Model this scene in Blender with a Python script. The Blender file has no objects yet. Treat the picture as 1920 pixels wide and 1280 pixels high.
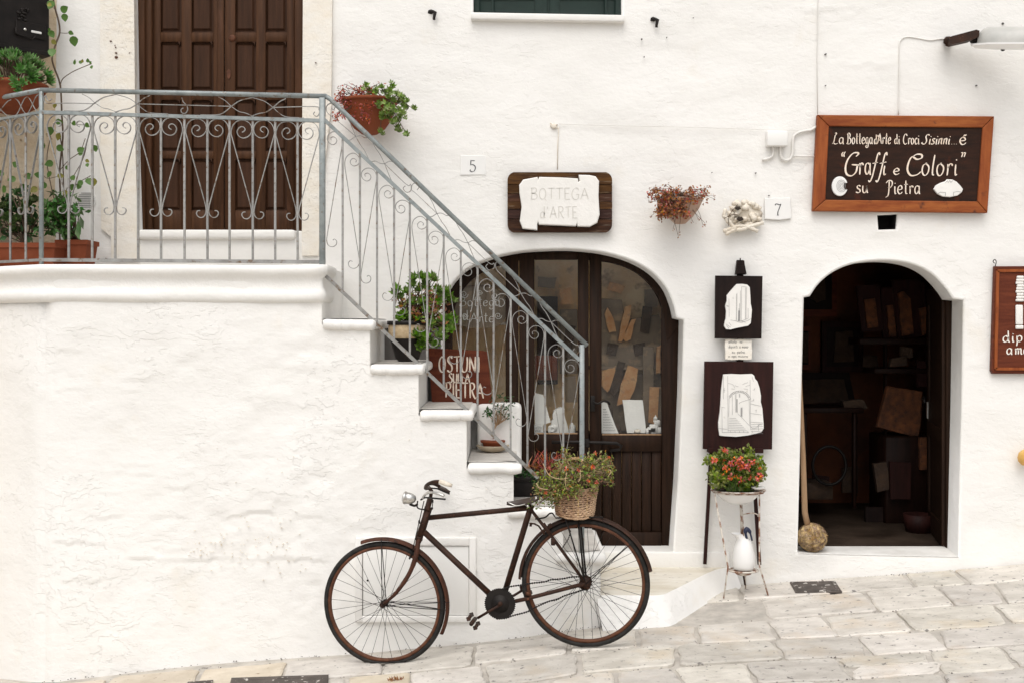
import bpy, bmesh, math, random
import numpy as np
from mathutils import Vector, Matrix
random.seed(7)
R = random.random
def U(a, b): return a + (b - a) * random.random()

# ------------------------------------------------------------------ camera, world, sun, exposure
F, H = 2140.0, 1.9            # focal length in photo pixels, eye height above the street (m)
CY = 610.0                    # horizon row in the photograph
scene = bpy.context.scene
col = scene.collection
cam_d = bpy.data.cameras.new('camera'); cam = bpy.data.objects.new('camera', cam_d); col.objects.link(cam)
cam.location = (0, 0, H); cam.rotation_euler = (math.radians(90), 0, 0)
cam_d.sensor_width = 36; cam_d.lens = F / 1920 * 36; cam_d.shift_y = -(640 - CY) / 1920
cam_d.clip_start = 0.05; cam_d.clip_end = 400
scene.camera = cam
SUN_EL, SUN_AZ = 58.0, 12.0    # overcast: a very soft sun, high, in front of the facade, a little to the left
w = bpy.data.worlds.new('World'); scene.world = w; w.use_nodes = True
nt = w.node_tree; nt.nodes.clear()
sky = nt.nodes.new('ShaderNodeTexSky'); sky.sky_type = 'NISHITA'; sky.sun_disc = False
sky.sun_elevation = math.radians(SUN_EL); sky.sun_rotation = math.radians(180 + SUN_AZ)
sky.air_density = 1.0; sky.dust_density = 4.0; sky.ozone_density = 0.6
hsv = nt.nodes.new('ShaderNodeHueSaturation'); hsv.inputs['Saturation'].default_value = 0.22
bg = nt.nodes.new('ShaderNodeBackground'); bg.inputs['Strength'].default_value = 0.15
out = nt.nodes.new('ShaderNodeOutputWorld')
nt.links.new(sky.outputs[0], hsv.inputs['Color']); nt.links.new(hsv.outputs[0], bg.inputs['Color']); nt.links.new(bg.outputs[0], out.inputs['Surface'])
sd = bpy.data.lights.new('sun', 'SUN'); sd.energy = .75; sd.angle = math.radians(70); sd.color = (1.0, 0.955, 0.90)
sun = bpy.data.objects.new('sun', sd); col.objects.link(sun)
el, az = math.radians(SUN_EL), math.radians(SUN_AZ)
sdir = Vector((-math.sin(az) * math.cos(el), -math.cos(az) * math.cos(el), math.sin(el)))
sun.rotation_euler = sdir.to_track_quat('Z', 'Y').to_euler(); sun.location = sdir * 20
scene.view_settings.view_transform = 'Standard'; scene.view_settings.look = 'None'
scene.view_settings.exposure = 0.27; scene.view_settings.gamma = 1; scene.view_settings.use_curve_mapping = False
scene.cycles.max_bounces = 8; scene.cycles.transparent_max_bounces = 12

# ------------------------------------------------------------------ helpers
DW, DS = 7.5, 6.7             # distance of the facade and of the stair front from the eye
def P(px, py, D): return Vector(((px - 960) / F * D, D, H - (py - CY) / F * D))
GX = [-60, -9, -6, -2.69, -1.75, -.71, .1, .4, 1.55, 3.36, 6, 9, 60]
GZ = [-1.0, -.95, -.62, -.175, -.070, .002, .088, .134, .204, .333, .50, .62, .62]
def gz(x): return float(np.interp(x, GX, GZ))
def G(px, py):
    D = 6.5
    for _ in range(12):
        D = (H - gz((px - 960) / F * D)) * F / (py - CY)
    return Vector(((px - 960) / F * D, D, gz((px - 960) / F * D)))

def noise2(x, y, seed=0):
    x = np.asarray(x, float); y = np.asarray(y, float)
    xi = np.floor(x).astype(np.int64); yi = np.floor(y).astype(np.int64); fx = x - xi; fy = y - yi
    def h(a, b):
        n = (a * 374761393 + b * 668265263 + seed * 1442695) & 0xffffffff
        n = ((n ^ (n >> 13)) * 1274126177) & 0xffffffff
        return ((n ^ (n >> 16)) & 0xffff) / 32767.5 - 1
    u = fx * fx * (3 - 2 * fx); v = fy * fy * (3 - 2 * fy)
    return (h(xi, yi) * (1 - u) + h(xi + 1, yi) * u) * (1 - v) + (h(xi, yi + 1) * (1 - u) + h(xi + 1, yi + 1) * u) * v
def fbm(x, y, seed=0, oct=4):
    s = 0; a = 1
    for k in range(oct):
        s = s + a * noise2(np.asarray(x) * 2 ** k, np.asarray(y) * 2 ** k, seed + k * 17); a *= .5
    return s

def catmull(pts, n=6, closed=False):
    pts = [Vector(p) for p in pts]; out = []
    N = len(pts)
    if N < 3: return pts
    for i in range(N if closed else N - 1):
        if closed: p0, p1, p2, p3 = pts[(i - 1) % N], pts[i], pts[(i + 1) % N], pts[(i + 2) % N]
        else:
            p1, p2 = pts[i], pts[i + 1]; p0 = pts[i - 1] if i else p1 * 2 - p2; p3 = pts[i + 2] if i + 2 < N else p2 * 2 - p1
        for k in range(n):
            t = k / n
            out.append(.5 * ((2 * p1) + (p2 - p0) * t + (2 * p0 - 5 * p1 + 4 * p2 - p3) * t * t + (3 * p1 - p0 - 3 * p2 + p3) * t ** 3))
    if not closed: out.append(pts[-1])
    return out

class MB:
    def __init__(s): s.v = []; s.f = []; s.sm = []; s.mi = []; s.cur = 0
    def add(s, vs, fs, smooth=False):
        o = len(s.v); s.v += [tuple(v) for v in vs]
        for f in fs: s.f.append(tuple(i + o for i in f)); s.sm.append(smooth); s.mi.append(s.cur)
        return s
    def box(s, a, b):
        x0, y0, z0 = [min(a[i], b[i]) for i in range(3)]; x1, y1, z1 = [max(a[i], b[i]) for i in range(3)]
        v = [(x0, y0, z0), (x1, y0, z0), (x1, y1, z0), (x0, y1, z0), (x0, y0, z1), (x1, y0, z1), (x1, y1, z1), (x0, y1, z1)]
        return s.add(v, [(0, 3, 2, 1), (4, 5, 6, 7), (0, 1, 5, 4), (1, 2, 6, 5), (2, 3, 7, 6), (3, 0, 4, 7)])
    def bbox(s, a, b, r=.01, seg=2):          # box with rounded edges
        a, b = [Vector([f(a[i], b[i]) for i in range(3)]) for f in (min, max)]
        bm = bmesh.new(); bmesh.ops.create_cube(bm, size=1)
        for v in bm.verts: v.co = Vector([(a[i] + b[i]) / 2 + v.co[i] * (b[i] - a[i]) for i in range(3)])
        r = min(r, min(b - a) * .49)
        bmesh.ops.bevel(bm, geom=bm.edges[:], offset=r, segments=seg, profile=.5, affect='EDGES')
        return s.bm(bm, True)
    def bm(s, bm, smooth=False):
        bm.verts.index_update()
        s.add([v.co[:] for v in bm.verts], [[v.index for v in f.verts] for f in bm.faces], smooth); bm.free(); return s
    def tube(s, pts, r, seg=8, closed=False, caps=True, flat=None):
        pts = [Vector(p) for p in pts]; N = len(pts); rr = r if isinstance(r, (list, tuple)) else [r] * N
        T = []
        for i in range(N):
            a = pts[(i - 1) % N] if (closed or i) else pts[i]; b = pts[(i + 1) % N] if (closed or i < N - 1) else pts[i]
            d = b - a; T.append(d.normalized() if d.length > 1e-9 else Vector((0, 0, 1)))
        up = Vector((0, 0, 1)) if abs(T[0].z) < .9 else Vector((0, 1, 0))
        n = (up - T[0] * up.dot(T[0])).normalized(); vs = []
        for i in range(N):
            n = (n - T[i] * n.dot(T[i])); n = n.normalized() if n.length > 1e-6 else T[i].orthogonal().normalized()
            b = T[i].cross(n)
            for k in range(seg):
                a = 2 * math.pi * (k + .5) / seg; vs.append(pts[i] + (n * math.cos(a) + b * math.sin(a)) * rr[i])
        fs = []
        for i in range(N if closed else N - 1):
            j = (i + 1) % N
            for k in range(seg): fs.append((i * seg + k, i * seg + (k + 1) % seg, j * seg + (k + 1) % seg, j * seg + k))
        if caps and not closed: fs += [tuple(range(seg))[::-1], tuple((N - 1) * seg + k for k in range(seg))]
        return s.add(vs, fs, seg > 4)
    def lathe(s, prof, c=(0, 0, 0), seg=24, ax=None, closed_top=False, arc=(0, 2 * math.pi)):
        # prof: list of (radius, height); ax: axis vector
        c = Vector(c); q = Vector((0, 0, 1)).rotation_difference(Vector(ax)) if ax is not None else None
        full = abs(arc[1] - arc[0] - 2 * math.pi) < 1e-6; m = seg if full else seg + 1; vs = []; fs = []
        for r, h in prof:
            for k in range(m):
                a = arc[0] + (arc[1] - arc[0]) * k / seg; v = Vector((r * math.cos(a), r * math.sin(a), h))
                if q: v = q @ v
                vs.append(c + v)
        for i in range(len(prof) - 1):
            for k in range(seg):
                k2 = (k + 1) % m; fs.append((i * m + k, i * m + k2, (i + 1) * m + k2, (i + 1) * m + k))
        return s.add(vs, fs, True)
    def prism(s, poly, y0, y1, bev=0, seg=2):     # poly in (x, z), front at y0, back at y1
        bm = bmesh.new(); vs = [bm.verts.new((p[0], y0, p[1])) for p in poly]
        f = bm.faces.new(vs); f.normal_update()
        if f.normal.y > 0: f.normal_flip()
        ret = bmesh.ops.extrude_face_region(bm, geom=[f])
        nv = [e for e in ret['geom'] if isinstance(e, bmesh.types.BMVert)]
        for v in nv: v.co.y = y1
        if bev:
            ee = [e for e in bm.edges if all(abs(v.co.y - y0) < 1e-7 for v in e.verts)]
            bmesh.ops.bevel(bm, geom=ee, offset=bev, segments=seg, profile=.5, affect='EDGES')
        bmesh.ops.recalc_face_normals(bm, faces=bm.faces[:])
        bmesh.ops.triangulate(bm, faces=[f for f in bm.faces if len(f.verts) > 4])
        return s.bm(bm, False)
    def strip(s, pts, th, y0, y1):                # flat iron strip in the XZ plane, th thick, from y0 to y1 deep
        pts = [Vector((p[0], p[1])) for p in pts]; N = len(pts); vs = []
        tt = th if isinstance(th, (list, tuple)) else [th] * N
        for i in range(N):
            d = pts[min(i + 1, N - 1)] - pts[max(i - 1, 0)]
            d = d.normalized() if d.length > 1e-9 else Vector((1, 0)); n = Vector((-d.y, d.x)) * tt[i] / 2
            a, b = pts[i] + n, pts[i] - n
            vs += [(a.x, y0, a.y), (b.x, y0, b.y), (b.x, y1, b.y), (a.x, y1, a.y)]
        fs = []
        for i in range(N - 1):
            o = i * 4
            for k in range(4): fs.append((o + k, o + (k + 1) % 4, o + 4 + (k + 1) % 4, o + 4 + k))
        fs += [(3, 2, 1, 0), tuple((N - 1) * 4 + k for k in range(4))]
        return s.add(vs, fs)
    def blob(s, c, r, amp=.1, sub=2, sc=3, seed=0, squash=(1, 1, 1)):
        bm = bmesh.new(); bmesh.ops.create_icosphere(bm, subdivisions=sub, radius=1)
        from mathutils import noise as mn
        for v in bm.verts:
            k = 1 + amp * mn.noise(v.co * sc + Vector((seed * 3.1, seed, 0)))
            v.co = Vector(c) + Vector([v.co[i] * squash[i] for i in range(3)]) * r * k
        return s.bm(bm, True)
    def leaf(s, p, d, L, W, up=None, curl=.15):
        d = Vector(d).normalized(); up = Vector(up) if up is not None else Vector((U(-1, 1), U(-1, 1), U(-.3, 1)))
        sd_ = d.cross(up); sd_ = sd_.normalized() if sd_.length > 1e-5 else d.orthogonal().normalized(); n = sd_.cross(d)
        p = Vector(p); m = p + d * L * .5 - n * W * .15; t = p + d * L - n * L * curl
        s.add([p, m + sd_ * W / 2 + n * W * .12, m, m - sd_ * W / 2 + n * W * .12, t], [(0, 1, 2), (0, 2, 3), (1, 4, 2), (2, 4, 3)])
        return s

def finish(name, mb, mat, base=(0, 0, 0)):
    me = bpy.data.meshes.new(name); bx, by, bz = base
    me.from_pydata([(v[0] - bx, v[1] - by, v[2] - bz) for v in mb.v], [], mb.f)
    me.polygons.foreach_set('use_smooth', mb.sm)
    for m in (mat if isinstance(mat, (list, tuple)) else [mat]): me.materials.append(m)
    me.polygons.foreach_set('material_index', mb.mi)
    me.update(); return me
BASE = {}
def thing(name, label, cat, loc, group=None):
    o = bpy.data.objects.new(name, None); col.objects.link(o); o.location = loc; o.empty_display_size = .1
    o['label'] = label; o['category'] = cat
    if group: o['group'] = group
    BASE[o.name] = Vector(loc); return o
def part(name, mb, mat, parent, label=None, kind=None):
    b = BASE[parent.name]; me = finish(name, mb, mat, b); o = bpy.data.objects.new(name, me); col.objects.link(o); o.parent = parent
    BASE[o.name] = b
    if label: o['label'] = label
    if kind: o['kind'] = kind
    return o
def inst(name, me, parent, loc, label=None, rot=None, scale=None):       # another part sharing a mesh; loc in world
    o = bpy.data.objects.new(name, me); col.objects.link(o); o.parent = parent; o.location = Vector(loc) - BASE[parent.name]
    if rot: o.rotation_euler = rot
    if scale: o.scale = scale
    BASE[o.name] = Vector(loc)
    if label: o['label'] = label
    return o
def solid(name, mb, mat, label, cat, group=None, kind=None):
    n = np.array(mb.v); base = (float(n[:, 0].mean()), float(n[:, 1].mean()), float(n[:, 2].min()))
    o = bpy.data.objects.new(name, finish(name, mb, mat, base)); col.objects.link(o); o.location = base; BASE[o.name] = Vector(base)
    if label: o['label'] = label
    if cat: o['category'] = cat
    if group: o['group'] = group
    if kind: o['kind'] = kind
    return o

# ------------------------------------------------------------------ materials
def mat(name, c, rough=.8, metal=0, c2=None, ns=4, stretch=(1, 1, 1), mix=(.35, .65), c3=None, ns3=30, thr3=(.62, .66), bump=0, bs=25, bstretch=None,
        island=0, objr=0, spec=.5, det=6, bump2=0, bs2=3, sheen=0, trans=0, coat=0, c4=None, ns4=8, thr4=(.6, .7), st4=(1, 1, 1), flake=0, fs=5, fst=(.7, 1, 1.3)):
    m = bpy.data.materials.new(name); m.use_nodes = True; t = m.node_tree; N = t.nodes; Lk = t.links
    b = N['Principled BSDF']; b.inputs['Roughness'].default_value = rough; b.inputs['Metallic'].default_value = metal
    b.inputs['Specular IOR Level'].default_value = spec
    if coat: b.inputs['Coat Weight'].default_value = coat
    if trans: b.inputs['Subsurface Weight'].default_value = 0
    tc = N.new('ShaderNodeTexCoord')
    def coords(st):
        mp = N.new('ShaderNodeMapping'); mp.inputs['Scale'].default_value = st; Lk.new(tc.outputs['Object'], mp.inputs[0]); return mp.outputs[0]
    def noise(sc, st=(1, 1, 1), d=det):
        n = N.new('ShaderNodeTexNoise'); n.inputs['Scale'].default_value = sc; n.inputs['Detail'].default_value = d
        n.inputs['Roughness'].default_value = .6; Lk.new(coords(st), n.inputs['Vector']); return n.outputs[0]
    def ramp(src, a, z):
        r = N.new('ShaderNodeMapRange'); r.inputs['From Min'].default_value = a; r.inputs['From Max'].default_value = z; Lk.new(src, r.inputs['Value']); return r.outputs[0]
    def mixc(f, A, B, mode='MIX'):
        x = N.new('ShaderNodeMix'); x.data_type = 'RGBA'; x.blend_type = mode
        if isinstance(f, float): x.inputs[0].default_value = f
        else: Lk.new(f, x.inputs[0])
        for k, q in ((6, A), (7, B)):
            if isinstance(q, tuple): x.inputs[k].default_value = (*q[:3], 1)
            else: Lk.new(q, x.inputs[k])
        return x.outputs[2]
    cc = tuple(c)
    if c2: cc = mixc(ramp(noise(ns, stretch), *mix), cc, tuple(c2))
    if c4: cc = mixc(ramp(noise(ns4, st4), *thr4), cc, tuple(c4))
    if c3: cc = mixc(ramp(noise(ns3, (1, 1, 1), 3), *thr3), cc, tuple(c3))
    if island or objr:
        if island: g = N.new('ShaderNodeNewGeometry'); rnd = g.outputs['Random Per Island']; amt = island
        else: g = N.new('ShaderNodeObjectInfo'); rnd = g.outputs['Random']; amt = objr
        hs = N.new('ShaderNodeHueSaturation'); r1 = N.new('ShaderNodeMapRange'); r1.inputs['To Min'].default_value = 1 - amt; r1.inputs['To Max'].default_value = 1 + amt
        Lk.new(rnd, r1.inputs['Value']); Lk.new(r1.outputs[0], hs.inputs['Value'])
        mu = N.new('ShaderNodeMath'); mu.operation = 'MULTIPLY'; mu.inputs[1].default_value = 7.3; Lk.new(rnd, mu.inputs[0])
        fr = N.new('ShaderNodeMath'); fr.operation = 'FRACT'; Lk.new(mu.outputs[0], fr.inputs[0])
        r2 = N.new('ShaderNodeMapRange'); r2.inputs['To Min'].default_value = .5 - amt * .06; r2.inputs['To Max'].default_value = .5 + amt * .06
        Lk.new(fr.outputs[0], r2.inputs['Value']); Lk.new(r2.outputs[0], hs.inputs['Hue'])
        r3 = N.new('ShaderNodeMapRange'); r3.inputs['To Min'].default_value = 1 - amt * .6; r3.inputs['To Max'].default_value = 1 + amt * .6
        Lk.new(fr.outputs[0], r3.inputs['Value']); Lk.new(r3.outputs[0], hs.inputs['Saturation'])
        if isinstance(cc, tuple): hs.inputs['Color'].default_value = (*cc[:3], 1)
        else: Lk.new(cc, hs.inputs['Color'])
        cc = hs.outputs[0]
    if isinstance(cc, tuple): b.inputs['Base Color'].default_value = (*cc[:3], 1)
    else: Lk.new(cc, b.inputs['Base Color'])
    last = None
    for amt, sc, st in ((bump2, bs2, bstretch or (1, 1, 1)), (bump, bs, bstretch or (1, 1, 1))):
        if not amt: continue
        bp = N.new('ShaderNodeBump'); bp.inputs['Strength'].default_value = 1; bp.inputs['Distance'].default_value = amt
        Lk.new(noise(sc, st, 8), bp.inputs['Height'])
        if last: Lk.new(last, bp.inputs['Normal'])
        last = bp.outputs[0]
    if flake:      # edges of old whitewash coats: small steps where a coat ends, with a little grime caught in them
        big = noise(fs, fst, 9); gate = ramp(noise(1.3, (1, 1, 1), 2), .44, .58)
        hs_ = None
        for thr in (.44, .53, .60):
            r = ramp(big, thr, thr + .012)
            if hs_ is None: hs_ = r
            else:
                ad = N.new('ShaderNodeMath'); ad.operation = 'ADD'; Lk.new(hs_, ad.inputs[0]); Lk.new(r, ad.inputs[1]); hs_ = ad.outputs[0]
        mg = N.new('ShaderNodeMath'); mg.operation = 'MULTIPLY'; Lk.new(hs_, mg.inputs[0]); Lk.new(gate, mg.inputs[1])
        bp = N.new('ShaderNodeBump'); bp.inputs['Strength'].default_value = 1; bp.inputs['Distance'].default_value = flake
        Lk.new(mg.outputs[0], bp.inputs['Height'])
        if last: Lk.new(last, bp.inputs['Normal'])
        last = bp.outputs[0]
    if last: Lk.new(last, b.inputs['Normal'])
    return m

WHITE = mat('whitewash', (.80, .785, .75), .9, c2=(.83, .815, .785), ns=1.6, stretch=(1, 1, 2.2), bump=.0024, bs=26, bstretch=(.8, 1, 1.25), bump2=.011, bs2=4.5,
            c4=(.74, .69, .60), ns4=1.9, thr4=(.60, .85), c3=(.5, .46, .40), ns3=44, thr3=(.775, .81), spec=.1, flake=.0016, fs=4.2)
WHITEF = mat('facade_whitewash', (.80, .785, .75), .9, c2=(.83, .815, .785), ns=1.6, stretch=(1, 1, 2.2), bump=.0024, bs=26, bstretch=(.8, 1, 1.25), bump2=.009, bs2=4.5,
            c4=(.74, .69, .60), ns4=1.9, thr4=(.60, .85), c3=(.5, .46, .40), ns3=44, thr3=(.775, .81), spec=.1, flake=.0010, fs=3.4)
WHITE2 = mat('smooth_whitewash', (.82, .80, .765), .85, c2=(.79, .775, .74), ns=5, bump=.003, bs=40, bump2=.006, bs2=8, spec=.2, c3=(.45, .42, .38), ns3=26, thr3=(.77, .81))
CREAM = mat('cream_plaster', (.78, .72, .62), .9, c2=(.82, .79, .73), ns=5, stretch=(1, 1, 2), bump=.003, bs=60, bump2=.006, bs2=9, c3=(.5, .32, .18), ns3=21, thr3=(.77, .80), spec=.2, flake=.0012, fs=8)
OCHRE = mat('ochre_limestone', (.62, .47, .30), .9, c2=(.72, .62, .48), ns=4, bump=.012, bs=30, bump2=.03, bs2=6, c3=(.35, .25, .15), ns3=14, thr3=(.68, .74), spec=.2)
STONE = mat('limestone_paving', (.48, .445, .395), .62, c2=(.67, .63, .57), ns=5.5, stretch=(1, 1.5, 1), mix=(.32, .66), bump=.007, bs=26, bstretch=(1, 1.4, 1), bump2=.011, bs2=8, c3=(.20, .185, .17), ns3=26, thr3=(.62, .70),
            c4=(.56, .47, .36), ns4=2.3, thr4=(.54, .74), objr=.13, spec=.25)
STONE_W = mat('warm_limestone_paving', (.50, .43, .335), .65, c2=(.62, .55, .45), ns=6, bump=.006, bs=30, bump2=.012, bs2=6, c3=(.30, .22, .15), ns3=22, thr3=(.66, .72), objr=.1, spec=.35)
MORTAR = mat('paving_mortar', (.40, .37, .33), .9, c2=(.56, .52, .465), ns=9, bump=.008, bs=45, c3=(.16, .15, .14), ns3=12, thr3=(.68, .74), spec=.2)
TREAD = mat('worn_tread', (.52, .49, .45), .75, c2=(.70, .67, .62), ns=5, stretch=(.6, 1, 1), bump=.004, bs=30, c3=(.25, .23, .2), ns3=16, thr3=(.68, .74), spec=.3)
PLAT = mat('platform_stone', (.60, .54, .43), .75, c2=(.74, .70, .62), ns=4, stretch=(.8, 2, 1), bump=.006, bs=25, c3=(.42, .38, .33), ns3=14, thr3=(.63, .72), spec=.3)
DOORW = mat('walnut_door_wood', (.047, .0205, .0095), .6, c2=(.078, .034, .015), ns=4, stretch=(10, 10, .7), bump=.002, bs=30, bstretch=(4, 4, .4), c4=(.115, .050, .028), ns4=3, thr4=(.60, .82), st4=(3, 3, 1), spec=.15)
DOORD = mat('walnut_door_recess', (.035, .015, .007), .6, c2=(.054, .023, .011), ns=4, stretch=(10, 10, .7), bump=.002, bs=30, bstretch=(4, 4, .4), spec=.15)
SHOPW = mat('shop_door_wood', (.013, .0062, .0032), .6, c2=(.027, .0125, .0066), ns=5, stretch=(9, 9, .6), bump=.002, bs=30, bstretch=(4, 4, .4), spec=.14)
SIGNF = mat('sign_frame_wood', (.20, .045, .012), .55, c2=(.33, .10, .025), ns=5, stretch=(1, 4, 6), bump=.0015, bs=40, c3=(.10, .03, .015), ns3=12, thr3=(.62, .74), spec=.2)
SIGNV = mat('sign_frame_wood_upright', (.20, .045, .012), .55, c2=(.31, .085, .022), ns=5, stretch=(6, 4, 1), bump=.0015, bs=40, c3=(.10, .03, .015), ns3=12, thr3=(.62, .74), spec=.2)
SIGNB = mat('sign_panel_wood', (.018, .009, .006), .65, c2=(.034, .014, .008), ns=6, stretch=(1, 1, 5), bump=.001, bs=50, c4=(.085, .02, .008), ns4=9, thr4=(.62, .78), spec=.15)
SIGNR = mat('red_brown_sign_wood', (.085, .017, .007), .55, c2=(.14, .033, .013), ns=5, stretch=(1, 3, 7), bump=.0015, bs=50, spec=.2)
PLANK = mat('weathered_plank', (.026, .012, .008), .8, c2=(.085, .038, .018), ns=4, stretch=(1, 1, 9), bump=.003, bs=30, bstretch=(.5, 1, 6), spec=.15, c4=(.19, .14, .10), ns4=7, thr4=(.56, .78), st4=(1, 1, 8), objr=.35)
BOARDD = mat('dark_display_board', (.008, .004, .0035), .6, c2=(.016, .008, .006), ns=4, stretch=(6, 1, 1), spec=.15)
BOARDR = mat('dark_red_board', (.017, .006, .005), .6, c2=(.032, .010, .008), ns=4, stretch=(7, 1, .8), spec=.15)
LETTER = mat('cream_lettering', (.78, .62, .48), .7, c2=(.86, .76, .66), ns=40)
LETTERW = mat('white_lettering', (.85, .80, .72), .7)
INK = mat('ink', (.06, .06, .07), .8)
INKL = mat('pencil_line', (.24, .235, .23), .9)
GROOVE = mat('engraved_groove', (.62, .60, .55), .9)
SILL = mat('worn_white_sill', (.66, .64, .60), .8, c2=(.78, .765, .73), ns=6, c3=(.45, .42, .38), ns3=20, thr3=(.7, .75), spec=.2)
CHIP = mat('white_stone_slab', (.82, .80, .76), .8, c2=(.76, .74, .70), ns=9, bump=.002, bs=40, c3=(.6, .56, .5), ns3=15, thr3=(.7, .76))
IRON = mat('galvanised_iron', (.20, .225, .225), .45, metal=.3, c2=(.30, .325, .32), ns=18, c3=(.17, .13, .10), ns3=34, thr3=(.60, .70), bump=.0006, bs=120, spec=.4)
IRONT = mat('rusty_iron_bar', (.22, .213, .20), .55, metal=.25, c2=(.34, .335, .32), ns=14, c3=(.14, .085, .05), ns3=24, thr3=(.56, .66), bump=.0006, bs=120, objr=.12)
RUST = mat('rusty_steel', (.019, .0085, .005), .6, metal=.15, c2=(.044, .017, .008), ns=16, c3=(.10, .035, .016), ns3=60, thr3=(.60, .72), bump=.0006, bs=200, spec=.3)
RUSTF = mat('red_rust', (.040, .0145, .008), .65, metal=.1, c2=(.085, .030, .015), ns=16, c3=(.018, .009, .006), ns3=30, thr3=(.58, .70), bump=.0006, bs=200, spec=.25)
RUSTR = mat('rusty_rim', (.07, .026, .013), .65, metal=.2, spec=.3, c2=(.14, .055, .028), ns=30, bump=.0005, bs=200)
RUBBER = mat('old_rubber', (.010, .0095, .009), .7, c2=(.028, .025, .022), spec=.25, ns=30, bump=.0008, bs=150)
DARKIRON = mat('black_iron', (.010, .008, .007), .55, metal=.3, spec=.3, c2=(.018, .014, .012), ns=15, bump=.0008, bs=90)
CHROME = mat('worn_chrome', (.62, .61, .58), .28, metal=.9, c2=(.35, .30, .26), ns=40, mix=(.5, .75))
LEATHER = mat('old_leather', (.03, .018, .014), .5, c2=(.05, .03, .02), ns=15)
WICKER = mat('wicker', (.25, .13, .055), .7, c2=(.60, .42, .24), ns=9, island=.25, c3=(.16, .08, .04), ns3=24, thr3=(.62, .7))
TERRA = mat('terracotta', (.185, .047, .020), .85, spec=.15, c2=(.24, .07, .034), ns=7, bump=.001, bs=80, c3=(.5, .3, .2), ns3=14, thr3=(.72, .8))
POTD = mat('dark_glazed_pot', (.007, .005, .0045), .45, spec=.3, c2=(.014, .010, .008), ns=8)
BASK = mat('straw_band', (.45, .32, .18), .9, c2=(.6, .47, .3), ns=30, bump=.004, bs=90)
CLAYP = mat('pale_clay', (.50, .38, .30), .8, c2=(.42, .27, .2), ns=8, bump=.002, bs=60)
SOIL = mat('soil', (.04, .028, .02), .95, bump=.01, bs=60)
SAUCER = mat('stone_saucer', (.55, .47, .35), .8, c2=(.40, .32, .22), ns=9)
ENAMEL = mat('white_enamel', (.80, .79, .77), .25, c3=(.10, .045, .025), ns3=16, thr3=(.76, .79), coat=.3)
NAVY = mat('navy_enamel', (.018, .025, .06), .3)
RUSTW = mat('rusty_white_paint', (.62, .57, .50), .6, c2=(.22, .10, .055), ns=24, mix=(.46, .58))
GREENP = mat('dark_green_paint', (.010, .026, .022), .45, c2=(.014, .034, .028), ns=6)
MAIL = mat('dark_cast_metal', (.008, .006, .005), .5, metal=.1, spec=.25, c2=(.016, .012, .010), ns=12)
TILE = mat('glazed_tile', (.80, .79, .765), .45, c2=(.77, .765, .74), ns=12)
PLASTIC = mat('white_plastic', (.80, .79, .76), .45)
CABLE = mat('whitewashed_cable', (.72, .70, .66), .7)
CABLEG = mat('grey_cable', (.42, .41, .39), .6)
LAMPG = mat('lamp_dome', (.38, .38, .355), .3, c2=(.50, .49, .46), ns=6, coat=.4)
LAMPB = mat('lamp_body', (.50, .49, .47), .5, c2=(.6, .59, .57), ns=8)
DRAIN = mat('cast_iron_cover', (.07, .060, .052), .7, metal=.1, spec=.2, c2=(.12, .10, .088), ns=12, c3=(.6, .57, .52), ns3=26, thr3=(.62, .65), bump=.001, bs=100)
DADO = mat('grey_dado', (.085, .080, .074), .8, c2=(.15, .14, .13), ns=5)
GRASSY = mat('straw_fibre', (.17, .095, .045), .9, c2=(.46, .33, .20), ns=22, island=.45, bump=.008, bs=60)
POLE = mat('worn_pole_wood', (.26, .155, .08), .7, c2=(.36, .23, .13), ns=6, stretch=(8, 8, 1))
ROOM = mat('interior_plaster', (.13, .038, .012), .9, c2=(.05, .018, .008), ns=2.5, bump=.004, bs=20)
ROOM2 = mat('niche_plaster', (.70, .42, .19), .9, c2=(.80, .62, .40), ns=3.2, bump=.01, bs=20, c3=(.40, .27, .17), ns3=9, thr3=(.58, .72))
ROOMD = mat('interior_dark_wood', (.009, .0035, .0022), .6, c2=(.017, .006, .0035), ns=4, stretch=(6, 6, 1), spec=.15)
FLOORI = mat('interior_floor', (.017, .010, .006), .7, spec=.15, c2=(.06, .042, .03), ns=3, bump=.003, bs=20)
GREYB = mat('grey_board', (.13, .095, .062), .8, c2=(.24, .18, .125), ns=4, c3=(.36, .25, .15), ns3=9, thr3=(.56, .7))
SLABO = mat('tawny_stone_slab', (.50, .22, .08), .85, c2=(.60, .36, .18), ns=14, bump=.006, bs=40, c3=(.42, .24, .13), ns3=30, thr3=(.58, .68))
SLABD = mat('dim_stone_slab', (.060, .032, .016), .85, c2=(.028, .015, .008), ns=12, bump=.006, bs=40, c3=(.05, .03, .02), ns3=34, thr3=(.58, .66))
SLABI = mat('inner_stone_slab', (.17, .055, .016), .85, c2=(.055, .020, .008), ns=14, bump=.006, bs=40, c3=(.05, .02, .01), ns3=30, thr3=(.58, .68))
BRASSY = mat('yellow_gourd', (.62, .33, .07), .5, c2=(.7, .45, .14), ns=8)
BONE = mat('weathered_bone_stone', (.66, .58, .47), .9, c2=(.76, .71, .62), ns=14, bump=.004, bs=60, c3=(.3, .22, .15), ns3=30, thr3=(.67, .73))
BLACK = mat('dull_black', (.006, .005, .004), .9)
def leafm(n, a, b, isl=.35, r=.5): return mat(n, a, r, c2=b, ns=30, island=isl, spec=.4)
GL = leafm('green_leaf', (.065, .125, .014), (.105, .175, .025))
GLD = leafm('dark_green_leaf', (.018, .058, .014), (.035, .09, .02))
GLY = leafm('yellow_green_leaf', (.19, .235, .03), (.28, .30, .06))
GRED = leafm('red_leaf', (.30, .035, .018), (.42, .07, .035))
GBR = leafm('brown_leaf', (.21, .075, .028), (.38, .17, .065))
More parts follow.
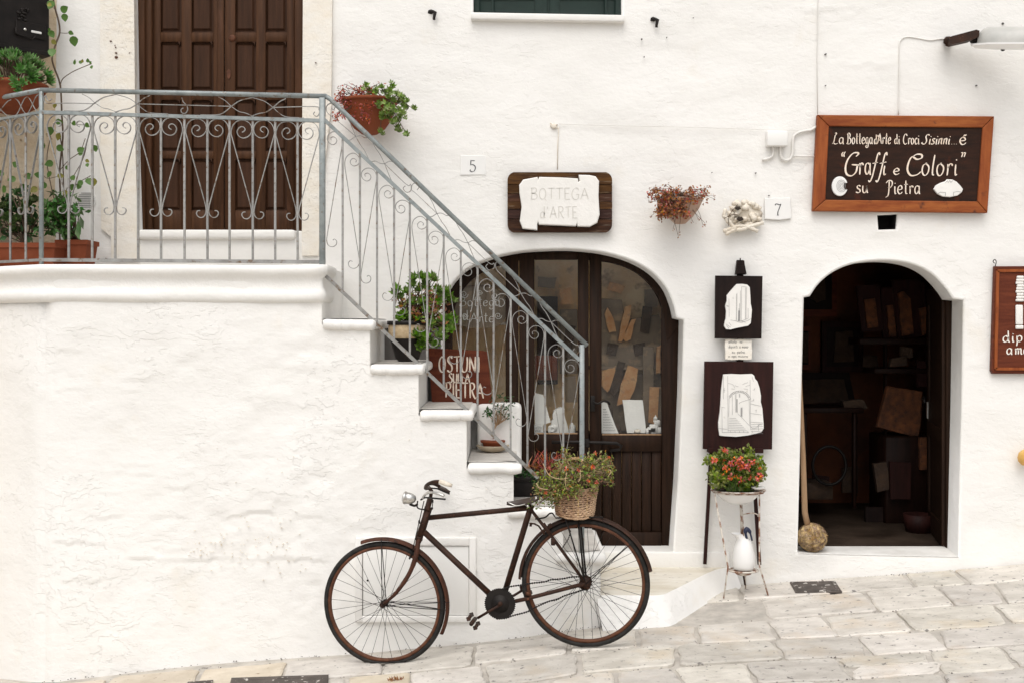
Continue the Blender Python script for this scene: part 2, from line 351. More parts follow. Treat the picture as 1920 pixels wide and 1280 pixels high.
GSUC = leafm('succulent_leaf', (.16, .25, .05), (.27, .36, .10))
GOLIVE = leafm('olive_leaf', (.115, .135, .025), (.21, .20, .05))
FLOW = leafm('orange_red_flower', (.52, .07, .025), (.60, .15, .06))
FLOWP = leafm('coral_flower', (.55, .12, .08), (.42, .04, .06))
STEM = mat('brown_stem', (.10, .065, .04), .8)
STEML = mat('straw_stem', (.45, .32, .18), .8)
def glass(name, tint=(1, 1, 1), refl=1.45):
    m = bpy.data.materials.new(name); m.use_nodes = True; t = m.node_tree; N = t.nodes; N.clear()
    o = N.new('ShaderNodeOutputMaterial'); tr = N.new('ShaderNodeBsdfTransparent'); tr.inputs[0].default_value = (*tint, 1)
    gl = N.new('ShaderNodeBsdfGlossy'); gl.inputs['Roughness'].default_value = .03; fr = N.new('ShaderNodeFresnel'); fr.inputs[0].default_value = refl
    mx = N.new('ShaderNodeMixShader'); t.links.new(fr.outputs[0], mx.inputs[0]); t.links.new(tr.outputs[0], mx.inputs[1]); t.links.new(gl.outputs[0], mx.inputs[2])
    t.links.new(mx.outputs[0], o.inputs[0]); return m
GLASS = glass('window_glass', (.93, .94, .93), 1.6)

# ------------------------------------------------------------------ hand lettering: one stroke font
GF = {
 'A': (.7, ['0,0 .33,1', '.33,1 .66,0', '.1,.36 .58,.36']), 'B': (.62, ['.08,0 .1,.5 .08,1', '~.02,.98 .4,1 .5,.78 .38,.56 .1,.52 .42,.5 .56,.26 .42,.03 0,0']),
 'C': (.66, ['~.62,.82 .52,.97 .3,.98 .1,.75 .02,.42 .12,.1 .36,-.02 .6,.12']), 'E': (.55, ['.08,0 .06,1', '.06,1 .5,1', '.06,.52 .42,.52', '.08,0 .52,0']),
 'G': (.68, ['~.6,.84 .5,.98 .28,.98 .08,.72 .02,.38 .14,.08 .36,-.02 .56,.1 .6,.42', '.38,.42 .66,.44']), 'I': (.24, ['.12,0 .12,1']),
 'L': (.5, ['.06,1 .06,0', '.06,0 .48,.02']), 'N': (.68, ['.06,0 .06,1', '.06,1 .56,0', '.56,0 .58,1']), 'O': (.66, ['~.3,1 .1,.8 .03,.48 .1,.14 .3,0 .5,.14 .58,.5 .5,.84 .3,1']),
 'P': (.58, ['.1,1 .12,.5 .06,0', '~.0,.96 .36,1 .52,.82 .46,.6 .12,.48']), 'R': (.64, ['.1,0 .1,1', '~.02,.98 .38,1 .52,.8 .42,.58 .12,.5', '.26,.5 .44,.16 .62,-.04']),
 'S': (.54, ['~.48,.86 .34,1 .14,.94 .08,.74 .24,.56 .44,.4 .46,.16 .28,0 .02,.1']), 'T': (.6, ['.3,0 .3,1', '.0,.97 .6,1']), 'U': (.64, ['~.05,1 .04,.5 .1,.12 .28,0 .48,.1 .56,.5 .56,1']),
 '#L': (.62, ['~.3,.98 .42,1.05 .46,.92 .34,.8 .26,.5 .16,.12 .02,.02 .14,.1 .34,-.02 .6,.08']), '#P': (.66, ['~.34,1 .32,.4 .24,-.1 .02,-.28', '~.06,.8 .3,1 .58,.94 .6,.66 .4,.46 .24,.5']),
 '#C': (.85, ['~.3,.86 .5,.98 .74,.96 .74,.82 .5,.74 .26,.86 .08,.55 .04,.25 .2,.02 .5,.04 .72,.2']), '#S': (.72, ['~.7,.9 .6,1 .4,.96 .32,.76 .42,.56 .5,.32 .4,.06 .2,0 -.02,.12 .06,.2']),
 '#B': (.66, ['~.1,.02 .16,.5 .14,1', '~.0,.9 .3,1.02 .5,.84 .4,.6 .2,.52 .5,.5 .6,.26 .46,.04 .2,.0 -.08,.08']),
 '#G': (.78, ['~.56,.86 .68,.96 .62,1.02 .38,.98 .14,.7 .04,.36 .12,.06 .38,-.02 .6,.14 .66,.46', '.36,.48 .82,.46']),
 'a': (.5, ['~.40,.52 .24,.6 .08,.48 .04,.2 .14,.02 .28,.06 .4,.3', '~.43,.6 .42,.3 .43,.05 .5,.0']), 'e': (.48, ['~.06,.3 .38,.36 .4,.52 .26,.62 .1,.5 .03,.24 .14,.02 .3,.02 .44,.14']),
 'i': (.2, ['~.08,.56 .08,.2 .12,.0 .2,.06', '.1,.76 .11,.82']), 'o': (.5, ['~.24,.6 .08,.5 .04,.24 .14,.02 .3,.02 .42,.2 .42,.44 .24,.6 .3,.62']), 'r': (.38, ['~.08,.58 .1,.3 .08,0', '~.09,.38 .2,.58 .34,.56 .34,.48']),
 'n': (.5, ['~.06,.58 .08,.3 .06,0', '~.08,.38 .22,.58 .36,.56 .38,.2 .44,0']), 'm': (.72, ['~.06,.58 .08,.3 .06,0', '~.08,.4 .2,.58 .32,.5 .32,0', '~.32,.4 .46,.58 .58,.5 .58,.15 .66,0']),
 't': (.36, ['~.18,1 .16,.4 .18,.05 .32,.04', '.02,.68 .36,.72']), 'l': (.2, ['~.14,1.05 .08,.5 .08,.08 .18,.02']), 'g': (.5, ['~.4,.52 .24,.6 .08,.48 .06,.2 .18,.04 .34,.14 .4,.54', '~.4,.54 .42,.0 .34,-.3 .14,-.34 .06,-.2 .2,-.08']),
 'd': (.52, ['~.36,.5 .22,.58 .06,.44 .04,.16 .16,.0 .32,.12 .4,.5', '~.38,1.1 .4,.5 .4,.1 .5,.0']), 's': (.4, ['~.36,.52 .24,.6 .1,.52 .14,.36 .3,.26 .32,.08 .16,0 -.02,.06']), 'u': (.5, ['~.06,.58 .04,.2 .14,.01 .3,.08 .38,.3 .4,.58', '~.4,.58 .4,.1 .48,0']),
 'f': (.5, ['~.66,.98 .6,1.12 .48,1.0 .38,.5 .26,-.1 .12,-.36 -.02,-.3', '.14,.56 .58,.62']), 'p': (.5, ['~.08,.6 .1,0 .06,-.36', '~.1,.44 .24,.6 .4,.5 .4,.2 .26,.04 .1,.12']), 'c': (.42, ['~.38,.5 .26,.6 .1,.5 .04,.26 .12,.04 .28,.0 .4,.12']),
 'è': (.7, ['~.1,.34 .5,.42 .52,.6 .34,.72 .12,.56 .04,.28 .2,.02 .42,.02 .6,.16', '~.4,.84 .46,.94 .56,.88 .64,.98']), '.': (.2, ['.08,.02 .11,.08']), "'": (.16, ['.06,1.05 .1,.82']), '“': (.34, ['~.16,1.02 .06,.9 .08,.76', '~.3,1.02 .2,.9 .22,.76']), '”': (.34, ['~.04,.98 .14,.94 .06,.74', '~.2,.98 .3,.94 .22,.74']),
 '5': (.6, ['.14,1 .12,.56', '.14,.97 .5,.97', '~.12,.56 .3,.62 .5,.5 .54,.28 .42,.04 .22,-.01 .06,.1 .12,.18']), '7': (.6, ['~.04,.86 .1,.98 .3,.94 .44,.9 .54,.98', '~.54,.98 .4,.6 .28,.3 .26,0', '.2,.0 .36,.0']), ' ': (.35, []),
}
def letters(mb, chars, x0, x1, base, cap, D, w=2.2, slant=0, drop=0, nib=.6, lift=.0015, th=.001):
    # chars: list of glyph keys; x0..x1 and base line, cap height and stroke width w given at the sign's size (photo pixels at distance D)
    adv = sum(GF[c][0] for c in chars) + .1 * (len(chars) - 1); sx = (x1 - x0) / adv; x = x0; k = D / F
    for c in chars:
        for st in GF[c][1]:
            sm = st[0] == '~'; pts = [tuple(map(float, q.split(','))) for q in st.lstrip('~').split()]
            pts = [Vector((p[0], p[1] + U(-.012, .012), 0)) for p in pts]
            pts = catmull(pts, 5) if (sm or len(pts) > 2) else [pts[0].lerp(pts[1], t / 4) for t in range(5)]
            q = []
            for p in pts:
                X = x + p.x * sx + slant * p.y * cap; Y = base - p.y * cap + drop * (x + p.x * sx - x0)
                q.append(((X - 960) * k, H - (Y - CY) * k))
            n = len(q); th_ = []
            for i in range(n):
                a, b = q[max(i - 1, 0)], q[min(i + 1, n - 1)]; an = math.atan2(b[1] - a[1], b[0] - a[0])
                ww = w * k * (1 - nib + nib * abs(math.sin(an - .5))); 
                if i in (0, n - 1): ww *= .6
                th_.append(max(ww, .3 * w * k))
            mb.strip(q, th_, D - lift, D - lift + th)
        x += (GF[c][0] + .1) * sx
def toks(s):
    out = []; i = 0
    while i < len(s):
        if s[i] == '#': out.append(s[i:i + 2]); i += 2
        else: out.append(s[i]); i += 1
    return out
def rough(poly, j=.8, n=3):          # broken stone outline: subdivide and jitter, photo pixels
    o = []
    for i in range(len(poly)):
        a, b = poly[i], poly[(i + 1) % len(poly)]; L = math.hypot(b[0] - a[0], b[1] - a[1]); m = max(1, min(n, int(L / 6)))
        for k in range(m): t = k / m; o.append((a[0] + (b[0] - a[0]) * t + U(-j, j), a[1] + (b[1] - a[1]) * t + U(-j, j)))
    return o
def px2(pts, D): return [((x - 960) / F * D, H - (y - CY) / F * D) for x, y in pts]
# ================================================================== SETTING: street and paving
def grid_sheet(xs, ys, zf):
    mb = MB(); vs = [(x, y, zf(x, y)) for y in ys for x in xs]; n = len(xs)
    fs = [(j * n + i, j * n + i + 1, (j + 1) * n + i + 1, (j + 1) * n + i) for j in range(len(ys) - 1) for i in range(n - 1)]
    return mb.add(vs, fs, True)
xs = [-60, -30, -15, -9] + [-6 + i * .25 for i in range(49)] + [9, 15, 30, 60]; ys = [-60, -30, -12, -4, 0, 2] + [3 + .25 * i for i in range(19)] + [9, 14, 40]
street = solid('street', grid_sheet(xs, ys, lambda x, y: gz(x) - .012 + .004 * float(noise2(x * 3, y * 3))), MORTAR, None, None, kind='structure')
bounds = [7.52, 7.12, 6.60, 6.19, 5.82, 5.46, 5.0, 4.55, 4.1]
rows = []
def wav(k, x): return bounds[k] + .035 * float(noise2(x * .9, k * 3.3, 5)) + .02 * float(noise2(x * 2.7, k * 5.1, 9))
nst = 0
for k in range(len(bounds) - 1):
    x = -4.3 if k >= 1 else 1.2; off = U(0, .3); x -= off
    while x < 5.2:
        wd = U(.28, .58) if k > 1 else U(.3, .7)
        xa, xb = x, x + wd; x = xb
        yc = (bounds[k] + bounds[k + 1]) / 2; split = (k >= 1 and R() < .07)
        if yc > DS and (xa + xb) / 2 < .95: continue
        if k == 1 and xa < .9 and xb > -9 and yc > DS: continue
        for half_ in ((0, .5), (.5, 1)) if split else ((0, 1),):
            sl1, sl2 = U(-.04, .04) - .035 * xa / 1.5, U(-.04, .04) - .035 * xb / 1.5
            g = U(.006, .015); n1 = 5; ya = lambda xx: wav(k, xx) * (1 - half_[0]) + wav(k + 1, xx) * half_[0] - g; yb = lambda xx: wav(k, xx) * (1 - half_[1]) + wav(k + 1, xx) * half_[1] + g
            poly = []
            # corners, then a wandering outline between them
            c = [(xa + g + sl1 * -.5 * 1, ya(xa)), (xb - g - sl2 * .5, ya(xb)), (xb - g + sl2 * .5, yb(xb)), (xa + g + sl1 * .5, yb(xa))]
            rc = U(.012, .034)
            for q in range(4):
                a = Vector(c[q]); b = Vector(c[(q + 1) % 4]); d = (b - a).normalized(); nn = Vector((-d.y, d.x))
                L = (b - a).length
                for t in (rc / L, .3, .5, .7, 1 - rc / L):
                    poly.append(a + (b - a) * t + nn * (U(-.009, .007) if .1 < t < .9 else U(-.004, .004)))
            poly = [p for p in poly]
            cx = sum(p.x for p in poly) / len(poly); cyy = sum(p.y for p in poly) / len(poly)
            if k == 0: poly = [Vector((p.x, min(p.y, 7.49))) for p in poly]
            tilt = U(-.006, .006); tilt2 = U(-.006, .006); up = U(-.002, .005)
            top = lambda p: gz(p[0]) + up + tilt * (p[0] - cx) * 3 + tilt2 * (p[1] - cyy) * 3
            n = len(poly); ctr = Vector((cx, cyy)); ins = [p + (ctr - p).normalized() * .012 for p in poly]
            vs = [(p.x, p.y, gz(p.x) - .03) for p in poly] + [(p.x, p.y, top(p) - .006) for p in poly] + [(p.x, p.y, top(p)) for p in ins] + [(cx, cyy, top(ctr))]
            fs = []
            for i in range(n):
                j = (i + 1) % n
                fs += [(i, i + n, j + n, j), (i + n, i + 2 * n, j + 2 * n, j + n), (i + 2 * n, 3 * n, j + 2 * n)]
            fs = [f[::-1] for f in fs]
            mb = MB().add(vs, fs); 
            warm = (k == 2 and R() < .5 and xa < .3) or R() < .03
            bs_ = BASE[street.name]; BASE['_'] = bs_
            part('paving_stone', mb, STONE_W if warm else STONE, street); nst += 1

# ================================================================== FACADE
house = thing('shop_house', 'tall white limewashed house front with arched shop window, open arched doorway and brown upper door', 'building', (0, 7.5, 0))
def resample(poly, step=.03):
    out = []
    for i in range(len(poly)):
        a = Vector(poly[i][:2]); b = Vector(poly[(i + 1) % len(poly)][:2]); n = max(1, int((b - a).length / step))
        out += [a.lerp(b, k / n) for k in range(n)]
    return out
def arch(pts_px, D, n=6, mid=None):
    # pts_px: list of ('l', x, y) straight or ('c', [...]) curve runs
    out = []
    for kind, pp in pts_px:
        out += px2([(v.x, v.y) for v in catmull([Vector((a, b, 0)) for a, b in pp], n)] if kind == 'c' else pp, D)
    return out
ARC1 = [(828, 585), (834, 560), (850, 530), (880, 502), (925, 483), (975, 472), (1030, 468), (1075, 468), (1130, 474), (1180, 488), (1220, 510), (1248, 540), (1262, 572), (1268, 597)]
ARC2 = [(1519, 556), (1536, 532), (1560, 512), (1590, 498), (1625, 491), (1668, 489.5), (1710, 496), (1745, 513), (1772, 540), (1787, 561)]
O_win = arch([('l', [(828, 760)]), ('c', ARC1), ('l', [(1281, 600), (1278, 740), (1271, 900), (1262, 1033), (978, 1033), (978, 775), (972, 760)])], DW)
O_dr = arch([('l', [(1496, 1036), (1502, 800), (1508, 558)]), ('c', ARC2), ('l', [(1806, 563), (1803, 760), (1797, 1043)])], DW)
O_bal = px2([(262, 432), (258, 300), (253, 0), (251, -190), (569, -190), (568, 100), (566, 433)], DW)
O_grn = px2([(887, 28), (886, -180), (1167, -180), (1167, 31)], DW)
O_hole = px2([(1648, 431), (1646, 404), (1683, 402), (1681, 430)], DW)
openings = [O_win, O_dr, O_bal, O_grn, O_hole]
def offs(poly, d):
    n = len(poly); ar = sum(poly[i][0] * poly[(i + 1) % n][1] - poly[(i + 1) % n][0] * poly[i][1] for i in range(n)); sg = 1 if ar > 0 else -1; out = []
    for i in range(n):
        a = Vector(poly[i - 1][:2]); p = Vector(poly[i][:2]); b = Vector(poly[(i + 1) % n][:2])
        n1 = (p - a).normalized(); n2 = (b - p).normalized(); n1 = Vector((n1.y, -n1.x)) * sg; n2 = Vector((n2.y, -n2.x)) * sg
        m = (n1 + n2); m = m.normalized() if m.length > 1e-6 else n1
        out.append(p + m * d / max(.6, m.dot(n1)))
    return out
def inpoly(px_, pz_, poly):
    r = np.zeros(px_.shape, bool); n = len(poly)
    for i in range(n):
        x1, y1 = poly[i][0], poly[i][1]; x2, y2 = poly[(i + 1) % n][0], poly[(i + 1) % n][1]
        if y1 == y2: continue
        r ^= ((y1 > pz_) != (y2 > pz_)) & (px_ < (x2 - x1) * (pz_ - y1) / (y2 - y1) + x1)
    return r
def near(px_, pz_, poly):
    best = np.full(px_.shape, 1e9); bx = px_.copy(); bz = pz_.copy(); n = len(poly)
    for i in range(n):
        ax, az = poly[i][0], poly[i][1]; dx, dz = poly[(i + 1) % n][0] - ax, poly[(i + 1) % n][1] - az; L = dx * dx + dz * dz
        if L < 1e-12: continue
        t = np.clip(((px_ - ax) * dx + (pz_ - az) * dz) / L, 0, 1); qx = ax + t * dx; qz = az + t * dz
        d = (qx - px_) ** 2 + (qz - pz_) ** 2; m = d < best; best[m] = d[m]; bx[m] = qx[m]; bz[m] = qz[m]
    return np.sqrt(best), bx, bz
RIM = .014
def wall_grid(x0, x1, z0, z1, step, polys, hf, y0, maxd=.06):
    nx = int((x1 - x0) / step) + 1; nz = int((z1 - z0) / step) + 1
    X, Z = np.meshgrid(np.linspace(x0, x1, nx), np.linspace(z0, z1, nz)); Hh = hf(X, Z)
    X = X.copy(); Z = Z.copy(); cx = (X[:-1, :-1] + X[1:, 1:]) / 2; cz = (Z[:-1, :-1] + Z[1:, 1:]) / 2; keep = np.ones(cx.shape, bool)
    for p in polys:
        g = offs(p, RIM); ins = inpoly(cx, cz, g); keep &= ~ins
        vi = np.zeros(X.shape, bool); vk = np.zeros(X.shape, bool)
        for a, b in ((0, 0), (0, 1), (1, 0), (1, 1)):
            vi[a:a + ins.shape[0], b:b + ins.shape[1]] |= ins; vk[a:a + ins.shape[0], b:b + ins.shape[1]] |= ~ins
        bb = vi & vk; d, qx, qz = near(X, Z, g)
        X[bb] = qx[bb]; Z[bb] = qz[bb]; d[bb] = 0
        for c in p if len(p) < 60 else []:
            pass
        bi = np.argwhere(bb)
        for c in g:
            i = np.argmin((X[bb] - c[0]) ** 2 + (Z[bb] - c[1]) ** 2); r_, c_ = bi[i]
            a0 = Vector((X[r_, c_] - c[0], Z[r_, c_] - c[1])).length
            if a0 < step * .8: X[r_, c_] = c[0]; Z[r_, c_] = c[1]
        Hh = Hh * np.clip(d / maxd, 0, 1) ** .7
    vs = np.stack([X.ravel(), np.full(X.size, y0) - Hh.ravel(), Z.ravel()], 1)
    ids = np.arange(X.size).reshape(X.shape); fs = []
    A, B, C, D_ = ids[:-1, :-1][keep], ids[:-1, 1:][keep], ids[1:, 1:][keep], ids[1:, :-1][keep]
    mb = MB(); mb.v = [tuple(v) for v in vs.tolist()]; mb.f = list(zip(A.tolist(), B.tolist(), C.tolist(), D_.tolist())); mb.sm = [True] * len(mb.f); mb.mi = [0] * len(mb.f)
    return mb
def reveal(mb, poly, depth, y0):
    p = [Vector(q[:2]) for q in poly]; n = len(p); rings = []
    for a in (0, 30, 60, 90): rings.append((offs(p, RIM * (1 - math.sin(math.radians(a)))), y0 + RIM * (1 - math.cos(math.radians(a)))))
    rings.append((p, y0 + depth)); vs = []; fs = []
    for r, y in rings: vs += [(v[0], y, v[1]) for v in r]
    for k in range(len(rings) - 1):
        for i in range(n): fs.append((k * n + i, k * n + (i + 1) % n, (k + 1) * n + (i + 1) % n, (k + 1) * n + i))
    mb.add(vs, fs, True)
def ledges(lst):
    # stones standing a little proud under the whitewash: (x0, x1, z, depth): the face below the line sits back
    def f(X, Z):
        h = 0
        for x0, x1, z, d in lst:
            zz = z + .030 * noise2(X * 4, X * 0 + z * 9, 3) + .012 * noise2(X * 15, X * 0 + z * 7, 4); m = np.clip((X - x0) / .05, 0, 1) * np.clip((x1 - X) / .05, 0, 1)
            t = Z - zz; h = h + m * d * np.clip(.55 + .9 * noise2(X * 5, X * 0 + z * 5, 8), 0, 1.4) * np.where(t > 0, np.exp(-t / .05), -np.exp(t / .035) * .7)
        return h
    return f
rs = random.Random(3)
fl = [(x, x + rs.uniform(.2, .7), rs.uniform(.5, 5.5), rs.uniform(.001, .004)) for x in [rs.uniform(-3, 5) for _ in range(60)]]
lf = ledges(fl)
hf1 = lambda X, Z: .014 * fbm(X * .8, Z * .8, 1, 2) + .0045 * fbm(X * 2.6, Z * 3.6, 2, 2) + .0011 * fbm(X * 7, Z * 10, 6, 2) + lf(X, Z) * .8
fac = wall_grid(-3.02, 5.6, -.6, 5.9, .02, openings, hf1, DW)
for p, d in ((O_win, .30), (O_dr, .19), (O_bal, .16), (O_grn, .12), (O_hole, .16)): reveal(fac, p, d, DW)
part('wall', fac, WHITEF, house)
# cream plaster surround beside the balcony door (a proud coat of plaster)
def P2(pts, D): return px2(pts, D)
cp = wall_grid(*[v for v in (-2.66, -2.50)], 2.26, 4.6, .02, [], lambda X, Z: .006 * fbm(X * 3, Z * 3, 4, 3), DW - .028)
pl = MB(); pl.prism(P2([(191, -190), (252, -190), (257, 300), (262, 452), (262, 490), (212, 490), (211, 445), (193, 430), (191, 300)], DW), DW - .03, DW + .02, .012)
part('plaster_surround', pl, CREAM, house)
pl = MB(); pl.prism(P2([(570, -190), (625, -190), (622, 200), (608, 330), (598, 480), (567, 480), (568, 200)], DW), DW - .022, DW + .02, .012)
part('plaster_surround', pl, CREAM, house)
# roof slab/back volume so the house is solid seen from the side
bk = MB(); bk.box((-3.0, 11.2, -.6), (5.6, 11.3, 5.9)); bk.box((5.5, 7.55, -.6), (5.6, 11.2, 5.9)); bk.box((-3.0, 7.55, 5.8), (5.6, 11.3, 5.9))
part('rear_wall', bk, WHITE2, house)

# ---- side wall of ochre limestone at the far left, meeting the facade in the corner
A0 = P(106, 610, 7.5); dirW = Vector((P(0, 610, 7.22) - P(106, 610, 7.5)).to_tuple()); dirW.z = 0; dirW.normalize()
nrm = Vector((-dirW.y, dirW.x, 0));  nrm = nrm if nrm.y < 0 else -nrm
sw = thing('side_wall', 'rough ochre limestone wall of the next house running back behind the hanging pot', 'wall', (A0.x, A0.y, 2.0))
mb = MB(); NS, NZ = 34, 90; vs = []
for j in range(NZ):
    for i in range(NS):
        s_ = i / (NS - 1) * .95; z = -.6 + 6.5 * j / (NZ - 1); h = .03 * float(fbm(s_ * 3, z * 3, 8, 3)) * min(1, s_ * 8)
        vs.append(A0 + dirW * s_ + nrm * h + Vector((0, 0, z - A0.z)))
mb.add(vs, [(j * NS + i, j * NS + i + 1, (j + 1) * NS + i + 1, (j + 1) * NS + i)[::-1] for j in range(NZ - 1) for i in range(NS - 1)], True)
part('wall_face', mb, OCHRE, sw)
E = A0 + dirW * .95; mb = MB(); nn_x, nn_z = 40, 60; vs = []
for j in range(nn_z):
    for i in range(nn_x):
        x = E.x - 4.5 * i / (nn_x - 1); z = -.9 + 6.8 * j / (nn_z - 1); vs.append((x, E.y - .02 * float(fbm(x * 2, z * 2, 8, 3)) * min(1, i / 2), z))
mb.add(vs, [(j * nn_x + i, (j + 1) * nn_x + i, (j + 1) * nn_x + i + 1, j * nn_x + i + 1) for j in range(nn_z - 1) for i in range(nn_x - 1)], True)
part('front_face', mb, WHITE, sw)
def SWp(px, py, lift=0):            # point on (or in front of) the side wall seen at (px, py)
    d = Vector(((px - 960) / F, 1, -(py - CY) / F)); o = Vector((0, 0, H)); p0 = A0 + nrm * lift
    t = (p0 - o).dot(nrm) / d.dot(nrm); return o + d * t

# ================================================================== STAIRCASE
stair = thing('staircase', 'whitewashed outdoor staircase and landing descending to the right behind the bicycle', 'staircase', (-.5, 6.7, 0))
SX = (DS / F)
def sx(px): return (px - 960) * SX
def szp(py): return H - (py - CY) * SX
# treads: (left px, right px of nosing, y px of tread top at the front edge, riser face px)
TR = [(604, 705, 599, 694), (693, 797, 683, 785), (786, 889, 768.5, 875), (876, 979, 868, 963), (950, 1068, 951, 1056), (1040, 1137, 1037, 1126)]
ZT = [szp(t[2]) for t in TR]; ZL = szp(499)
WX = sx(82)                                         # corner where the landing wall turns back
sf = [(rs.uniform(-2.7, .2), rs.uniform(-.05, 1.9)) for _ in range(44)]
led = [(sx(210), sx(400), szp(966), .010), (sx(400), sx(520), szp(968), .012), (sx(235), sx(640), szp(1048), .011), (sx(85), sx(210), szp(1022), .007), (sx(110), sx(200), szp(1085), .007), (sx(95), sx(200), szp(732), .006),
       (sx(300), sx(370), szp(905), .006), (sx(500), sx(590), szp(803), .006), (sx(95), sx(160), szp(655), .007), (sx(560), sx(660), szp(965), .009)] + [(a, a + rs.uniform(.1, .35), b, rs.uniform(.002, .006)) for a, b in sf]
ledf = ledges(led)
def hf2(X, Z):
    rough = np.clip(1.2 - np.hypot((X + 1.25) / 1.0, (Z - .75) / .9), 0, 1)
    return (.014 * fbm(X * .9, Z * .9, 21, 2) + .0040 * fbm(X * 3.4, Z * 4.0, 22, 2) + .0013 * fbm(X * 8, Z * 9, 27, 3) + .0045 * rough * fbm(X * 6, Z * 8, 27, 3) + .004 * np.clip(fbm(X * 2.6, Z * 2.9, 61, 3) - .35, 0, 1) * fbm(X * 9, Z * 12, 62, 2) * 2 + ledf(X, Z) * .75 + .0025 * rough * fbm(X * 12, Z * 16, 31, 3))
swf = wall_grid(WX, sx(604), -.5, ZL - .05, .0135, [], lambda X, Z: hf2(X, Z) * np.clip((X - WX) / .05, 0, 1) - 2.2 * np.clip(.11 - (X - WX), 0, 1) ** 2, DS)
def stripwall(xa, xb, ztop):
    n = wall_grid(xa, xb, -.4, ztop, .0135, [], hf2, DS); swf.add(n.v, n.f, True)
prev = sx(604)
for i, t in enumerate(TR):
    stripwall(prev, sx(t[3]), ZT[i] - .03); prev = sx(t[3])
# riser faces, returning to the facade, and the left wing turning back to the side wall
swf.add([(sx(604), DS - .012, ZT[0] - .02), (sx(604), DW + .02, ZT[0] - .02), (sx(604), DW + .02, ZL), (sx(604), DS - .012, ZL)], [(0, 1, 2, 3)])
for i, t in enumerate(TR):
    x = sx(t[3]); zb = (ZT[i + 1] - .02) if i + 1 < len(TR) else .2
    swf.add([(x, DS - .012, zb), (x, DW + .02, zb), (x, DW + .02, ZT[i] - .02), (x, DS - .012, ZT[i] - .02)], [(0, 1, 2, 3)])
W0 = Vector((WX, DS, 0)); vs = []
for j in range(60):
    for i in range(30):
        p = W0.lerp(Vector((W0.x - .80, DS + .522, 0)), i / 29); z = -.6 + (ZL - .05 + .6) * j / 59
        h = .008 * float(fbm(p.x * 3, z * 3, 41, 3)) * min(1, i / 4); cr = 2.2 * max(0, .11 - math.hypot(p.x - W0.x, p.y - W0.y)) ** 2; vs.append((p.x - .54 * h + .3 * cr, p.y - .84 * h + cr, z))
swf.add(vs, [(j * 30 + i, j * 30 + i + 1, (j + 1) * 30 + i + 1, (j + 1) * 30 + i)[::-1] for j in range(59) for i in range(29)], True)
part('wall', swf, WHITE, stair)
# landing floor and moulded cornice
mb = MB(); mb.prism([(WX - .02, 0), (sx(604), 0)] and [(WX - .6, ZL - .10), (sx(603), ZL - .10), (sx(603), ZL), (WX - .6, ZL)], DS + .0, DW + .02)
lf_ = MB(); 
lf_.add([(WX, DS, ZL - .012), (sx(603), DS, ZL - .012), (sx(603), DW + .02, ZL - .012), (WX - .80, DW + .02, ZL - .012), (WX - .80, DS + .52, ZL - .012)], [(0, 1, 2, 3, 4)])
part('landing_floor', lf_, TREAD, stair)
prof = [(0, 568), (.020, 566), (.034, 560), (.036, 552), (.028, 546), (.016, 541), (.013, 532), (.016, 524), (.030, 519), (.047, 514), (.055, 507), (.052, 501), (.040, 497.5), (.02, 497), (-.06, 497)]
prof = [(a, szp(b)) for a, b in prof]
mb = MB(); path = []
pd = Vector((-.36, .235, 0)).normalized(); pn = Vector((-pd.y, pd.x, 0)); pn = pn if pn.y < 0 else -pn
n_ = 70
for i in range(6): path.append((W0 + pd * (.95 * (5 - i) / 5), pn))
path[-1] = (W0, (pn + Vector((0, -1, 0))).normalized() * 1.07)
for i in range(1, n_): path.append((Vector((WX + (sx(602) - WX) * i / (n_ - 1), DS, 0)), Vector((0, -1, 0))))
for a in (25, 50, 75, 90): path.append((Vector((sx(602), DS, 0)), Vector((math.sin(math.radians(a)), -math.cos(math.radians(a)), 0))))
path.append((Vector((sx(602), DS + .3, 0)), Vector((1, 0, 0))))
vs = []; fs = []; m = len(prof)
for i, (p, nn) in enumerate(path):
    for k, (o, z) in enumerate(prof):
        wob = .005 * float(fbm(p.x * 2.3, k * .35, 77, 2)) + .003 * float(noise2(p.x * 9, k * .6, 78)); q = p + nn * (o * (.8 if i > n_ + 4 else 1) + wob); vs.append((q.x, q.y, z + .004 * float(noise2(p.x * 2.0, 1.5, 79))))
for i in range(len(path) - 1):
    for k in range(m - 1): fs.append((i * m + k, (i + 1) * m + k, (i + 1) * m + k + 1, i * m + k + 1))
mb.add(vs, fs, True); part('cornice', mb, WHITE2, stair)
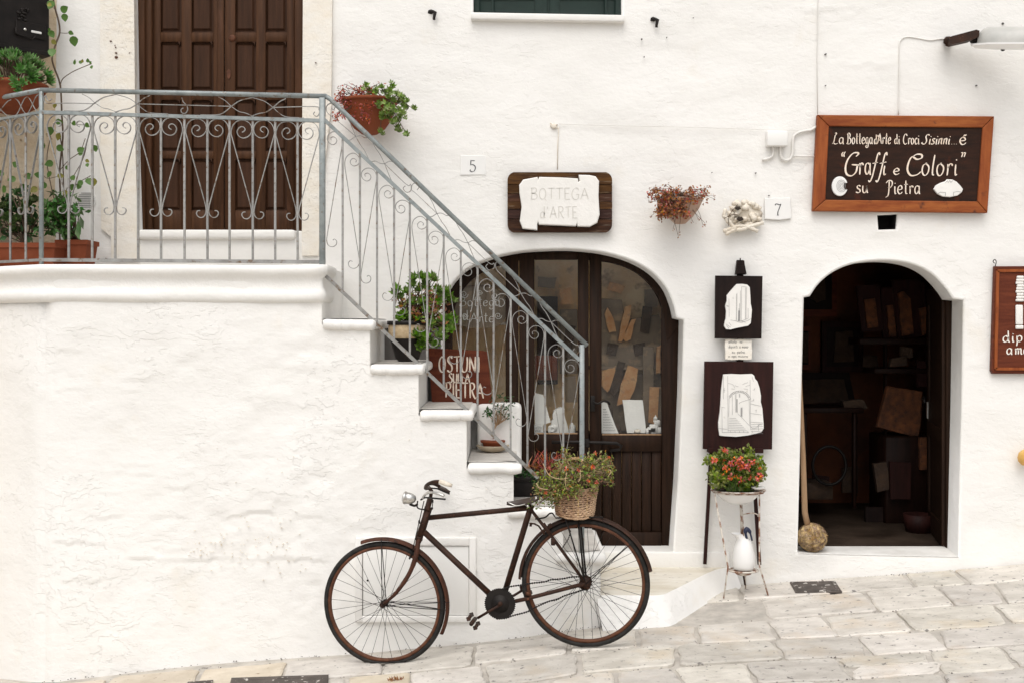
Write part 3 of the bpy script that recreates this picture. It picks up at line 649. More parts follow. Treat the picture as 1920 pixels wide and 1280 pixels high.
# steps: rounded slab each, with a worn stone top
for i, t in enumerate(TR):
    xa, xb = sx(t[0]) + .002, sx(t[1]); z = ZT[i]
    mb = MB()
    bm = bmesh.new(); bmesh.ops.create_grid(bm, x_segments=1, y_segments=1, size=1); bm.free()
    mb.bbox((xa, DS - .02, z - .056), (xb, DW + .01, z), .022, 3)
    nseg = 26; cp = [Vector((xa + .006 + (xb - .012 - xa) * q / nseg, DS - .010 + .004 * float(noise2(q * .5, i * 5, 2)), z - .031 + .003 * float(noise2(q * .35, i * 3, 7)))) for q in range(nseg + 1)]
    rr_ = [(.030 + .0022 * float(noise2(q * .8, i, 12)) - (.004 if R() < .06 else 0)) * (1 if 0 < q < nseg else .8) for q in range(nseg + 1)]
    mb.tube(cp, rr_, 12)
    mb.v = [(a, b, c + .003 * float(noise2(a * 7, b * 5, i + 9))) for a, b, c in mb.v]
    s = part('step', mb, WHITE2, stair)
    wn = MB(); x1 = xa + .0; x2 = xb - .03
    nn_ = 10; vv = []
    for a in range(nn_ + 1):
        xx = x1 + (x2 - x1) * a / nn_; vv += [(xx, DS + .02 + .05 * float(noise2(xx * 8, i * 3, 4)) ** 2 + .02 * R(), z + .0055), (xx, DW + .005, z + .0055)]
    wn.add(vv, [(2 * a, 2 * a + 2, 2 * a + 3, 2 * a + 1) for a in range(nn_)])
    part('worn_top', wn, TREAD, s)
# grey painted skirting on the facade side behind steps 2 and 3, white block behind step 4
mb = MB(); x0 = sx(704) * 1.0
mb.prism(P2([(704, 614), (746, 612), (826, 612), (826, 700), (704, 700)], DW - .03), DW - .045, DW + .01, .004)
mb.prism(P2([(783, 692), (826, 690), (905, 690), (905, 775), (783, 775)], DW - .05), DW - .055, DW - .03, .004)
part('skirting', mb, DADO, stair)
mb = MB(); mb.bbox((P(895, 0, 7.3).x, 7.30, ZT[4] - .1), (P(978, 0, 7.3).x, 7.497, P(0, 757, 7.3).z), .03, 3); part('side_block', mb, WHITE2, stair)
# lowest platform in front of the shop window
plat = solid('stone_platform', MB(), PLAT, None, None) if False else None
pz = .316; mb = MB(); fx = sx(1240)
outl = [(sx(1120), DS + .0), (sx(1180), DS - .005), (fx, DS + .0), (fx + .10, DS + .13), (fx + .21, DS + .31), (fx + .38, DS + .59), (fx + .49, DS + .74), (1.47, DW + .01), (sx(1120), DW + .2)]
oc = [Vector(p) for p in outl]; n = len(oc)
tp = MB(); ins = [p.lerp(Vector((.6, 7.2)), .03) for p in oc]
tp.add([(p.x, p.y, pz) for p in ins], [tuple(range(n))]); tp.v = [v for v in tp.v]
sd_ = MB(); cur = catmull([(p.x, p.y, 0) for p in oc[:8]], 5); insc = [p.lerp(Vector((.6, 7.2, 0)), .03) for p in cur]
vs = []; M_ = len(cur)
for i, (a, b) in enumerate(zip(cur, insc)):
    jg = .01 * float(noise2(i * .5, 1, 3)); jg += .012 * float(noise2(i * 1.7, 4, 3)); vs += [(a.x + .03, a.y - .09, gz(a.x) - .03), (a.x + .02, a.y - .055 + jg, gz(a.x) + .02), (a.x, a.y - .012 + jg, pz - .03), (b.x, b.y, pz + .001)]
sd_.add(vs, [(i * 4 + k, (i + 1) * 4 + k, (i + 1) * 4 + k + 1, i * 4 + k + 1) for i in range(M_ - 1) for k in range(3)], True)
tp = MB(); tp.add([(p.x, p.y, pz) for p in insc] + [(sx(1120), DW + .2, pz)], [tuple(range(len(insc) + 1))])
tp.f = [f if True else f for f in tp.f]
pf = part('platform_face', sd_, WHITE, stair); part('platform_top', tp, PLAT, stair)
mb = MB(); mb.bbox((sx(1128), DW - .012, pz - .02), (P(1368, 0, DW).x, DW + .3, P(0, 1034, DW).z - .0), .008); part('threshold_kerb', mb, WHITE2, stair)

# ================================================================== shop window door (three glazed lights)
D2 = DW + .20
sdr = part('shop_window_door', MB(), SHOPW, house)  # carries frame; panes, boards and handles are its pieces
def add_to(o, mb): 
    b = BASE[o.name]; me = o.data; old = finish('t', mb, list(me.materials), b); o.data = old; old.name = o.name
fr = MB()
arc_o = px2([(v.x, v.y) for v in catmull([Vector((a, b, 0)) for a, b in [(820, 640)] + [(p[0] + (2 if p[0] > 1050 else -2), p[1] - 2) for p in ARC1] + [(1284, 605)]], 5)], DW)
arc_o = [(x, z) for x, z in arc_o]
arc_i = px2([(v.x, v.y) for v in catmull([Vector((a, b, 0)) for a, b in [(846, 640), (850, 590), (856, 566), (870, 541), (893, 518), (930, 500), (975, 488), (1030, 486), (1075, 486), (1128, 490), (1165, 498), (1196, 513), (1222, 538), (1238, 566), (1246, 600), (1250, 640)]], 5)], D2)
m_ = min(len(arc_o), len(arc_i)); k = len(arc_o)
def band(mb, po, pi, y0, y1):
    n = 60
    def rsamp(p):
        L = [0]
        for i in range(1, len(p)): L.append(L[-1] + math.hypot(p[i][0] - p[i - 1][0], p[i][1] - p[i - 1][1]))
        return [(float(np.interp(t * L[-1], L, [q[0] for q in p])), float(np.interp(t * L[-1], L, [q[1] for q in p]))) for t in [i / (n - 1) for i in range(n)]]
    a, b = rsamp(po), rsamp(pi); vs = []
    for i in range(n): vs += [(a[i][0], y0, a[i][1]), (b[i][0], y0, b[i][1]), (b[i][0], y1, b[i][1]), (a[i][0], y1, a[i][1])]
    mb.add(vs, [(i * 4 + q, i * 4 + (q + 1) % 4, i * 4 + 4 + (q + 1) % 4, i * 4 + 4 + q) for i in range(n - 1) for q in range(4)])
band(fr, arc_o, arc_i, D2, D2 + .06)
def pbox(mb, x0, y0, x1, y1, D, th=.05, r=.004):
    a = P(x0, y0, D); b = P(x1, y1, D); mb.bbox((a.x, D, b.z), (b.x, D + th, a.z), r, 1)
pbox(fr, 948, 480, 972, 1036, D2 - .006); pbox(fr, 974, 476, 1002, 1036, D2 - .012); pbox(fr, 1084, 474, 1104, 1036, D2 - .014); pbox(fr, 1106, 474, 1128, 1036, D2 - .008)
pbox(fr, 1003, 474, 1083.5, 487, D2 - .004); pbox(fr, 1241, 560, 1276, 1036, D2 + .004); pbox(fr, 815, 600, 848, 800, D2 + .003)
pbox(fr, 1003, 813, 1083.5, 846, D2 - .004); pbox(fr, 1128.5, 815, 1240.5, 846, D2 - .004); pbox(fr, 1003, 997, 1083.5, 1036, D2 - .004); pbox(fr, 1128.5, 997, 1240.5, 1036, D2 - .003)
pbox(fr, 849, 790, 947, 812, D2 - .002)
tri = px2([(1128, 478), (1128, 489), (1165, 498), (1196, 513), (1220, 510), (1180, 488), (1130, 474)], D2)
add_to(sdr, fr)
for a, b in ((1004, 1083), (1129, 1240)):
    n = 4 if a < 1100 else 6; wd = (b - a) / n
    me0 = None
    for i in range(n):
        mb = MB(); pbox(mb, a + wd * i + .7, 845, a + wd * (i + 1) - .7, 998, D2 + .012, .03, .003); part('door_board', mb, SHOPW, sdr)
def pane(poly):
    g = MB(); vs = [(x, D2 + .03, z) for x, z in poly]; g.add(vs, [tuple(range(len(vs)))]); return part('pane', g, GLASS, sdr)
pane(px2([(1003, 486), (1083.5, 486), (1083.5, 814), (1003, 814)], D2))
pane(px2([(1128, 489), (1165, 497), (1198, 512), (1224, 538), (1240, 566), (1247, 600), (1247, 816), (1128, 816)], D2))
pane(px2([(840, 800), (840, 600), (854, 566), (868, 541), (891, 518), (930, 498), (950, 492), (950, 800)], D2))
# thin pale fillets at the foot of the glass
fb = MB(); pbox(fb, 1004, 811, 1083, 813.4, D2 - .006, .01, .001); pbox(fb, 1129, 813, 1240, 815.4, D2 - .006, .01, .001); part('pane_fillet', fb, POLE, sdr)
hb = MB(); z = lambda y: P(0, y, D2).z; X = lambda x: P(x, 0, D2).x
hb.tube([(X(1034), D2 - .04, z(827)), (X(1100), D2 - .045, z(827)), (X(1155), D2 - .045, z(829)), (X(1164), D2 - .045, z(834)), (X(1160), D2 - .045, z(841)), (X(1146), D2 - .03, z(843)), (X(1143), D2 - .005, z(848))], .011, 8)
hb.bbox((X(1096), D2 - .06, z(836)), (X(1104), D2 + .0, z(821)), .003)
part('push_bar', hb, DARKIRON, sdr)
hb = MB(); hb.bbox((X(1107), D2 - .022, z(770)), (X(1115), D2 - .0, z(741)), .003); hb.tube(catmull([(X(1111), D2 - .05, z(752)), (X(1120), D2 - .06, z(755)), (X(1130), D2 - .06, z(750)), (X(1139), D2 - .06, z(752)), (X(1142), D2 - .055, z(757))], 4), .007, 7)
part('lever_handle', hb, DARKIRON, sdr)

# ---- objects behind the glass
ztab = P(0, 812, D2).z - .012
mb = MB(); mb.box((P(985, 0, D2).x - .95, D2 + .08, ztab - .04), (P(1250, 0, D2).x + .05, D2 + .34, ztab)); mb.box((P(1010, 0, D2).x, D2 + .28, .32), (P(1010, 0, D2).x + .05, D2 + .33, ztab - .04)); mb.box((P(1230, 0, D2).x, D2 + .28, .32), (P(1230, 0, D2).x + .05, D2 + .33, ztab - .04))
solid('display_table', mb, ROOMD, 'long dark display table just behind the shop window glass', 'table')
def slab(poly_px, D, th, m, name, label, cat, lean=0, bev=.004, kind=None, group=None):
    mb = MB(); mb.prism(px2(rough(poly_px, .5), D), D, D + th, bev, 1)
    zb = min(v[2] for v in mb.v); mb.v = [(x, y + (z - zb) * lean, z) for x, y, z in mb.v]
    return solid(name, mb, m, label, cat, group)
dz = 812 + 3
s = slab([(1003, 812), (1003, 737), (1019, 741), (1033, 791), (1020, 795)], 7.86, .02, CHIP, 'stone_slab', 'tall pointed white stone slab leaning in the middle pane of the shop window', 'stone slab', .25)
s = slab([(1000, 812), (1000, 796), (1019, 796), (1019, 811)], 7.83, .015, CHIP, 'written_tile', 'small square white tile with faint writing at the foot of the middle pane', 'tile', .1)
b = MB(); letters(b, toks('atti'), 1003, 1016, 802, 4, 7.825, .6); letters(b, toks('me'), 1003, 1014, 808, 4, 7.826, .6)
b.v = [(x, y - .002, z) for x, y, z in b.v]; part('lettering', b, INKL, s)
mb = MB(); mb.prism(px2(rough([(1032, 812), (1034, 790), (1038, 770), (1050, 762), (1058, 766), (1060, 790), (1066, 812)], 1.6), 7.9), 7.86, 7.93, .012, 2); mb.blob(P(1036, 804, 7.85), .03, .9, 2, 2.4, 5); mb.sm = [False] * len(mb.sm)
solid('rough_stone', mb, CHIP, 'rough upright lump of white stone in the middle pane beside the tall slab', 'stone')
mb = MB(); mb.blob(P(1073, 804, 7.85), .022, .5, 2, 3, 8, (1, .6, 2)); solid('small_rock', mb, CHIP, 'small pointed white rock at the right foot of the middle pane', 'stone')
s = slab([(1128, 814), (1128, 752), (1139, 756), (1160, 813)], 7.84, .02, CHIP, 'engraved_slab', 'slanted white stone slab covered in fine writing in the right pane under the lever handle', 'stone slab', .2)
b = MB()
for i in range(9): letters(b, toks('mamenutaren')[: 3 + i // 2], 1131, 1137 + i * 2.1, 768 + i * 4.8, 2.4, 7.84, .5)
zb = P(0, 814, 7.84).z; b.v = [(x, y - .004 + (z - zb) * .2, z) for x, y, z in b.v]; part('lettering', b, INKL, s)
s = slab([(1176, 812), (1168, 750), (1206, 750), (1212, 811)], 7.88, .022, CHIP, 'blank_slab', 'blank rectangular white stone slab standing in the right pane', 'stone slab', .2)
mb = MB()
for k_, (x, y, r) in enumerate([(1226, 803, .03), (1232, 792, .02), (1222, 808, .03), (1236, 806, .022), (1229, 784, .012), (1216, 808, .02)]): mb.bbox(P(x, y, 7.86) - Vector((r, .02, r)), P(x, y, 7.86) + Vector((r, .02, r)), .006, 1)
mb.lathe([(.016, 0), (.009, .03), (0, .05)], P(1229, 790, 7.86), 10)
solid('model_village', mb, CHIP, 'tiny white carved model of piled houses in the right corner of the shop window', 'model')
mb = MB(); mb.lathe([(.0, 0), (.03, 0), (.034, .03), (.026, .055), (.022, .06), (0, .06)], P(1155, 812, 7.9), 16); solid('small_pot', mb, SLABD, 'small tan stone pot between the two white slabs in the right pane', 'pot')
mb = MB(); mb.blob(P(1195, 808, 7.8), .02, .3, 2, 3, 3, (1.2, .8, .8)); solid('pebble', mb, BONE, 'yellowish pebble at the foot of the blank white slab', 'stone')

# ---- display niche behind the window and shop room behind the doorway
room = thing('shop_interior', 'dim plastered shop room seen through the window and the open doorway', 'room', (1.5, 8.6, .35)); room['kind'] = 'structure'; del room['category']
xL, xM, xR, yN, yB, zF, zC = -.62, 1.72, 3.55, 8.30, 9.7, .36, 2.75
def rq(name, vs, m, par=room): mb = MB(); mb.add(vs, [(0, 1, 2, 3)]); return part(name, mb, m, par)
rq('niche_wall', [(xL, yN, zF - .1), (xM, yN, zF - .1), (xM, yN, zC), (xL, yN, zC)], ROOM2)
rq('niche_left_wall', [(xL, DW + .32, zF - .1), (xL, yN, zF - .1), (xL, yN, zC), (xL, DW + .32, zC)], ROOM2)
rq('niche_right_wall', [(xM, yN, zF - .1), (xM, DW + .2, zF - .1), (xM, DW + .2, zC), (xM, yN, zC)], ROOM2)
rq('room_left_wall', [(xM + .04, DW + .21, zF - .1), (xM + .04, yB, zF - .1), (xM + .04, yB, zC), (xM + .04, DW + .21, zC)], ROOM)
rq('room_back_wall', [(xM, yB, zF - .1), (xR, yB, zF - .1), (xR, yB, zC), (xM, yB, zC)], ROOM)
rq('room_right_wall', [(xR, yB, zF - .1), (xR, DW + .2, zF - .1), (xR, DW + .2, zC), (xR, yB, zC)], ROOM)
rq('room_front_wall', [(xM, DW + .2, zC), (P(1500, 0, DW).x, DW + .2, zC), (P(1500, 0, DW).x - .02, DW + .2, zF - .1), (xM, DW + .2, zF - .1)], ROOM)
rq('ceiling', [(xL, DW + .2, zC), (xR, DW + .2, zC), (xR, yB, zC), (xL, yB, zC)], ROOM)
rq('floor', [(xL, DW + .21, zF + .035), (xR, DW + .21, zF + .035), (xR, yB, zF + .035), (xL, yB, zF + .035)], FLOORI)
fm = MB(); fm.add([(xM + .02, DW + .2, zF), (xM + .02, yB, zF), (xM + .02, yB, zC), (xM + .02, DW + .2, zC)], [(0, 1, 2, 3)])
# grey display boards with tawny slabs seen through the right pane
mb = MB(); mb.prism(px2([(1128, 560), (1166, 562), (1172, 600), (1235, 590), (1262, 640), (1262, 690), (1128, 690)], 8.17), 8.17, 8.21, .004); mb.box((P(1105, 0, 8.17).x, 8.12, P(0, 692, 8.17).z), (P(1275, 0, 8.17).x, 8.5, P(0, 686, 8.17).z))
mb.prism(px2([(1125, 700), (1262, 700), (1262, 815), (1125, 815)], 8.20), 8.20, 8.23, .004)
rackobj = solid('display_rack', mb, GREYB, 'grey display rack on the back wall behind the right window pane', 'rack')
sl = [([(1140, 578), (1152, 600), (1156, 622), (1143, 624), (1133, 590)], 'small tawny stone sliver, leftmost on the upper rack behind the right pane'),
      ([(1172, 575), (1184, 572), (1178, 610), (1166, 640), (1160, 640), (1166, 600)], 'long tawny stone sliver in the middle of the upper rack'),
      ([(1184, 600), (1192, 598), (1182, 636), (1172, 640), (1168, 634)], 'short bright orange stone sliver on the right of the upper rack'),
      ([(1140, 690), (1156, 686), (1150, 720), (1140, 735), (1128, 722), (1128, 696)], 'broad tawny slab, leftmost on the lower rack'),
      ([(1160, 676), (1172, 680), (1166, 715), (1150, 745), (1143, 730)], 'long brown slab second on the lower rack behind the right pane'),
      ([(1178, 684), (1196, 690), (1192, 722), (1180, 752), (1156, 760), (1164, 720)], 'largest tawny slab on the lower rack behind the right pane'),
      ([(1232, 650), (1240, 646), (1238, 700), (1230, 700)], 'narrow upright tawny slab at the right edge of the window display')]
for i, (pl_, lb) in enumerate(sl):
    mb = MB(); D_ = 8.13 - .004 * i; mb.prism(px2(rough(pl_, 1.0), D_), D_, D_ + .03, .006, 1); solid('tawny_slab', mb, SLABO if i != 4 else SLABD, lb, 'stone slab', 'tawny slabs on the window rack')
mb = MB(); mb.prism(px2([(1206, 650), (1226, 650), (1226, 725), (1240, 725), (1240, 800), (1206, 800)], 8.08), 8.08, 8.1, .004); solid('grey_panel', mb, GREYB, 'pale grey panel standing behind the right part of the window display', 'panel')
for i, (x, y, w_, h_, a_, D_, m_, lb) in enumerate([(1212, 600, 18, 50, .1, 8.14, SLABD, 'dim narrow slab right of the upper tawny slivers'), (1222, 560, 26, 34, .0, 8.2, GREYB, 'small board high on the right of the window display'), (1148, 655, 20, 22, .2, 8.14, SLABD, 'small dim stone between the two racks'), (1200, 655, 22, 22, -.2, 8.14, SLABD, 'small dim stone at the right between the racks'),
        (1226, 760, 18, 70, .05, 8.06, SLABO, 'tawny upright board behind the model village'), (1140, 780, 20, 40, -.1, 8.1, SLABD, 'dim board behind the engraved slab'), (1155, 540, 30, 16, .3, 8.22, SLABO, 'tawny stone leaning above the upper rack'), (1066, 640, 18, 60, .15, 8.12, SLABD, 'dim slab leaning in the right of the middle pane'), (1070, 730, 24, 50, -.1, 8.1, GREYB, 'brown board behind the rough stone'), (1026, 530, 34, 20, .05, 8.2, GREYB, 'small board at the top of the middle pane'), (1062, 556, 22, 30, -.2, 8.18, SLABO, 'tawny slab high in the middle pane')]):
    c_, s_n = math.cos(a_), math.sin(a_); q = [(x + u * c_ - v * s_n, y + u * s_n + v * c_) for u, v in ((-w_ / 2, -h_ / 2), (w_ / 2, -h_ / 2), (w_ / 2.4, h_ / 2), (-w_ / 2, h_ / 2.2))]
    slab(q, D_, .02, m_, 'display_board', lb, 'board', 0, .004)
# things seen through the middle pane
mb = MB(); pbox(mb, 1008, 556, 1046, 720, 8.12, .16); solid('dark_cabinet', mb, ROOMD, 'tall dark cabinet behind the middle window pane', 'cabinet')
mb = MB(); pbox(mb, 1003, 666, 1045, 712, 8.06, .03); solid('painted_board', mb, SIGNR, 'dull red wooden board behind the middle window pane', 'board')
mb = MB(); pbox(mb, 1050, 580, 1083, 700, 8.2, .03); solid('grey_panel', mb, GREYB, 'grey board standing beside the dark cabinet behind the middle pane', 'panel')
# round glass sign with swirls hanging in the left light
mb = MB(); ring = []
for i in range(40):
    a = 2 * math.pi * i / 40; ex = 50 * math.copysign(abs(math.cos(a)) ** .6, math.cos(a)); ez = 38 * math.copysign(abs(math.sin(a)) ** .7, math.sin(a)); ring.append((900 + ex, 577 + ez))
gp = MB(); gp.prism(px2(ring, 7.82), 7.82, 7.828, .001, 1); gs = solid('hanging_glass_sign', gp, GREYB, 'grey oval sign with pale scrolls hanging behind the left light of the shop window', 'sign')
b = MB(); letters(b, toks('#Bottega'), 862, 938, 574, 17, 7.82, 1.5); letters(b, toks("d'"), 868, 884, 600, 17, 7.82, 1.5); letters(b, toks('#Arte') if '#A' in GF else toks('Arte'), 882, 926, 604, 17, 7.82, 1.5)
for c_, r_ in (((870, 552), 8), ((928, 556), 8), ((934, 592), 7), ((872, 592), 6), ((900, 548), 5)):
    b.strip([px2([(c_[0] + r_ * (1 - t / 22) * math.cos(t * .55), c_[1] + r_ * (1 - t / 22) * math.sin(t * .55))], 7.82)[0] for t in range(20)], .004, 7.817, 7.819)
part('lettering', b, CHIP, gs)
mb = MB(); pbox(mb, 838, 604, 948, 609, 8.0, .3); solid('window_shelf', mb, CREAM, 'pale shelf across the left light below the oval sign', 'shelf')
mb = MB(); pbox(mb, 845, 535, 950, 541, 8.0, .02); pbox(mb, 846, 541, 852, 604, 8.0, .02); solid('shelf_bracket', mb, POLE, 'light wooden rail across the left light above the oval sign', 'rail')

# ---- things inside the doorway
def picture(px4, D, m, stone, name, label, sm=SLABD, fr_=None):
    mb = MB(); mb.prism(px2(px4, D), D, D + .03, .005, 1); o = solid(name, mb, m, label, 'picture', 'pictures inside the shop')
    if fr_:
        f = MB(); q = px2(px4, D); c = Vector((sum(p[0] for p in q) / 4, sum(p[1] for p in q) / 4)); n = len(q)
        for i in range(n):
            a, b2 = Vector(q[i]), Vector(q[(i + 1) % n]); f.prism([a, b2, b2.lerp(c, .22), a.lerp(c, .22)], D - .012, D - .001)
        part('frame', f, fr_, o)
    s_ = MB(); s_.prism(px2(rough(stone, .9), D), D - .03, D - .002, .006, 1); part('stone', s_, sm, o); return o
DB = 9.62
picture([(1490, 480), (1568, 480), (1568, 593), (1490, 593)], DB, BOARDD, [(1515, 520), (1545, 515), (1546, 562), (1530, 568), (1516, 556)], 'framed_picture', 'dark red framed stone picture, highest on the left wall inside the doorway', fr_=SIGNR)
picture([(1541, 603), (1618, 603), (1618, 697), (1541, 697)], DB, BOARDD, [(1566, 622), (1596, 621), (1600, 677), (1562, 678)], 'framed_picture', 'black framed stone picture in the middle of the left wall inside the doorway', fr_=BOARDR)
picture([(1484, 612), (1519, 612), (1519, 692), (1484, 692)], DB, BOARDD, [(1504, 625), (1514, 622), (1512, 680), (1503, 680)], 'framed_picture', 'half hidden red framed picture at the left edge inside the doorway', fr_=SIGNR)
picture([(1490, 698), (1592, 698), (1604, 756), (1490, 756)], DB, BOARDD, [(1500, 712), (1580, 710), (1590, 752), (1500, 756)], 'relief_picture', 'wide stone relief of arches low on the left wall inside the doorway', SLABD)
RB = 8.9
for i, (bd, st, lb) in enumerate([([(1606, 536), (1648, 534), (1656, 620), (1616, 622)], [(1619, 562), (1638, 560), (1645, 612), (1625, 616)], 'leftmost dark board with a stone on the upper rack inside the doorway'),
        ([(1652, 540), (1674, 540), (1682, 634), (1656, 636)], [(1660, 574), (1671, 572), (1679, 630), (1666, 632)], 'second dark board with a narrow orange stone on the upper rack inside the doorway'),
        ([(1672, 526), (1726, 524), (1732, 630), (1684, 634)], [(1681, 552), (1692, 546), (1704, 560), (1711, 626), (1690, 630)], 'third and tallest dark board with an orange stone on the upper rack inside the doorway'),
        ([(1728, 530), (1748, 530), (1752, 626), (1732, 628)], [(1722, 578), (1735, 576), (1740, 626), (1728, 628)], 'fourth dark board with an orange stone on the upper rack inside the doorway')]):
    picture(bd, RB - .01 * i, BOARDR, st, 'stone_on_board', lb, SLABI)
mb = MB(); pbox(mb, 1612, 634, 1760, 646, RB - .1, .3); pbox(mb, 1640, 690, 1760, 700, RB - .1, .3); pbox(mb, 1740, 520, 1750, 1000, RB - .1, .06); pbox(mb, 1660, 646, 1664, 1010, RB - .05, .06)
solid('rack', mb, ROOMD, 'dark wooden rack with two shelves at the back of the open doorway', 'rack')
slab([(1668, 724), (1735, 734), (1724, 820), (1645, 800)], 8.75, .05, SLABI, 'stone_relief', 'big tawny stone relief leaning on the cabinet inside the doorway', 'stone slab', .12, .01)
slab([(1672, 672), (1700, 668), (1702, 684), (1668, 688)], 8.78, .05, SLABD, 'loose_slab', 'small flat slab lying on the middle shelf inside the doorway', 'stone slab', .05, .008)
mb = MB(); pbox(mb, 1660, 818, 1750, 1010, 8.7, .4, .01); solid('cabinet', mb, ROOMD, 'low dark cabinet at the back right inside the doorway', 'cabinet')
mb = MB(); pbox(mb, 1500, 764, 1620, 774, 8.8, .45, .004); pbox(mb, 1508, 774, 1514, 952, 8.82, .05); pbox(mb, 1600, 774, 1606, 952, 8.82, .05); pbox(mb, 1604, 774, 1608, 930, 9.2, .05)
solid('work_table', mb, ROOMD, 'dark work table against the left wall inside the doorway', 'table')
slab([(1580, 752), (1618, 748), (1628, 764), (1600, 774), (1584, 768)], 8.85, .08, SLABD, 'broken_slab', 'broken flat stone on the right end of the work table', 'stone slab', 0, .01)
mb = MB(); pbox(mb, 1513, 905, 1562, 936, 8.95, .3, .005); solid('wooden_box', mb, SLABD, 'low pale box on the floor under the work table', 'box')
mb = MB(); mb.tube([P(1555, 872, 8.9) + Vector((.13 * math.cos(t * .3), .0, .15 * math.sin(t * .3))) for t in range(21)], .012, 6, closed=True); solid('iron_hoop', mb, DARKIRON, 'dark hoop standing under the work table', 'hoop')
slab([(1640, 870), (1664, 866), (1672, 915), (1646, 922)], 8.66, .05, SLABD, 'leaning_slab', 'tawny slab leaning on the front of the low cabinet', 'stone slab', .1, .01)
mb = MB(); mb.lathe([(0, 0), (.09, 0), (.11, .13), (.10, .13), (0, .03)], P(1722, 996, 8.35), 14); solid('basket', mb, BOARDR, 'round basket on the floor beside the open door leaf', 'basket')
rc2 = random.Random(5)
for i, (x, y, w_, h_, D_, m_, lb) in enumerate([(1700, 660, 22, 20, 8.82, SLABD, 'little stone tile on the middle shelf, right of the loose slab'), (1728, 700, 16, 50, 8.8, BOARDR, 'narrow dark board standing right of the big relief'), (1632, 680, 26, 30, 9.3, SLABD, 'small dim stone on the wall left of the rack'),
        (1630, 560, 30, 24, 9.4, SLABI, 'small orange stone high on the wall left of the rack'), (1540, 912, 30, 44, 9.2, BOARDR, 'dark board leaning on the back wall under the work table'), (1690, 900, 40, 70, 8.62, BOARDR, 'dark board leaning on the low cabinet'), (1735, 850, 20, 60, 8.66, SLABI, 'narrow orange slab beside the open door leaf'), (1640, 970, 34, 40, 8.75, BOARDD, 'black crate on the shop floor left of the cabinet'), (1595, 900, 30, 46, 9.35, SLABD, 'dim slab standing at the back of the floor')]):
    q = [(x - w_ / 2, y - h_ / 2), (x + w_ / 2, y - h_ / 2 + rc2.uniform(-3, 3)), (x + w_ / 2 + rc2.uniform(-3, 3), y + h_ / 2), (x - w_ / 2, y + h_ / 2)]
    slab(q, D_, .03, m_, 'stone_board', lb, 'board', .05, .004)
# threshold slab of the doorway
mb = MB(); a = P(1497, 1034, DW); b2 = P(1798, 1042, DW)
mb.add([(a.x, DW - .002, a.z - .01), (b2.x, DW - .002, b2.z - .006), (b2.x, DW + .23, a.z - .006), (a.x, DW + .23, a.z - .006)], [(0, 1, 2, 3)]); part('doorway_sill', mb, SILL, house)
# open door leaf swung inwards on the right, with its frame
leaf_d = part('open_door_leaf', MB(), SHOPW, house); mb = MB(); hx = P(1784, 0, 7.7).x
q0 = Vector((hx - .045, 7.72, 0)); q1 = Vector((P(1741, 0, 8.45).x, 8.45, 0)); dv = (q1 - q0).normalized(); nv = Vector((dv.y, -dv.x, 0))
def leafbox(s0, s1, z0, z1, t0, t1, mbx=None):
    m2 = mbx or mb; vs = []
    for z in (z0, z1):
        for s_, t_ in ((s0, t0), (s1, t0), (s1, t1), (s0, t1)): p = q0 + dv * s_ + nv * t_; vs.append((p.x, p.y, z))
    m2.add(vs, [(0, 3, 2, 1), (4, 5, 6, 7), (0, 1, 5, 4), (1, 2, 6, 5), (2, 3, 7, 6), (3, 0, 4, 7)])
Ld = (q1 - q0).length; leafbox(0, Ld, .41, 2.16, 0, .045); leafbox(.0, .09, .41, 2.16, -.012, .0); leafbox(Ld - .09, Ld, .41, 2.16, -.012, 0); leafbox(.09, Ld - .09, .41, .55, -.012, 0); leafbox(.09, Ld - .09, 1.1, 1.2, -.012, 0); leafbox(.09, Ld - .09, 2.05, 2.16, -.012, 0)
add_to(leaf_d, mb); h_ = MB(); leafbox(Ld - .08, Ld - .03, 1.22, 1.34, -.02, -.012, h_); part('lock_plate', h_, CHROME, leaf_d)
h_ = MB(); p = q0 + dv * (Ld - .05) - nv * .05; h_.tube([(p.x, p.y, 1.36), (p.x - dv.x * .1, p.y - dv.y * .1, 1.38), (p.x - dv.x * .14, p.y - dv.y * .14, 1.34)], .009, 7); part('door_handle', h_, DARKIRON, leaf_d)
mb = MB(); mb.add([], []); fx0 = P(1787, 0, 7.69).x; mb.box((fx0 - .045, 7.69, .40), (fx0 + .08, 7.76, 2.2)); part('door_frame', mb, SHOPW, house)
# lining of the small hole, coloured black all over
hp = offs(O_hole, .01); mb = MB(); vs = [(p[0], DW + .155, p[1]) for p in hp]; mb.add(vs, [(0, 1, 2, 3)]); p2 = offs(O_hole, -.002); vs = []
for y in (DW + .02, DW + .16): vs += [(p[0], y, p[1]) for p in p2]
mb.add(vs, [(i, (i + 1) % 4, 4 + (i + 1) % 4, 4 + i) for i in range(4)]); part('vent_lining', mb, BLACK, house)

# ================================================================== balcony door
D3 = DW + .13
bd = part('balcony_door', MB(), DOORW, house, 'tall panelled walnut brown double door')
mb = MB(); pbox(mb, 250, -190, 271, 433, D3 - .07, .1, .006); pbox(mb, 552, -190, 569, 433.5, D3 - .07, .1, .006); pbox(mb, 271.5, -190, 284, 431.5, D3 - .045, .06, .006)
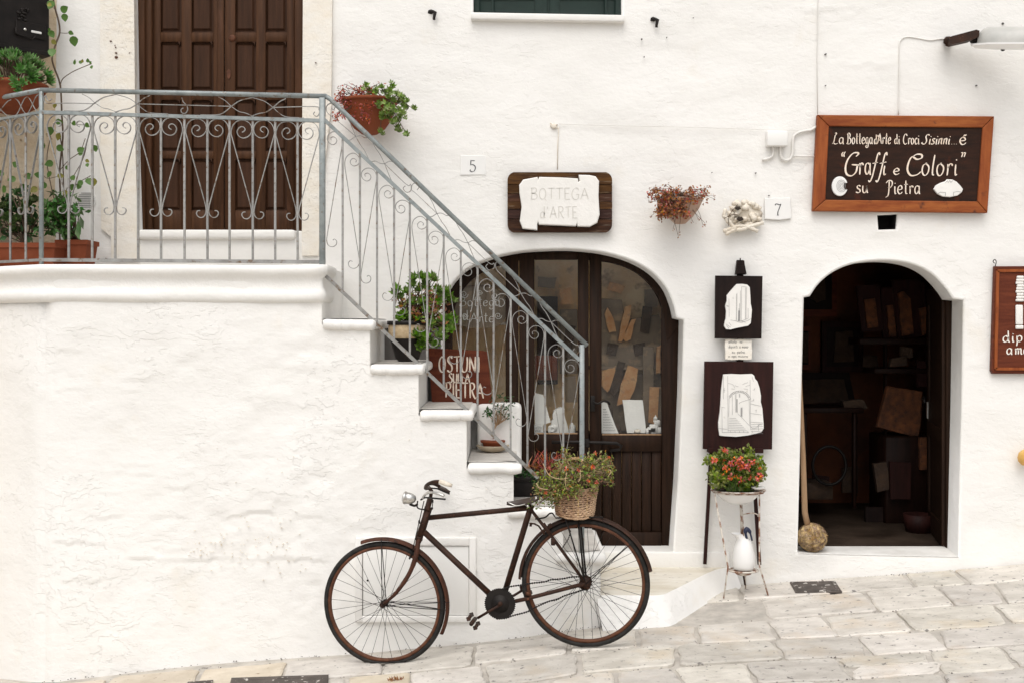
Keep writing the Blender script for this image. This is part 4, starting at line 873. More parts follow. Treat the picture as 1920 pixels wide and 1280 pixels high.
# stiles and rails around sunk panels: cols, rows in photo pixels at D3
cols = [(301, 340), (359, 400), (441, 480), (498, 538)]; rowsP = [(-150, -60), (-45, 61), (79, 170), (188, 284), (298, 395)]
vx = [284, 301, 340, 359, 400, 419]; vx2 = [421, 441, 480, 498, 538, 552]
def stile(x0, x1): pbox(mb, x0, -190, x1, 432, D3, .035, .003)
for v in (vx, vx2):
    stile(v[0], v[1]); stile(v[2], v[3]); stile(v[4], v[5])
ry = [-190, -150, -60, -45, 61, 79, 170, 188, 284, 298, 395, 432]
for (a, b) in cols:
    for r0, r1 in ((-190, -150), (-60, -45), (61, 79), (170, 188), (284, 298), (395, 432)): pbox(mb, a - .3, r0, b + .3, r1, D3 + .001, .034, .003)
pbox(mb, 407, -190, 419.6, 432, D3 - .012, .012, .004)
add_to(bd, mb)
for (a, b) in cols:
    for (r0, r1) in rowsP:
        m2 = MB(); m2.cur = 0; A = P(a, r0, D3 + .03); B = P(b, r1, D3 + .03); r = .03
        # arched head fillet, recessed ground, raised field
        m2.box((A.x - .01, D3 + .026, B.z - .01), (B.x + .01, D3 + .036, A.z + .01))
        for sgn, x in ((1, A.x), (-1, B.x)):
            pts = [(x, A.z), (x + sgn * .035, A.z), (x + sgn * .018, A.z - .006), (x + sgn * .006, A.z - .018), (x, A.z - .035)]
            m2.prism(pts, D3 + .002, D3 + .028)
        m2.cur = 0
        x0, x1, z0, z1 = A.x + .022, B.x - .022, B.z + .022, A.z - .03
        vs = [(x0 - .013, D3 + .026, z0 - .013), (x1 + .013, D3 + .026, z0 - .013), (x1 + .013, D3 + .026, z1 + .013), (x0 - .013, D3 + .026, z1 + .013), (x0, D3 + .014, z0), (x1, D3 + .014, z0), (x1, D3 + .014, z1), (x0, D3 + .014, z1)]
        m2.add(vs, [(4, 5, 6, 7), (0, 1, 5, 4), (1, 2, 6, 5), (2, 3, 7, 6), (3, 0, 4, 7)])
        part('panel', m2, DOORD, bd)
m2 = MB(); m2.lathe([(0, .012), (.012, .012), (.02, .008), (.024, 0)], P(435.5, 72, D3 - .001), 16, (0, -1, 0)); part('lock', m2, RUSTR, bd)
m2 = MB(); m2.prism(px2([(425, 134), (429, 130), (433, 134), (432, 145), (429, 149), (426, 145)], D3 - .004), D3 - .006, D3 + .002); part('key_escutcheon', m2, RUSTR, bd)
m2 = MB(); A = P(262, 432, DW); B = P(556, 450, DW); m2.bbox((A.x, DW - .055, B.z), (B.x, DW + .14, A.z), .022, 4); part('door_sill', m2, WHITE2, house)
m2 = MB(); A = P(264, 450, DW); B = P(560, 500, DW); m2.bbox((A.x, DW - .02, B.z), (B.x, DW + .0, A.z + .01), .006, 2); part('sill_wall', m2, WHITE2, house)
# green shuttered window
gs_ = part('shuttered_window', MB(), GREENP, house, 'dark green wooden shutters')
mb = MB(); D4 = DW + .09
for (x0, x1) in ((889, 899), (921, 926), (1003, 1026), (1031, 1049), (1134, 1139), (1154, 1166)): pbox(mb, x0, -180, x1, 30, D4, .03, .003)
pbox(mb, 887, -180, 1167, 31, D4 + .012, .02, .002)
for x0, x1 in ((899, 1003), (1049, 1154)): pbox(mb, x0, -12, x1, 1, D4 + .002, .02, .002)
add_to(gs_, mb)
mb = MB(); A = P(883, 27, DW); B = P(1170, 40, DW); mb.bbox((A.x, DW - .05, B.z), (B.x, DW + .10, A.z), .008, 2)
mb.v = [(x, y, z - (x - A.x) * .018) for x, y, z in mb.v]; part('window_sill', mb, WHITE2, house)
# utility hatch in the stair wall
hatch = thing('utility_hatch', 'square white painted meter hatch low in the stair wall behind the front wheel', 'hatch', (sx(780), DS - .01, szp(1165)))
mb = MB(); 
def fbox(mb, x0, y0, x1, y1, f0, f1, r=.004): mb.bbox((sx(x0), DS - f1, szp(y1)), (sx(x1), DS - f0, szp(y0)), r, 2)
fbox(mb, 667, 1006, 680, 1163, -.02, .026); fbox(mb, 880, 1006, 893, 1163, -.02, .026); fbox(mb, 680, 1006, 880, 1021, -.02, .0255); fbox(mb, 680, 1152, 880, 1164, -.02, .030)
part('frame', mb, WHITE2, hatch); mb = MB(); fbox(mb, 681.2, 1022.2, 879, 1151, -.02, .016, .002); hd = part('door', mb, PLASTIC, hatch)
mb = MB(); mb.lathe([(.0, .004), (.006, .003), (.006, 0)], (sx(690), DS - .0165, szp(1086)), 10, (0, -1, 0)); part('keyhole', mb, BLACK, hd)
mb = MB(); fbox(mb, 679.8, 1021, 681.2, 1152, -.0, .006, .0005); fbox(mb, 879, 1021, 880.2, 1152, -.0, .006, .0005); fbox(mb, 680, 1021.0, 880, 1022.2, 0, .006, .0005); part('shadow_gap', mb, DADO, hatch)
# ================================================================== IRON RAILING along the landing and down the stairs
rail = thing('iron_railing', 'grey iron railing with scrollwork along the landing and down the stairs', 'railing', (sx(604), DS + .03, ZL))
RY = DS + .02                      # the railing stands just inside the edge
RF = RY / F
def rp(px, py, dy=0): return (((px - 960) * RF), RY + dy, H - (py - CY) * RF)
def rp2(px, py): return ((px - 960) * RF, H - (py - CY) * RF)
mb = MB(); mb.tube([rp(77, 169.5), rp(350, 175), rp(612, 181)], .0145, 10); mb.tube([rp(611, 181), rp(620, 187), rp(1101, 648)], .0145, 10)
# wing that turns back to the side wall
Wp = Vector(rp(78, 169.5)); wd = Vector((-.36, .235, 0)).normalized()
def wing(s, py): v = Vector(rp(78, py)); return v + wd * s
mb.tube([wing(0, 169.5), wing(.78, 169.5)], .0145, 10)
part('handrail', mb, IRON, rail)
def bar2(mb, a, b, wid, dep):     # flat bar between two photo points
    p = [rp2(*a), rp2(*b)]; mb.strip(p, wid, RY - dep / 2, RY + dep / 2)
mb = MB(); bar2(mb, (75, 211), (606, 227), .020, .022); part('middle_rail', mb, IRON, rail)
mb = MB(); bar2(mb, (606, 223), (1087, 675), .022, .022); part('middle_rail', mb, IRON, rail)
mb = MB(); bar2(mb, (75, 487.5), (606, 491.5), .020, .022); part('bottom_rail', mb, IRONT, rail)
mb = MB(); bar2(mb, (606, 513), (1009, 895), .020, .022); part('bottom_rail', mb, IRONT, rail)
mb = MB(); mb.tube([wing(0, 211), wing(.78, 211)], .011, 4); part('middle_rail', mb, IRON, rail)
mb = MB(); mb.tube([wing(0, 487.5), wing(.78, 487.5)], .011, 4); part('bottom_rail', mb, IRONT, rail)
def bpost(x, y0, y1, w, m=IRON):
    mb = MB(); a = rp(x - w / 2, y0); b = rp(x + w / 2, y1); mb.bbox((a[0], RY - w / 2 * RF, b[2]), (b[0], RY + w / 2 * RF, a[2]), .002, 1); part('post', mb, m, rail)
bpost(604.5, 184, 519, 10.5); bpost(1091, 646, 1042, 9); bpost(77.5, 172, 496, 7)
bar_me = {}
def baluster(x, y0, y1, m=IRONT, ww=3.7):
    L = (y1 - y0) * RF; key = 'bar'
    if key not in bar_me:
        mb = MB(); mb.box((-ww / 2 * RF, -.006, 0), (ww / 2 * RF, .006, 1)); me = finish('baluster', mb, m); bar_me[key] = me
    p = Vector(rp(x, y1)); o = inst('baluster', bar_me[key], rail, p, scale=(1, 1, L)); return o
LB = [129, 173, 216, 259, 302, 346, 389, 430.5, 474, 516, 558]
for x in LB: baluster(x, 211 + (x - 75) * .030 + 3, 488 + (x - 75) * .0075)
STB = [642.5, 675, 707, 739, 768.5, 801, 832, 864, 895.5, 925.5, 957.5, 989, 1022, 1056]
mrail = lambda x: 223 + (x - 606) * (675 - 223) / (1087 - 606)
brail = lambda x: 513 + (x - 606) * (895 - 513) / (1009 - 606)
for x in STB: baluster(x, mrail(x) + 3, brail(x) if x < 1010 else brail(x) - 6)
# scrolls: one strip profile each, mirrored copies share it
def zz(s): return [tuple(map(float, q.split(','))) for q in s.split()]
half = zz('-75,80 -62,73 -54,60 -62,45 -80,40 -100,52 -110,76 -100,104 -73,120 -40,114 -14,90 -6,56 -18,22 -45,1 -75,-6 -110,2 -138,28 -151,64 -153,92')
tail = zz('-14,600 -9,640 -16,672 -38,690 -63,686 -77,664 -70,645 -52,642')
def halfcurve(hs, tl, k, mirror=1):
    a = catmull([(p[0], p[1], 0) for p in hs], 5); b = catmull([(p[0], p[1], 0) for p in tl], 4)
    return [(mirror * p.x * k * RF, -p.y * k * RF) for p in a + b]
mesL = {}
for mr in (1, -1):
    mb = MB(); mb.strip(halfcurve(half, tail, 1 / 3.766, mr), .0042, -.006, .006); mesL[mr] = finish('scroll', mb, IRONT)
for x in (129, 216, 302, 389, 474, 558):
    for mr in (1, -1): inst('scroll', mesL[mr], rail, Vector(rp(x, 215.5 + (x - 75) * .030)))
hl = zz('-25,46 -21,34 -38,24 -54,36 -52,56 -32,67 -9,56 -2,32 -12,8 -35,-6 -60,0 -80,20 -87,50 -85,82'); tl = zz('-8,575 -3,615 -15,643 -38,652 -60,642 -66,622 -56,608 -43,612')
hr = zz('30,127 28,114 45,108 61,122 59,142 40,153 18,142 8,118 15,95 38,80 65,82 85,98 94,125 93,152'); tr = zz('10,655 5,700 15,728 38,736 58,725 62,705 50,692 40,698')
mb = MB(); mb.strip(halfcurve(hl, tl, 1 / 3.048), .0036, -.006, .006); meA = finish('scroll', mb, IRONT)
mb = MB(); mb.strip(halfcurve(hr, tr, 1 / 3.048), .0036, -.006, .006); meB = finish('scroll', mb, IRONT)
for x in (611, 675, 739, 801, 864, 925.5, 989, 1056):
    if x > 620: inst('scroll', meA, rail, Vector(rp(x, mrail(x) + 2)))
    if x < 1060: inst('scroll', meB, rail, Vector(rp(x, mrail(x) + 2 - (8 if x == 611 else 0))))
# wavy ornament between handrail and middle rail
def orn(name, pts, sm=True, th=.0038):
    mb = MB(); q = catmull([(a, b, 0) for a, b in pts], 6) if sm else [Vector((a, b, 0)) for a, b in pts]
    mb.strip([rp2(p.x, p.y) for p in q], th, RY - .005, RY + .005); part(name, mb, IRONT, rail)
lv = lambda x, t: (x, (174.5 + (x - 77) * .022) * (1 - t) + (207 + (x - 77) * .030) * t)     # t = 0 handrail, 1 middle rail
for cx, sg in ((178, 1), (257, -1), (434, 1), (512, -1)):
    orn('wave', [lv(cx - sg * 58, 1), lv(cx - sg * 25, .97), lv(cx - sg * 10, .75), lv(cx, .5), lv(cx + sg * 14, .22), lv(cx + sg * 26, .1), lv(cx + sg * 40, .0)])
    orn('wave', [lv(cx - sg * 24, .02), lv(cx - sg * 12, .2), lv(cx, .5), lv(cx + sg * 14, .76), lv(cx + sg * 27, .84), lv(cx + sg * 41, 1)])
orn('ornament_rod', [(97, 186), (92, 190), (88, 186), (86, 180), (83, 184), (84, 192), (92, 194.5), (130, 194), (178, 195)])
orn('ornament_rod', [lv(257, .5), lv(434, .5)], False)
orn('ornament_rod', [lv(512, .5), (590, 200.5), (598, 206), (599, 213), (594, 219), (588, 215), (590, 210)])
orn('ornament_scroll', [(341, 184), (344, 192), (350, 198), (352, 206), (348, 213), (341, 212), (340, 206), (344, 203)])
# along the stairs: u = px along, t = 0 handrail .. 1 middle rail
def sl_(x, t): 
    yh = 187 + (x - 620) * (648 - 187) / (1101 - 620) ; ym = mrail(x)
    return (x, yh * (1 - t) + ym * t) if True else None
for cx, sg in ((667, 1), (721, -1), (819.5, 1), (877, -1), (977, 1), (1033, -1)):
    orn('wave', [sl_(cx - sg * 34, 1), sl_(cx - sg * 14, .92), sl_(cx, .5), sl_(cx + sg * 9, .30), sl_(cx + sg * 17, .22), sl_(cx + sg * 27, .0)])
    orn('wave', [sl_(cx - sg * 22, .05), sl_(cx - sg * 10, .2), sl_(cx, .5), sl_(cx + sg * 9, .66), sl_(cx + sg * 17, .74), sl_(cx + sg * 28, 1)])
orn('ornament_rod', [(621, 204), (626, 206), (628, 199), (621, 194), (613, 199), (612, 208), (618, 216), (630, 225), sl_(667, .5)])
orn('ornament_rod', [sl_(721, .5), sl_(762, .5), (770, 346), (770, 358), (762, 361), (756, 354), (760, 349)])
orn('ornament_rod', [sl_(819.5, .5), sl_(780, .5), (772, 357), (773, 347), (780, 344), (786, 350), (782, 357)])
orn('ornament_rod', [sl_(877, .5), sl_(917, .5), (926, 494), (926, 503), (917, 507), (911, 500), (915, 495)])
orn('ornament_rod', [sl_(977, .5), sl_(937, .5), (930, 503), (930, 493), (937, 491), (942, 497), (937, 502)])
orn('ornament_rod', [sl_(1033, .5), sl_(1074, .5), (1084, 647), (1086, 658), (1080, 664), (1074, 659), (1077, 653)])
# scrolls and bars of the short wing
for s_ in (.0, .154, .308, .462, .616, .77):
    if s_ > 0:
        mb = MB(); mb.tube([wing(s_, 487.5), wing(s_, 211)], .0075, 4); part('baluster', mb, IRONT, rail)
a_ = math.atan2(wd.y, -wd.x)
for s_ in (.154, .462):
    for mr in (1, -1):
        p = wing(s_, 215.5); o = inst('scroll', mesL[mr], rail, p, rot=(0, 0, math.pi - 0 + math.atan2(wd.y, wd.x)), scale=(1.14, 1, 1))
for s0, s1 in ((.03, .26), (.30, .72)):
    for fl_ in (0, 1):
        pts = [wing(s0 + (s1 - s0) * t, 177 + 32 * (.5 + .5 * math.cos(math.pi * (t * 2 + fl_)))) for t in [i / 14 for i in range(15)]]
        mb = MB(); mb.tube(pts, .0028, 4); part('wave', mb, IRONT, rail)

# ================================================================== BICYCLE
def BD(px): return 6.42 - (px - 720) * .17 / 378
def B(px, py, dy=0): D = BD(px); p = P(px, py, D); p.y += dy; return p
bu = Vector((B(1098, 0).x - B(720, 0).x, B(1098, 0).y - B(720, 0).y, 0)).normalized(); bn = Vector((-bu.y, bu.x, 0))
B0 = B(720.3, 1130.8)
def Bn(px, py, o=0):      # o > 0: away from us, measured from the wheels' plane
    d = Vector(((px - 960) / F, 1, -(py - CY) / F)); e = Vector((0, 0, H)); return e + d * ((B0 + bn * o - e).dot(bn) / d.dot(bn))
bike = thing('bicycle', 'rusty old roadster bicycle with flat tyres and an empty saddle, standing before the stairs', 'bicycle', B(900, 1225))
fc, rc_ = B(720.3, 1130.8), B(1097.8, 1091.9)
def wheel(c, Rr, ground, nsp, wind, hubw, hubr, nm_label):
    root = part('wheel', MB(), RUBBER, bike, nm_label)
    def Wv(a, r, o=0): p = c + bu * (r * math.cos(a)) + Vector((0, 0, r * math.sin(a))) + bn * o; return p
    mb = MB(); n = 96; m = 10; vs = []; rt = .0158
    for i in range(n):
        a = 2 * math.pi * i / n
        for k in range(m):
            b_ = 2 * math.pi * k / m; p = Wv(a, Rr - rt + rt * math.cos(b_), rt * .95 * math.sin(b_)); g = gz(p.x) + .006
            if p.z < g + .006:
                p = p + bn * (rt * .5 * math.sin(b_)); p.z = g + .006 * (1 if k % 2 else .4)
            vs.append(p)
    mb.add(vs, [(i * m + k, i * m + (k + 1) % m, ((i + 1) % n) * m + (k + 1) % m, ((i + 1) % n) * m + k) for i in range(n) for k in range(m)], True)
    add_to(root, mb)
    mb = MB(); vs = []; rp_ = [(-.012, .0), (-.014, -.012), (-.006, -.017), (.006, -.017), (.014, -.012), (.012, 0)]; r0 = Rr - .027
    for i in range(n):
        a = 2 * math.pi * i / n
        for o, dr in rp_: vs.append(Wv(a, r0 + dr, o))
    m = 6; mb.add(vs, [(i * m + k, i * m + (k + 1) % m, ((i + 1) % n) * m + (k + 1) % m, ((i + 1) % n) * m + k) for i in range(n) for k in range(m)], True)
    part('rim', mb, RUSTR, root)
    mb = MB(); mb.tube([c - bn * hubw, c - bn * (hubw - .006), c - bn * (hubw - .007), c + bn * (hubw - .007), c + bn * (hubw - .006), c + bn * hubw], [hubr, hubr, hubr * .5, hubr * .5, hubr, hubr], 14)
    mb.tube([c - bn * (hubw + .03), c + bn * (hubw + .03)], .006, 8); part('hub', mb, RUST, root)
    rs_ = r0 - .016
    for i in range(nsp):
        side = 1 if i % 2 else -1; pair = (i // 2) % 2; a1 = 2 * math.pi * (i + .5) / nsp + .05; a0 = a1 + (1.25 if pair else -1.25)
        p0 = Wv(a0, hubr * .85, side * (hubw - .006)); p1 = Wv(a1, rs_, 0)
        mb = MB(); mb.tube([p0, p1], .00135, 3, caps=False); part('spoke', mb, DARKIRON, root)
    return root
fw = wheel(fc, .351, 0, 32, 0, .032, .018, None)
rw = wheel(rc_, .352, 0, 40, 0, .036, .034, None)
# frame
fr = MB()
fr.tube([Bn(807, 932), Bn(784, 1016)], .0165, 12); fr.tube([Bn(803, 950), Bn(801, 956)], .021, 12); fr.tube([Bn(787, 1004), Bn(785, 1012)], .021, 12); fr.tube([Bn(802, 957), Bn(787, 1004)], .0205, 12)
fr.tube([Bn(800, 970), Bn(990, 951.5)], .0145, 12); fr.tube([Bn(795, 996), Bn(938, 1131)], .0168, 12); fr.tube([Bn(997, 946), Bn(994, 953), Bn(940, 1131)], .0168, 12)
fr.tube([Bn(995, 948), Bn(993, 960)], .018, 10)
for sd2 in (-1, 1):
    fr.tube([Bn(996, 955, .012 * sd2), Bn(1040, 1012, .035 * sd2), Bn(1097, 1091, .062 * sd2)], .0088, 8)
    fr.tube([Bn(940, 1132, .02 * sd2), Bn(985, 1122, .034 * sd2), Bn(1097, 1093, .062 * sd2)], .0112, 8)
fr.tube([Bn(938, 1131, -.036), Bn(938, 1131, .036)], .021, 12)
fr.tube([Bn(988, 1110, -.05), Bn(990, 1121, .05)], .012, 8)
part('frame', fr, RUST, bike)
mb = MB()
for sd2 in (-1, 1):
    mb.tube(catmull([Bn(784, 1014, .018 * sd2), Bn(779.6, 1043, .040 * sd2), Bn(766, 1077, .046 * sd2), Bn(744, 1109, .048 * sd2), Bn(720.3, 1131, .050 * sd2)], 5), [.0145] * 8 + [.0125] * 5 + [.0105] * 4 + [.009] * 4, 9)
mb.tube([Bn(785, 1014, -.03), Bn(785, 1014, .03)], .013, 8); part('fork', mb, RUSTF, bike)
# handlebar with grips, levers
mb = MB()
mb.tube([Bn(807, 934), Bn(809, 919), Bn(803, 912)], .011, 8)
mb.tube(catmull([Bn(803, 914, -.02), Bn(798, 914, -.10), Bn(801, 908, -.19), Bn(812, 903, -.24), Bn(826, 902, -.262)], 5), .0105, 9)
mb.tube(catmull([Bn(803, 914, .02), Bn(801, 912, .10), Bn(804, 906, .18), Bn(814, 906, .235), Bn(824, 911, .26)], 5), .0105, 9)
hb_ = part('handlebar', mb, RUST, bike)
mb = MB(); mb.tube([Bn(824, 901.5, -.262), Bn(836, 906, -.268), Bn(847, 909.5, -.272)], [.012, .013, .010], 9); part('grip', mb, BONE, hb_)
mb = MB(); mb.tube([Bn(822, 911, .26), Bn(834, 917, .268), Bn(843, 923, .272)], [.0115, .012, .011], 9); part('grip', mb, LEATHER, hb_)
mb = MB(); mb.tube(catmull([Bn(793, 932, -.06), Bn(797, 926, -.13), Bn(806, 922, -.2), Bn(820, 924, -.23), Bn(833, 929, -.24)], 5), .0075, 8)
part('brake_lever', mb, CHROME, hb_)
mb = MB(); mb.tube(catmull([Bn(789, 936, -.03), Bn(797, 932, -.08), Bn(812, 933, -.2), Bn(835, 935, -.24)], 5), .005, 6); mb.tube([Bn(808, 914, .16), Bn(820, 915, .22), Bn(843, 925, .25)], .005, 6); part('brake_lever', mb, DARKIRON, hb_)
mb = MB(); mb.tube([Bn(795, 938, -.03), Bn(786, 977, -.03), Bn(771, 1042, -.03)], .0028, 5); mb.bbox(Bn(784, 981, -.04) , Bn(788, 974, -.02), .001, 1); mb.tube([Bn(812, 938, -.02), Bn(810, 952, -.02), Bn(798, 992, -.02)], .0025, 5); mb.tube([Bn(811, 936, -.02), Bn(811, 941, -.02)], .006, 6); mb.tube([Bn(810, 950, -.02), Bn(810, 954, -.02)], .006, 6)
mb.tube([Bn(771, 1040, -.03), Bn(768, 1046, 0), Bn(771, 1040, .03)], .006, 6); part('brake_rod', mb, DARKIRON, bike)
# headlamp
hl_ = part('headlamp', MB(), CHROME, bike); mb = MB(); c = Bn(757.5, 932, -.03); ax = (Bn(782, 935, -.03) - c).normalized()
mb.lathe([(.0, -.004), (.018, -.003), (.0345, .001), (.037, .004), (.037, .010), (.034, .012), (.033, .030), (.029, .046), (.020, .062), (.008, .070), (0, .071)], c, 24, ax); add_to(hl_, mb)
mb = MB(); mb.lathe([(0, -.0105), (.02, -.008), (.032, -.001)], c, 20, ax); part('lens', mb, ENAMEL, hl_)
mb = MB(); mb.tube(catmull([Bn(768, 944, -.03), Bn(777, 947, -.03), Bn(783, 944, -.03)], 4), .007, 7); mb.tube(catmull([Bn(783, 938, -.03), Bn(783, 951, -.03), Bn(798, 955, -.02)], 4), .004, 6); part('lamp_bracket', mb, DARKIRON, bike)
# mudguards
def guard(c, r, a0, a1, w_, name):
    mb = MB(); n = 44; vs = []; m = 7
    for i in range(n):
        a = math.radians(a0 + (a1 - a0) * i / (n - 1))
        for k in range(m):
            q = (k / (m - 1) - .5) * 2; rr2 = r + .012 - .012 * q * q - (.004 if abs(q) == 1 else 0)
            p = c + bu * (rr2 * math.cos(a)) + Vector((0, 0, rr2 * math.sin(a))) + bn * (q * w_); vs.append(p)
        for k in range(m)[::-1]:
            q = (k / (m - 1) - .5) * 2; rr2 = r + .010 - .012 * q * q - (.004 if abs(q) == 1 else 0)
            p = c + bu * (rr2 * math.cos(a)) + Vector((0, 0, rr2 * math.sin(a))) + bn * (q * w_ * .97); vs.append(p)
    M2 = 2 * m; mb.add(vs, [(i * M2 + k, i * M2 + (k + 1) % M2, (i + 1) * M2 + (k + 1) % M2, (i + 1) * M2 + k) for i in range(n - 1) for k in range(M2)] + [tuple(range(M2)), tuple((n - 1) * M2 + k for k in range(M2))[::-1]], True)
    return part(name, mb, RUSTF if c is fc else RUST, bike)
guard(fc, .363, 111, -25, .026, 'mudguard'); guard(rc_, .360, 178, 12, .028, 'mudguard')
for sd2 in (-1, 1):
    for c_, o_, e_, r_ in ((fc, .045, Bn(715, 1008, .026 * sd2), .0025), (fc, .045, Bn(837, 1143, .026 * sd2), .0025), (fc, .045, Bn(843, 1128, .026 * sd2), .002), (rc_, .055, Bn(1086 + 2 * sd2, 972, .04 * sd2), .0055), (rc_, .055, Bn(1188, 1014, .028 * sd2), .0025)):
        mb = MB(); mb.tube([c_ + bn * o_ * sd2, e_], r_, 5); part('stay', mb, DARKIRON, bike)
# chainring, chain, cranks, pedals
mb = MB(); c = Bn(937.5, 1131, -.040); n = 48; vs = []
for o in (-.002, .002):
    for i in range(n * 2):
        a = math.pi * i / n; r = .083 if i % 2 else .088; vs.append(c + bn * o + bu * r * math.cos(a) + Vector((0, 0, r * math.sin(a))))
N2 = 2 * n; mb.add(vs, [tuple(range(N2)), tuple(range(N2, 2 * N2))[::-1]] + [(i, i + N2, (i + 1) % N2 + N2, (i + 1) % N2) for i in range(N2)])
mb.tube([c - bn * .004, c + bn * .004], .05, 20); part('chainring', mb, DARKIRON, bike)
mb = MB()
def chainrun(pts):
    q = catmull([Bn(a, b, -.042) for a, b in pts], 14); L = sum((q[i + 1] - q[i]).length for i in range(len(q) - 1)); n = int(L / .0065); out = []
    acc = [0]
    for i in range(1, len(q)): acc.append(acc[-1] + (q[i] - q[i - 1]).length)
    for k in range(n + 1):
        t = L * k / n; out.append(Vector([float(np.interp(t, acc, [v[j] for v in q])) for j in range(3)]))
    mb.tube(out, [.0062 if k % 2 else .0022 for k in range(len(out))], 5)
chainrun([(940, 1104), (957, 1098.7), (975, 1096), (1000, 1092), (1012, 1091), (1024, 1089), (1032, 1086), (1055, 1084), (1070, 1081), (1092, 1080)])
chainrun([(930, 1159), (948, 1158), (962, 1153), (988, 1146), (1005, 1137), (1018, 1131), (1030, 1126), (1044, 1123), (1058, 1116), (1080, 1109), (1097, 1104)])
part('chain', mb, DARKIRON, bike)
mb = MB(); mb.tube([Bn(938, 1133, -.055), Bn(895, 1158, -.060)], .0075, 8); mb.tube([Bn(938, 1131, -.062), Bn(938, 1131, .062)], .013, 12); mb.tube([Bn(938, 1131, .055), Bn(982, 1104, .060)], .0075, 8); part('crank', mb, RUST, bike)
def pedal(c, tilt):
    mb = MB(); u = bu * math.cos(tilt) + Vector((0, 0, math.sin(tilt))); v = u.cross(bn)
    for s_, hh in ((-.030, .014), (.030, .014)):
        for y in (-.09, -.0):
            pp = c + u * s_ + bn * y; mb.tube([pp - v * .001, pp + bn * -.001, pp + bn * .012], [hh, hh, hh], 4)
        mb.tube([c + u * s_ - bn * .09, c + u * s_ + bn * .01], .011, 6)
    mb.tube([c - bn * .10, c + bn * .012], .012, 9); part('pedal', mb, RUST, bike)
pedal(Bn(890, 1160, -.07), math.radians(-52)); pedal(Bn(988, 1102, .16), math.radians(-52))
# saddle
mb = MB(); vs = []; n = 16; m = 9
for i in range(n):
    t = i / (n - 1); px_ = 950 + 62 * t; top = 939.5 - 13 * t ** 1.3; hw = .012 + .085 * max(0, (t - .35) / .65) ** 1.2; dp = .012 + .020 * math.sin(math.pi * min(1, t * .9))
    for k in range(m):
        q = (k / (m - 1) - .5) * 2; p = Bn(px_, top, q * hw); p.z -= dp * q * q; vs.append(p)
    for k in range(m)[::-1]:
        q = (k / (m - 1) - .5) * 2; p = Bn(px_, top, q * hw * .9); p.z -= dp * (.25 + .8 * q * q) + .006; vs.append(p)
M2 = 2 * m; mb.add(vs, [(i * M2 + k, i * M2 + (k + 1) % M2, (i + 1) * M2 + (k + 1) % M2, (i + 1) * M2 + k) for i in range(n - 1) for k in range(M2)] + [tuple(range(M2)), tuple((n - 1) * M2 + k for k in range(M2))[::-1]], True)
sdl = part('saddle', mb, LEATHER, bike)
mb = MB()
for sd2 in (-1, 1): mb.tube(catmull([Bn(953, 941, .008 * sd2), Bn(968, 947, .02 * sd2), Bn(985, 944, .03 * sd2), Bn(1006, 938, .045 * sd2)], 5), .0035, 6)
mb.tube([Bn(990, 948, -.04), Bn(990, 948, .04)], .009, 8)
for k in range(4): mb.tube([Bn(1006, 940 + k * .1, -.06 + .001 * k), Bn(1006, 930, -.06)], .009, 8)
part('saddle_spring', mb, CHROME, sdl)
# carrier
mb = MB()
for sd2 in (-1, 1):
    mb.tube(catmull([Bn(1004, 972, .02 * sd2), Bn(1022, 969, .045 * sd2), Bn(1030, 962, .055 * sd2), Bn(1036, 961, .06 * sd2)], 4) + [Bn(1042, 970, .065 * sd2), Bn(1130, 968.5, .065 * sd2)], .0045, 6)
    mb.tube([Bn(1060, 970, .065 * sd2), Bn(1097, 1090, .066 * sd2)], .004, 6); mb.tube([Bn(1120, 969, .065 * sd2), Bn(1097, 1090, .066 * sd2)], .0001, 4)
for x in (1050, 1080, 1110, 1130): mb.tube([Bn(x, 969.5, -.066), Bn(x, 969.5, .066)], .004, 6)
part('carrier', mb, DARKIRON, bike)
# lock and loose brake gear on the seat stay
mb = MB(); mb.tube([Bn(993, 980, -.03), Bn(1002, 981, -.04), Bn(1010, 985, -.04), Bn(1021, 1001, -.05)], .005, 6); mb.tube([Bn(995, 986, -.03), Bn(995, 979, -.03)], .007, 6); mb.tube([Bn(1019, 980, -.05), Bn(1033, 1000, -.055)], .008, 7); mb.tube([Bn(1027, 984, -.05), Bn(1033, 981, -.05)], [.004, .007], 6); mb.bbox(Bn(1033, 1022, -.07), Bn(1041, 1008, -.045), .003, 1)
part('brake_gear', mb, RUST, bike)
mb = MB(); cp_ = catmull([Bn(1070, 993, -.07), Bn(1066, 1008, -.07), Bn(1058, 1021, -.07), Bn(1052, 1030, -.068)], 8)
mb.tube(cp_, [.0042 if k % 2 else .0012 for k in range(len(cp_))], 5); part('lock_chain', mb, DARKIRON, bike)
mb = MB(); mb.tube([Bn(990, 1112, -.06), Bn(990, 1112, -.045)], .011, 10); mb.tube([Bn(990, 1122, -.06), Bn(990, 1122, -.045)], .008, 10); part('bolt', mb, RUSTR, bike)

# ================================================================== SIGNS
def sign4(px4, D, th, m, name, label, bev=.004):
    mb = MB(); mb.prism(px2(px4, D), D, D + th, bev, 2); return solid(name, mb, m, label, 'sign')
